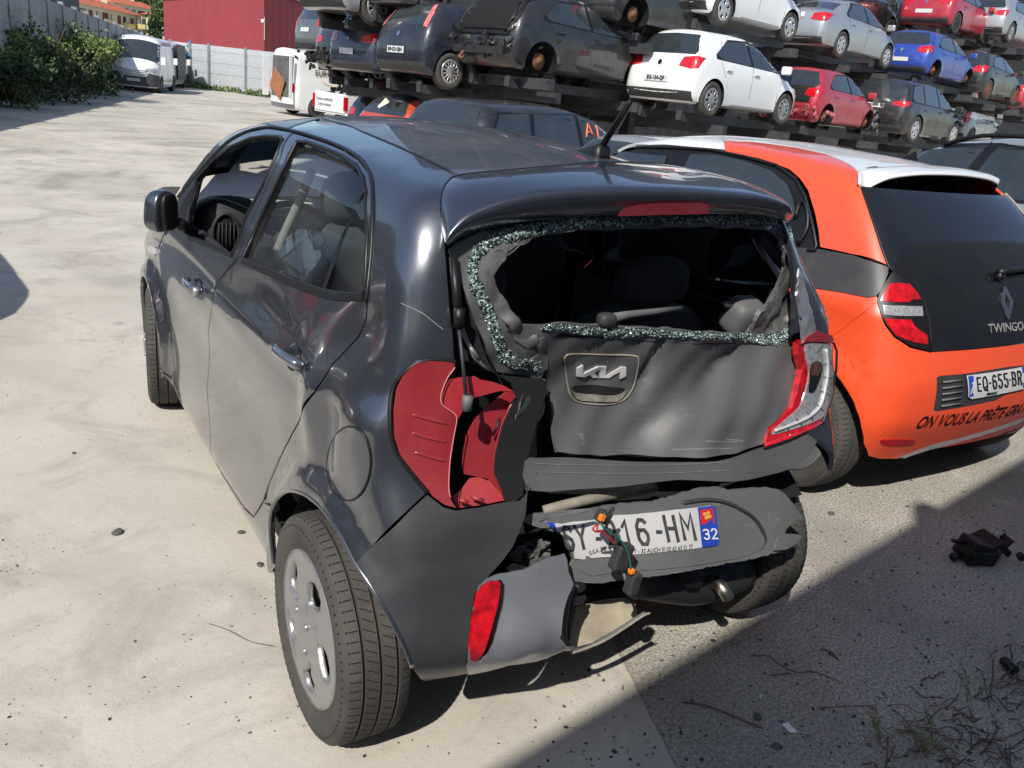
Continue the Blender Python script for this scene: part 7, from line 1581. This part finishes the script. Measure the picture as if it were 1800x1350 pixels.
    col = mix(mul(mr(v.outputs['Distance'], .10, .17, 1, 0), mr(noi(3.1, 4), .52, .66)), col, (.05, .05, .05))
    L.new(col, b.inputs['Base Color']); b.inputs['Roughness'].default_value = .92; b.inputs['Specular IOR Level'].default_value = .25
    bn = N.new('ShaderNodeBump'); bn.inputs['Strength'].default_value = .55; bn.inputs['Distance'].default_value = .006
    h = N.new('ShaderNodeMath'); h.operation = 'ADD'; L.new(mul(noi(120, 5, .7), mr(side2, 0, 1, .35, 1.6)), h.inputs[0]); L.new(mul(noi(24, 5), .8), h.inputs[1])
    L.new(h.outputs[0], bn.inputs['Height']); L.new(bn.outputs[0], b.inputs['Normal'])
    return m
gm = ground_mat()
V = []; Fc = []
xs = [-1500, -200, -20, -4, 0, 4, 20, 200, 1500]
for y in xs:
    for x in xs: V.append((x, y, 0))
k = len(xs)
for j in range(k-1):
    for i in range(k-1): Fc.append((j*k+i, j*k+i+1, (j+1)*k+i+1, (j+1)*k+i))
tag(mesh_obj('ground', V, Fc, gm, smooth=False), 'worn pale concrete scrapyard floor', 'ground', kind='structure')
SUN = np.array([.60, .46, -.70]); SUN /= np.linalg.norm(SUN)
sl = bpy.data.lights.new('sun', 'SUN'); sl.energy = 5.0; sl.angle = math.radians(.55); sl.color = (1, .955, .88)
so2 = bpy.data.objects.new('sun', sl); C.objects.link(so2); so2.rotation_euler = Vector(tuple(SUN)).to_track_quat('-Z', 'Y').to_euler()
w = bpy.data.worlds.new('World'); bpy.context.scene.world = w; w.use_nodes = True; nt = w.node_tree
sk = nt.nodes.new('ShaderNodeTexSky'); sk.sky_type = 'NISHITA'; sk.sun_disc = False
el = math.asin(-SUN[2]); az = math.atan2(-SUN[0], -SUN[1]); sk.sun_elevation = el; sk.sun_rotation = az; sk.air_density = 1.; sk.dust_density = 1.1; sk.ozone_density = 1.5
bg = nt.nodes['Background']; bg.inputs[1].default_value = .15; nt.links.new(sk.outputs[0], bg.inputs[0])
sc = bpy.context.scene; sc.view_settings.view_transform = 'Standard'; sc.view_settings.look = 'None'; sc.view_settings.exposure = 0
sc.cycles.max_bounces = 8; sc.cycles.transparent_max_bounces = 12; sc.cycles.use_adaptive_sampling = True
# wall whose shadow lies over the right foreground
e_a = np.array([-.41, -.335, 0]); e_b = np.array([3.485, .345, 0]); ud = (e_b-e_a)/np.linalg.norm(e_b-e_a)
Hw = 4.5; sh_ = np.array([SUN[0], SUN[1], 0])/(-SUN[2])*Hw
w0 = e_a-sh_-ud*14; w1 = e_a-sh_+ud*20; Lw = np.linalg.norm(w1-w0)
wl = empty('yard_wall', tuple(w0), math.atan2(ud[1], ud[0]), 'tall grey panel wall standing behind the photographer', 'wall')
wfm = mat('pale_wall_panel', (.42, .43, .44), rough=.8, var=.15)
for k in range(int(Lw/2)): box('panel', (2*k+1, -.06, Hw/2), (1.96, .08, Hw), wfm, wl); box('post', (2*k, -.10, Hw/2), (.14, .16, Hw), pm, wl)
# a cap on one post breaks the shadow line
bt = at(1612, 905, 2, 0)-sh_; tpos = (bt-w0)@ud
tube('post_cap', [(tpos, -.06, Hw-.1), (tpos-.02, -.06, Hw+.12), (tpos-.10, -.06, Hw+.20)], [.09, .07, .02], pm, wl, 8)
# loose things on the ground
def bits(name, n, area_, smin, smax, mats, label, seed, flat=.5):
    r = np.random.default_rng(seed); V = []; Fc = []; fi = []
    ico = bmesh.new(); bmesh.ops.create_icosphere(ico, subdivisions=1, radius=1); iv = np.array([tuple(v.co) for v in ico.verts]); ifc = [tuple(v.index for v in f.verts) for f in ico.faces]; ico.free()
    for _ in range(n):
        px, py = area_(r); c = at(px, py, 2, 0); s = smin*(smax/smin)**(r.random()**2.2); k = len(V); q = iv*(1+.3*r.normal(size=(len(iv), 1)))*np.array([s, s*r.uniform(.5, 1), s*flat]); a = r.uniform(0, 6.3); R2 = np.array([[math.cos(a), -math.sin(a), 0], [math.sin(a), math.cos(a), 0], [0, 0, 1]])
        V += list(q@R2.T+c+np.array([0, 0, s*flat*.5])); m_ = r.integers(len(mats)); Fc += [tuple(i+k for i in f) for f in ifc]; fi += [m_]*len(ifc)
    return tag(mesh_obj(name, V, Fc, None, None, smooth=False, mats=mats, fm=fi), label, 'gravel', kind='stuff')
gms = [mat('dark_grit', (.045, .045, .048), rough=.8), mat('grey_grit', (.13, .125, .115), rough=.9), mat('pale_grit', (.34, .31, .26), rough=.9), mat('green_glass_grit', (.05, .12, .11), rough=.15, spec=.8)]
bits('gravel', 1900, lambda r: (r.uniform(980, 1800), r.uniform(820, 1350)), .0016, .0085, gms, 'small dark stones and grit scattered over the rough slab', 1)
bits('gravel', 420, lambda r: (r.uniform(0, 980), r.uniform(600, 1350)), .0012, .0055, gms[:3], 'sparse grit on the smooth concrete beside the crashed car', 2)
def stone(px, py, s, col, label, seed):
    c = at(px, py, 2, 0); r = np.random.default_rng(seed); bm = bmesh.new(); bmesh.ops.create_icosphere(bm, subdivisions=2, radius=1)
    for v in bm.verts: v.co *= 1+.22*noise.noise(v.co*1.5+Vector((seed, 0, 0))); v.co.x *= s; v.co.y *= s*.75; v.co.z *= s*.45
    o = bm_obj('stone', bm, col, None); o.location = (c[0], c[1], s*.3); o.rotation_euler = (0, 0, r.uniform(0, 6)); return tag(o, label, 'stone')
stm = mat('stone_grey', (.10, .098, .095), rough=.85, var=.3, vscale=40)
for i, (x, y, s, l) in enumerate(((206, 938, .022, 'flat dark stone lying left of the rear wheel'), (424, 937, .014, 'small grey pebble nearest the front of the rear wheel'), (457, 994, .015, 'rounded grey pebble just left of the rear tyre'), (1331, 1262, .017, 'dark green stone chip in the shaded foreground'), (1365, 1314, .016, 'black stone chip near the bottom edge of the photo'), (130, 797, .010, 'tiny dark stone on the pale concrete at left'), (1461, 904, .018, 'grey stone on the sunlit slab between the two cars'))): stone(x, y, s, stm, l, i)
# white plastic shards
def flake(px, name, label, m, h=.004):
    P = [at(a, b, 2, 0)+np.array([0, 0, h]) for a, b in px]; c = P[0].copy(); c[2] = 0; o = mesh_obj(name, [p-c for p in P], [tuple(range(len(P)))], m, None, smooth=False); o.location = tuple(c); s = o.modifiers.new('s', 'SOLIDIFY'); s.thickness = .002; tag(o, label, 'shard')
flake([(1374, 1276), (1384, 1272), (1401, 1290), (1388, 1290)], 'plastic_shard', 'larger pointed white plastic shard on the shaded slab', MT['white']); flake([(1334, 1222), (1339, 1224), (1336, 1230)], 'plastic_shard', 'tiny white plastic shard above the larger one', MT['white']); flake([(1408, 1287), (1418, 1290), (1421, 1298), (1410, 1297)], 'glass_shard', 'pale green glass piece right of the white shard', MT['shard'])
# black broken housing lying in the shade
hb = at(1712, 985, 2, 0); hr = empty('broken_housing', tuple(hb), D2(-20), 'black broken plastic housing lying in the shade at the right', 'car part')
bm = bmesh.new(); bx(bm, (0, 0, .050), (.15, .10, .085), Matrix.Rotation(.25, 3, 'Y'), .012); bx(bm, (.055, .02, .065), (.08, .12, .06), Matrix.Rotation(-.5, 3, 'Y'), .008); bx(bm, (-.01, -.045, .04), (.12, .03, .06), Matrix.Rotation(.2, 3, 'X'), .005)
for v in bm.verts: v.co += Vector((noise.noise(v.co*30), noise.noise(v.co*31+Vector((3, 0, 0))), noise.noise(v.co*29)))*.008
bm_obj('case', bm, MT['black'], hr); tube('pipe_stub', [(-.08, 0, .03), (-.12, -.01, .022)], .016, MT['black'], hr, 10); box('clip', (-.10, .01, .085), (.05, .02, .012), MT['black'], hr, rot=Matrix.Rotation(.2, 3, 'Y')); box('fin', (.125, .01, .07), (.012, .05, .075), MT['black'], hr, rot=Matrix.Rotation(.6, 3, 'Y')); junk('jagged_edge', hr, (.04, 0, .04), (.14, .08, .04), 18, (.05, .03, .03), MT['black'], 5)
tb = at(1781, 1189, 2, 0); o = tube('pipe_stub', [(0, 0, .02), (.02, .05, .022)], .016, MT['black'], None, 12); o.location = tuple(tb); tag(o, 'short black plastic tube lying among the twigs at the right edge', 'tube')
twm = mat('twig_bark', (.13, .095, .075), rough=.9)
def twig(px, r_, label, nm='twig', m=twm, h=.004):
    P = [at(a, b, 2, 0)+np.array([0, 0, h+.006*abs(math.sin(i*1.7))]) for i, (a, b) in enumerate(px)]; c = P[0].copy(); c[2] = 0; P = crom([p-c for p in P], 5); o = tube(nm, P, [r_]*(len(P)-1)+[r_*.4], m, None, 5); o.location = tuple(c); return tag(o, label, nm)
twig([(1199, 1236), (1240, 1245), (1290, 1262), (1340, 1285)], .0030, 'long thin brown twig on the shaded slab left of the white shard'); twig([(1442, 1142), (1458, 1150), (1474, 1163)], .0026, 'short brown twig lying alone in the shade'); twig([(1355, 1188), (1388, 1188)], .002, 'short straight twig near the middle of the shaded slab'); twig([(1320, 1155), (1350, 1158), (1372, 1172), (1400, 1186), (1430, 1184), (1475, 1202)], .0016, 'thin wavy twig curving across the shaded slab')
twig([(1436, 1248), (1480, 1246), (1540, 1243)], .0014, 'very thin straight stalk reaching towards the twig heap')
twig([(0, 0+540), (25, 530), (45, 534)], .004, 'small dry stalk at the left edge beside the shadow') if False else None
twig([(368, 1098), (400, 1112), (440, 1130), (482, 1140)], .0012, 'hair-thin dry stalk on the pale concrete left of the rear wheel')
r = np.random.default_rng(17); V = []; Fc = []
for i in range(100):
    cx, cy = 1640+r.normal(0, 70), 1300+r.normal(0, 38)
    if r.random() < .35: cx, cy = 1770+r.normal(0, 30), 1200+r.normal(0, 60)
    L_ = r.uniform(20, 90); a = r.normal(.55, .5); x, y = cx, cy; pts = []
    for k in range(5): pts.append(at(x, min(y, 1420), 2, 0)+np.array([0, 0, .004+r.uniform(0, .03)*(k > 0)])); x += math.cos(a)*L_/4; y += math.sin(a)*L_/4; a += r.normal(0, .25)
    v, f = tube_geo(crom(pts, 2), r.uniform(.0009, .0028), 4); b = len(V); V += v; Fc += [tuple(q+b for q in t) for t in f]
tag(mesh_obj('twig_litter', V, Fc, twm), 'tangle of dry twigs heaped in the lower right corner', 'twigs', kind='stuff')
# small yellowish weeds growing through
def weed(px, py, h, label, seed):
    g = at(px, py, 2, 0); rt = empty('weed', tuple(g), 0, label, 'weed'); r = np.random.default_rng(seed); wm = mat('weed_leaf', (.22, .22, .10), rough=.8); V = []; Fc = []
    for k in range(5):
        a = r.uniform(0, 6.3); P = crom([(0, 0, 0), (math.cos(a)*h*.2, math.sin(a)*h*.2, h*.5), (math.cos(a)*h*.5, math.sin(a)*h*.5, h*r.uniform(.6, 1))], 6); v, f = tube_geo(P, .0009, 4); b = len(V); V += v; Fc += [tuple(q+b for q in t) for t in f]
        for p in P[3:]:
            for _ in range(2): d1 = r.normal(size=3)*.004; d2 = r.normal(size=3)*.0025; p_ = np.array(p); b = len(V); V += [p_, p_+d1+d2, p_+d1*2, p_+d1-d2]; Fc.append((b, b+1, b+2, b+3))
    mesh_obj('foliage', V, Fc, wm, rt, smooth=False)
weed(1700, 1235, .13, 'thin pale weed growing above the twig heap', 1); weed(1545, 1310, .10, 'small yellowish weed left of the twig heap', 2); weed(1625, 1330, .12, 'thin weed at the bottom edge inside the twig heap', 3)
# grass tufts and weeds at the far fence foot
bl = []
for i in range(60): t = i/60*(len(rp)-1); k = int(t); p = rp[k]*(1-(t-k))+rp[min(k+1, len(rp)-1)]*(t-k); bl.append(((p[0]-.4, p[1]-.9, .12), (.9, .5, .16)))
tag(leaves('grass', bl, 4200, .12, lc_[1:], seed=19), 'rough green grass strip along the foot of the pale slat fence', 'grass', kind='stuff')
bpy.context.view_layer.update()
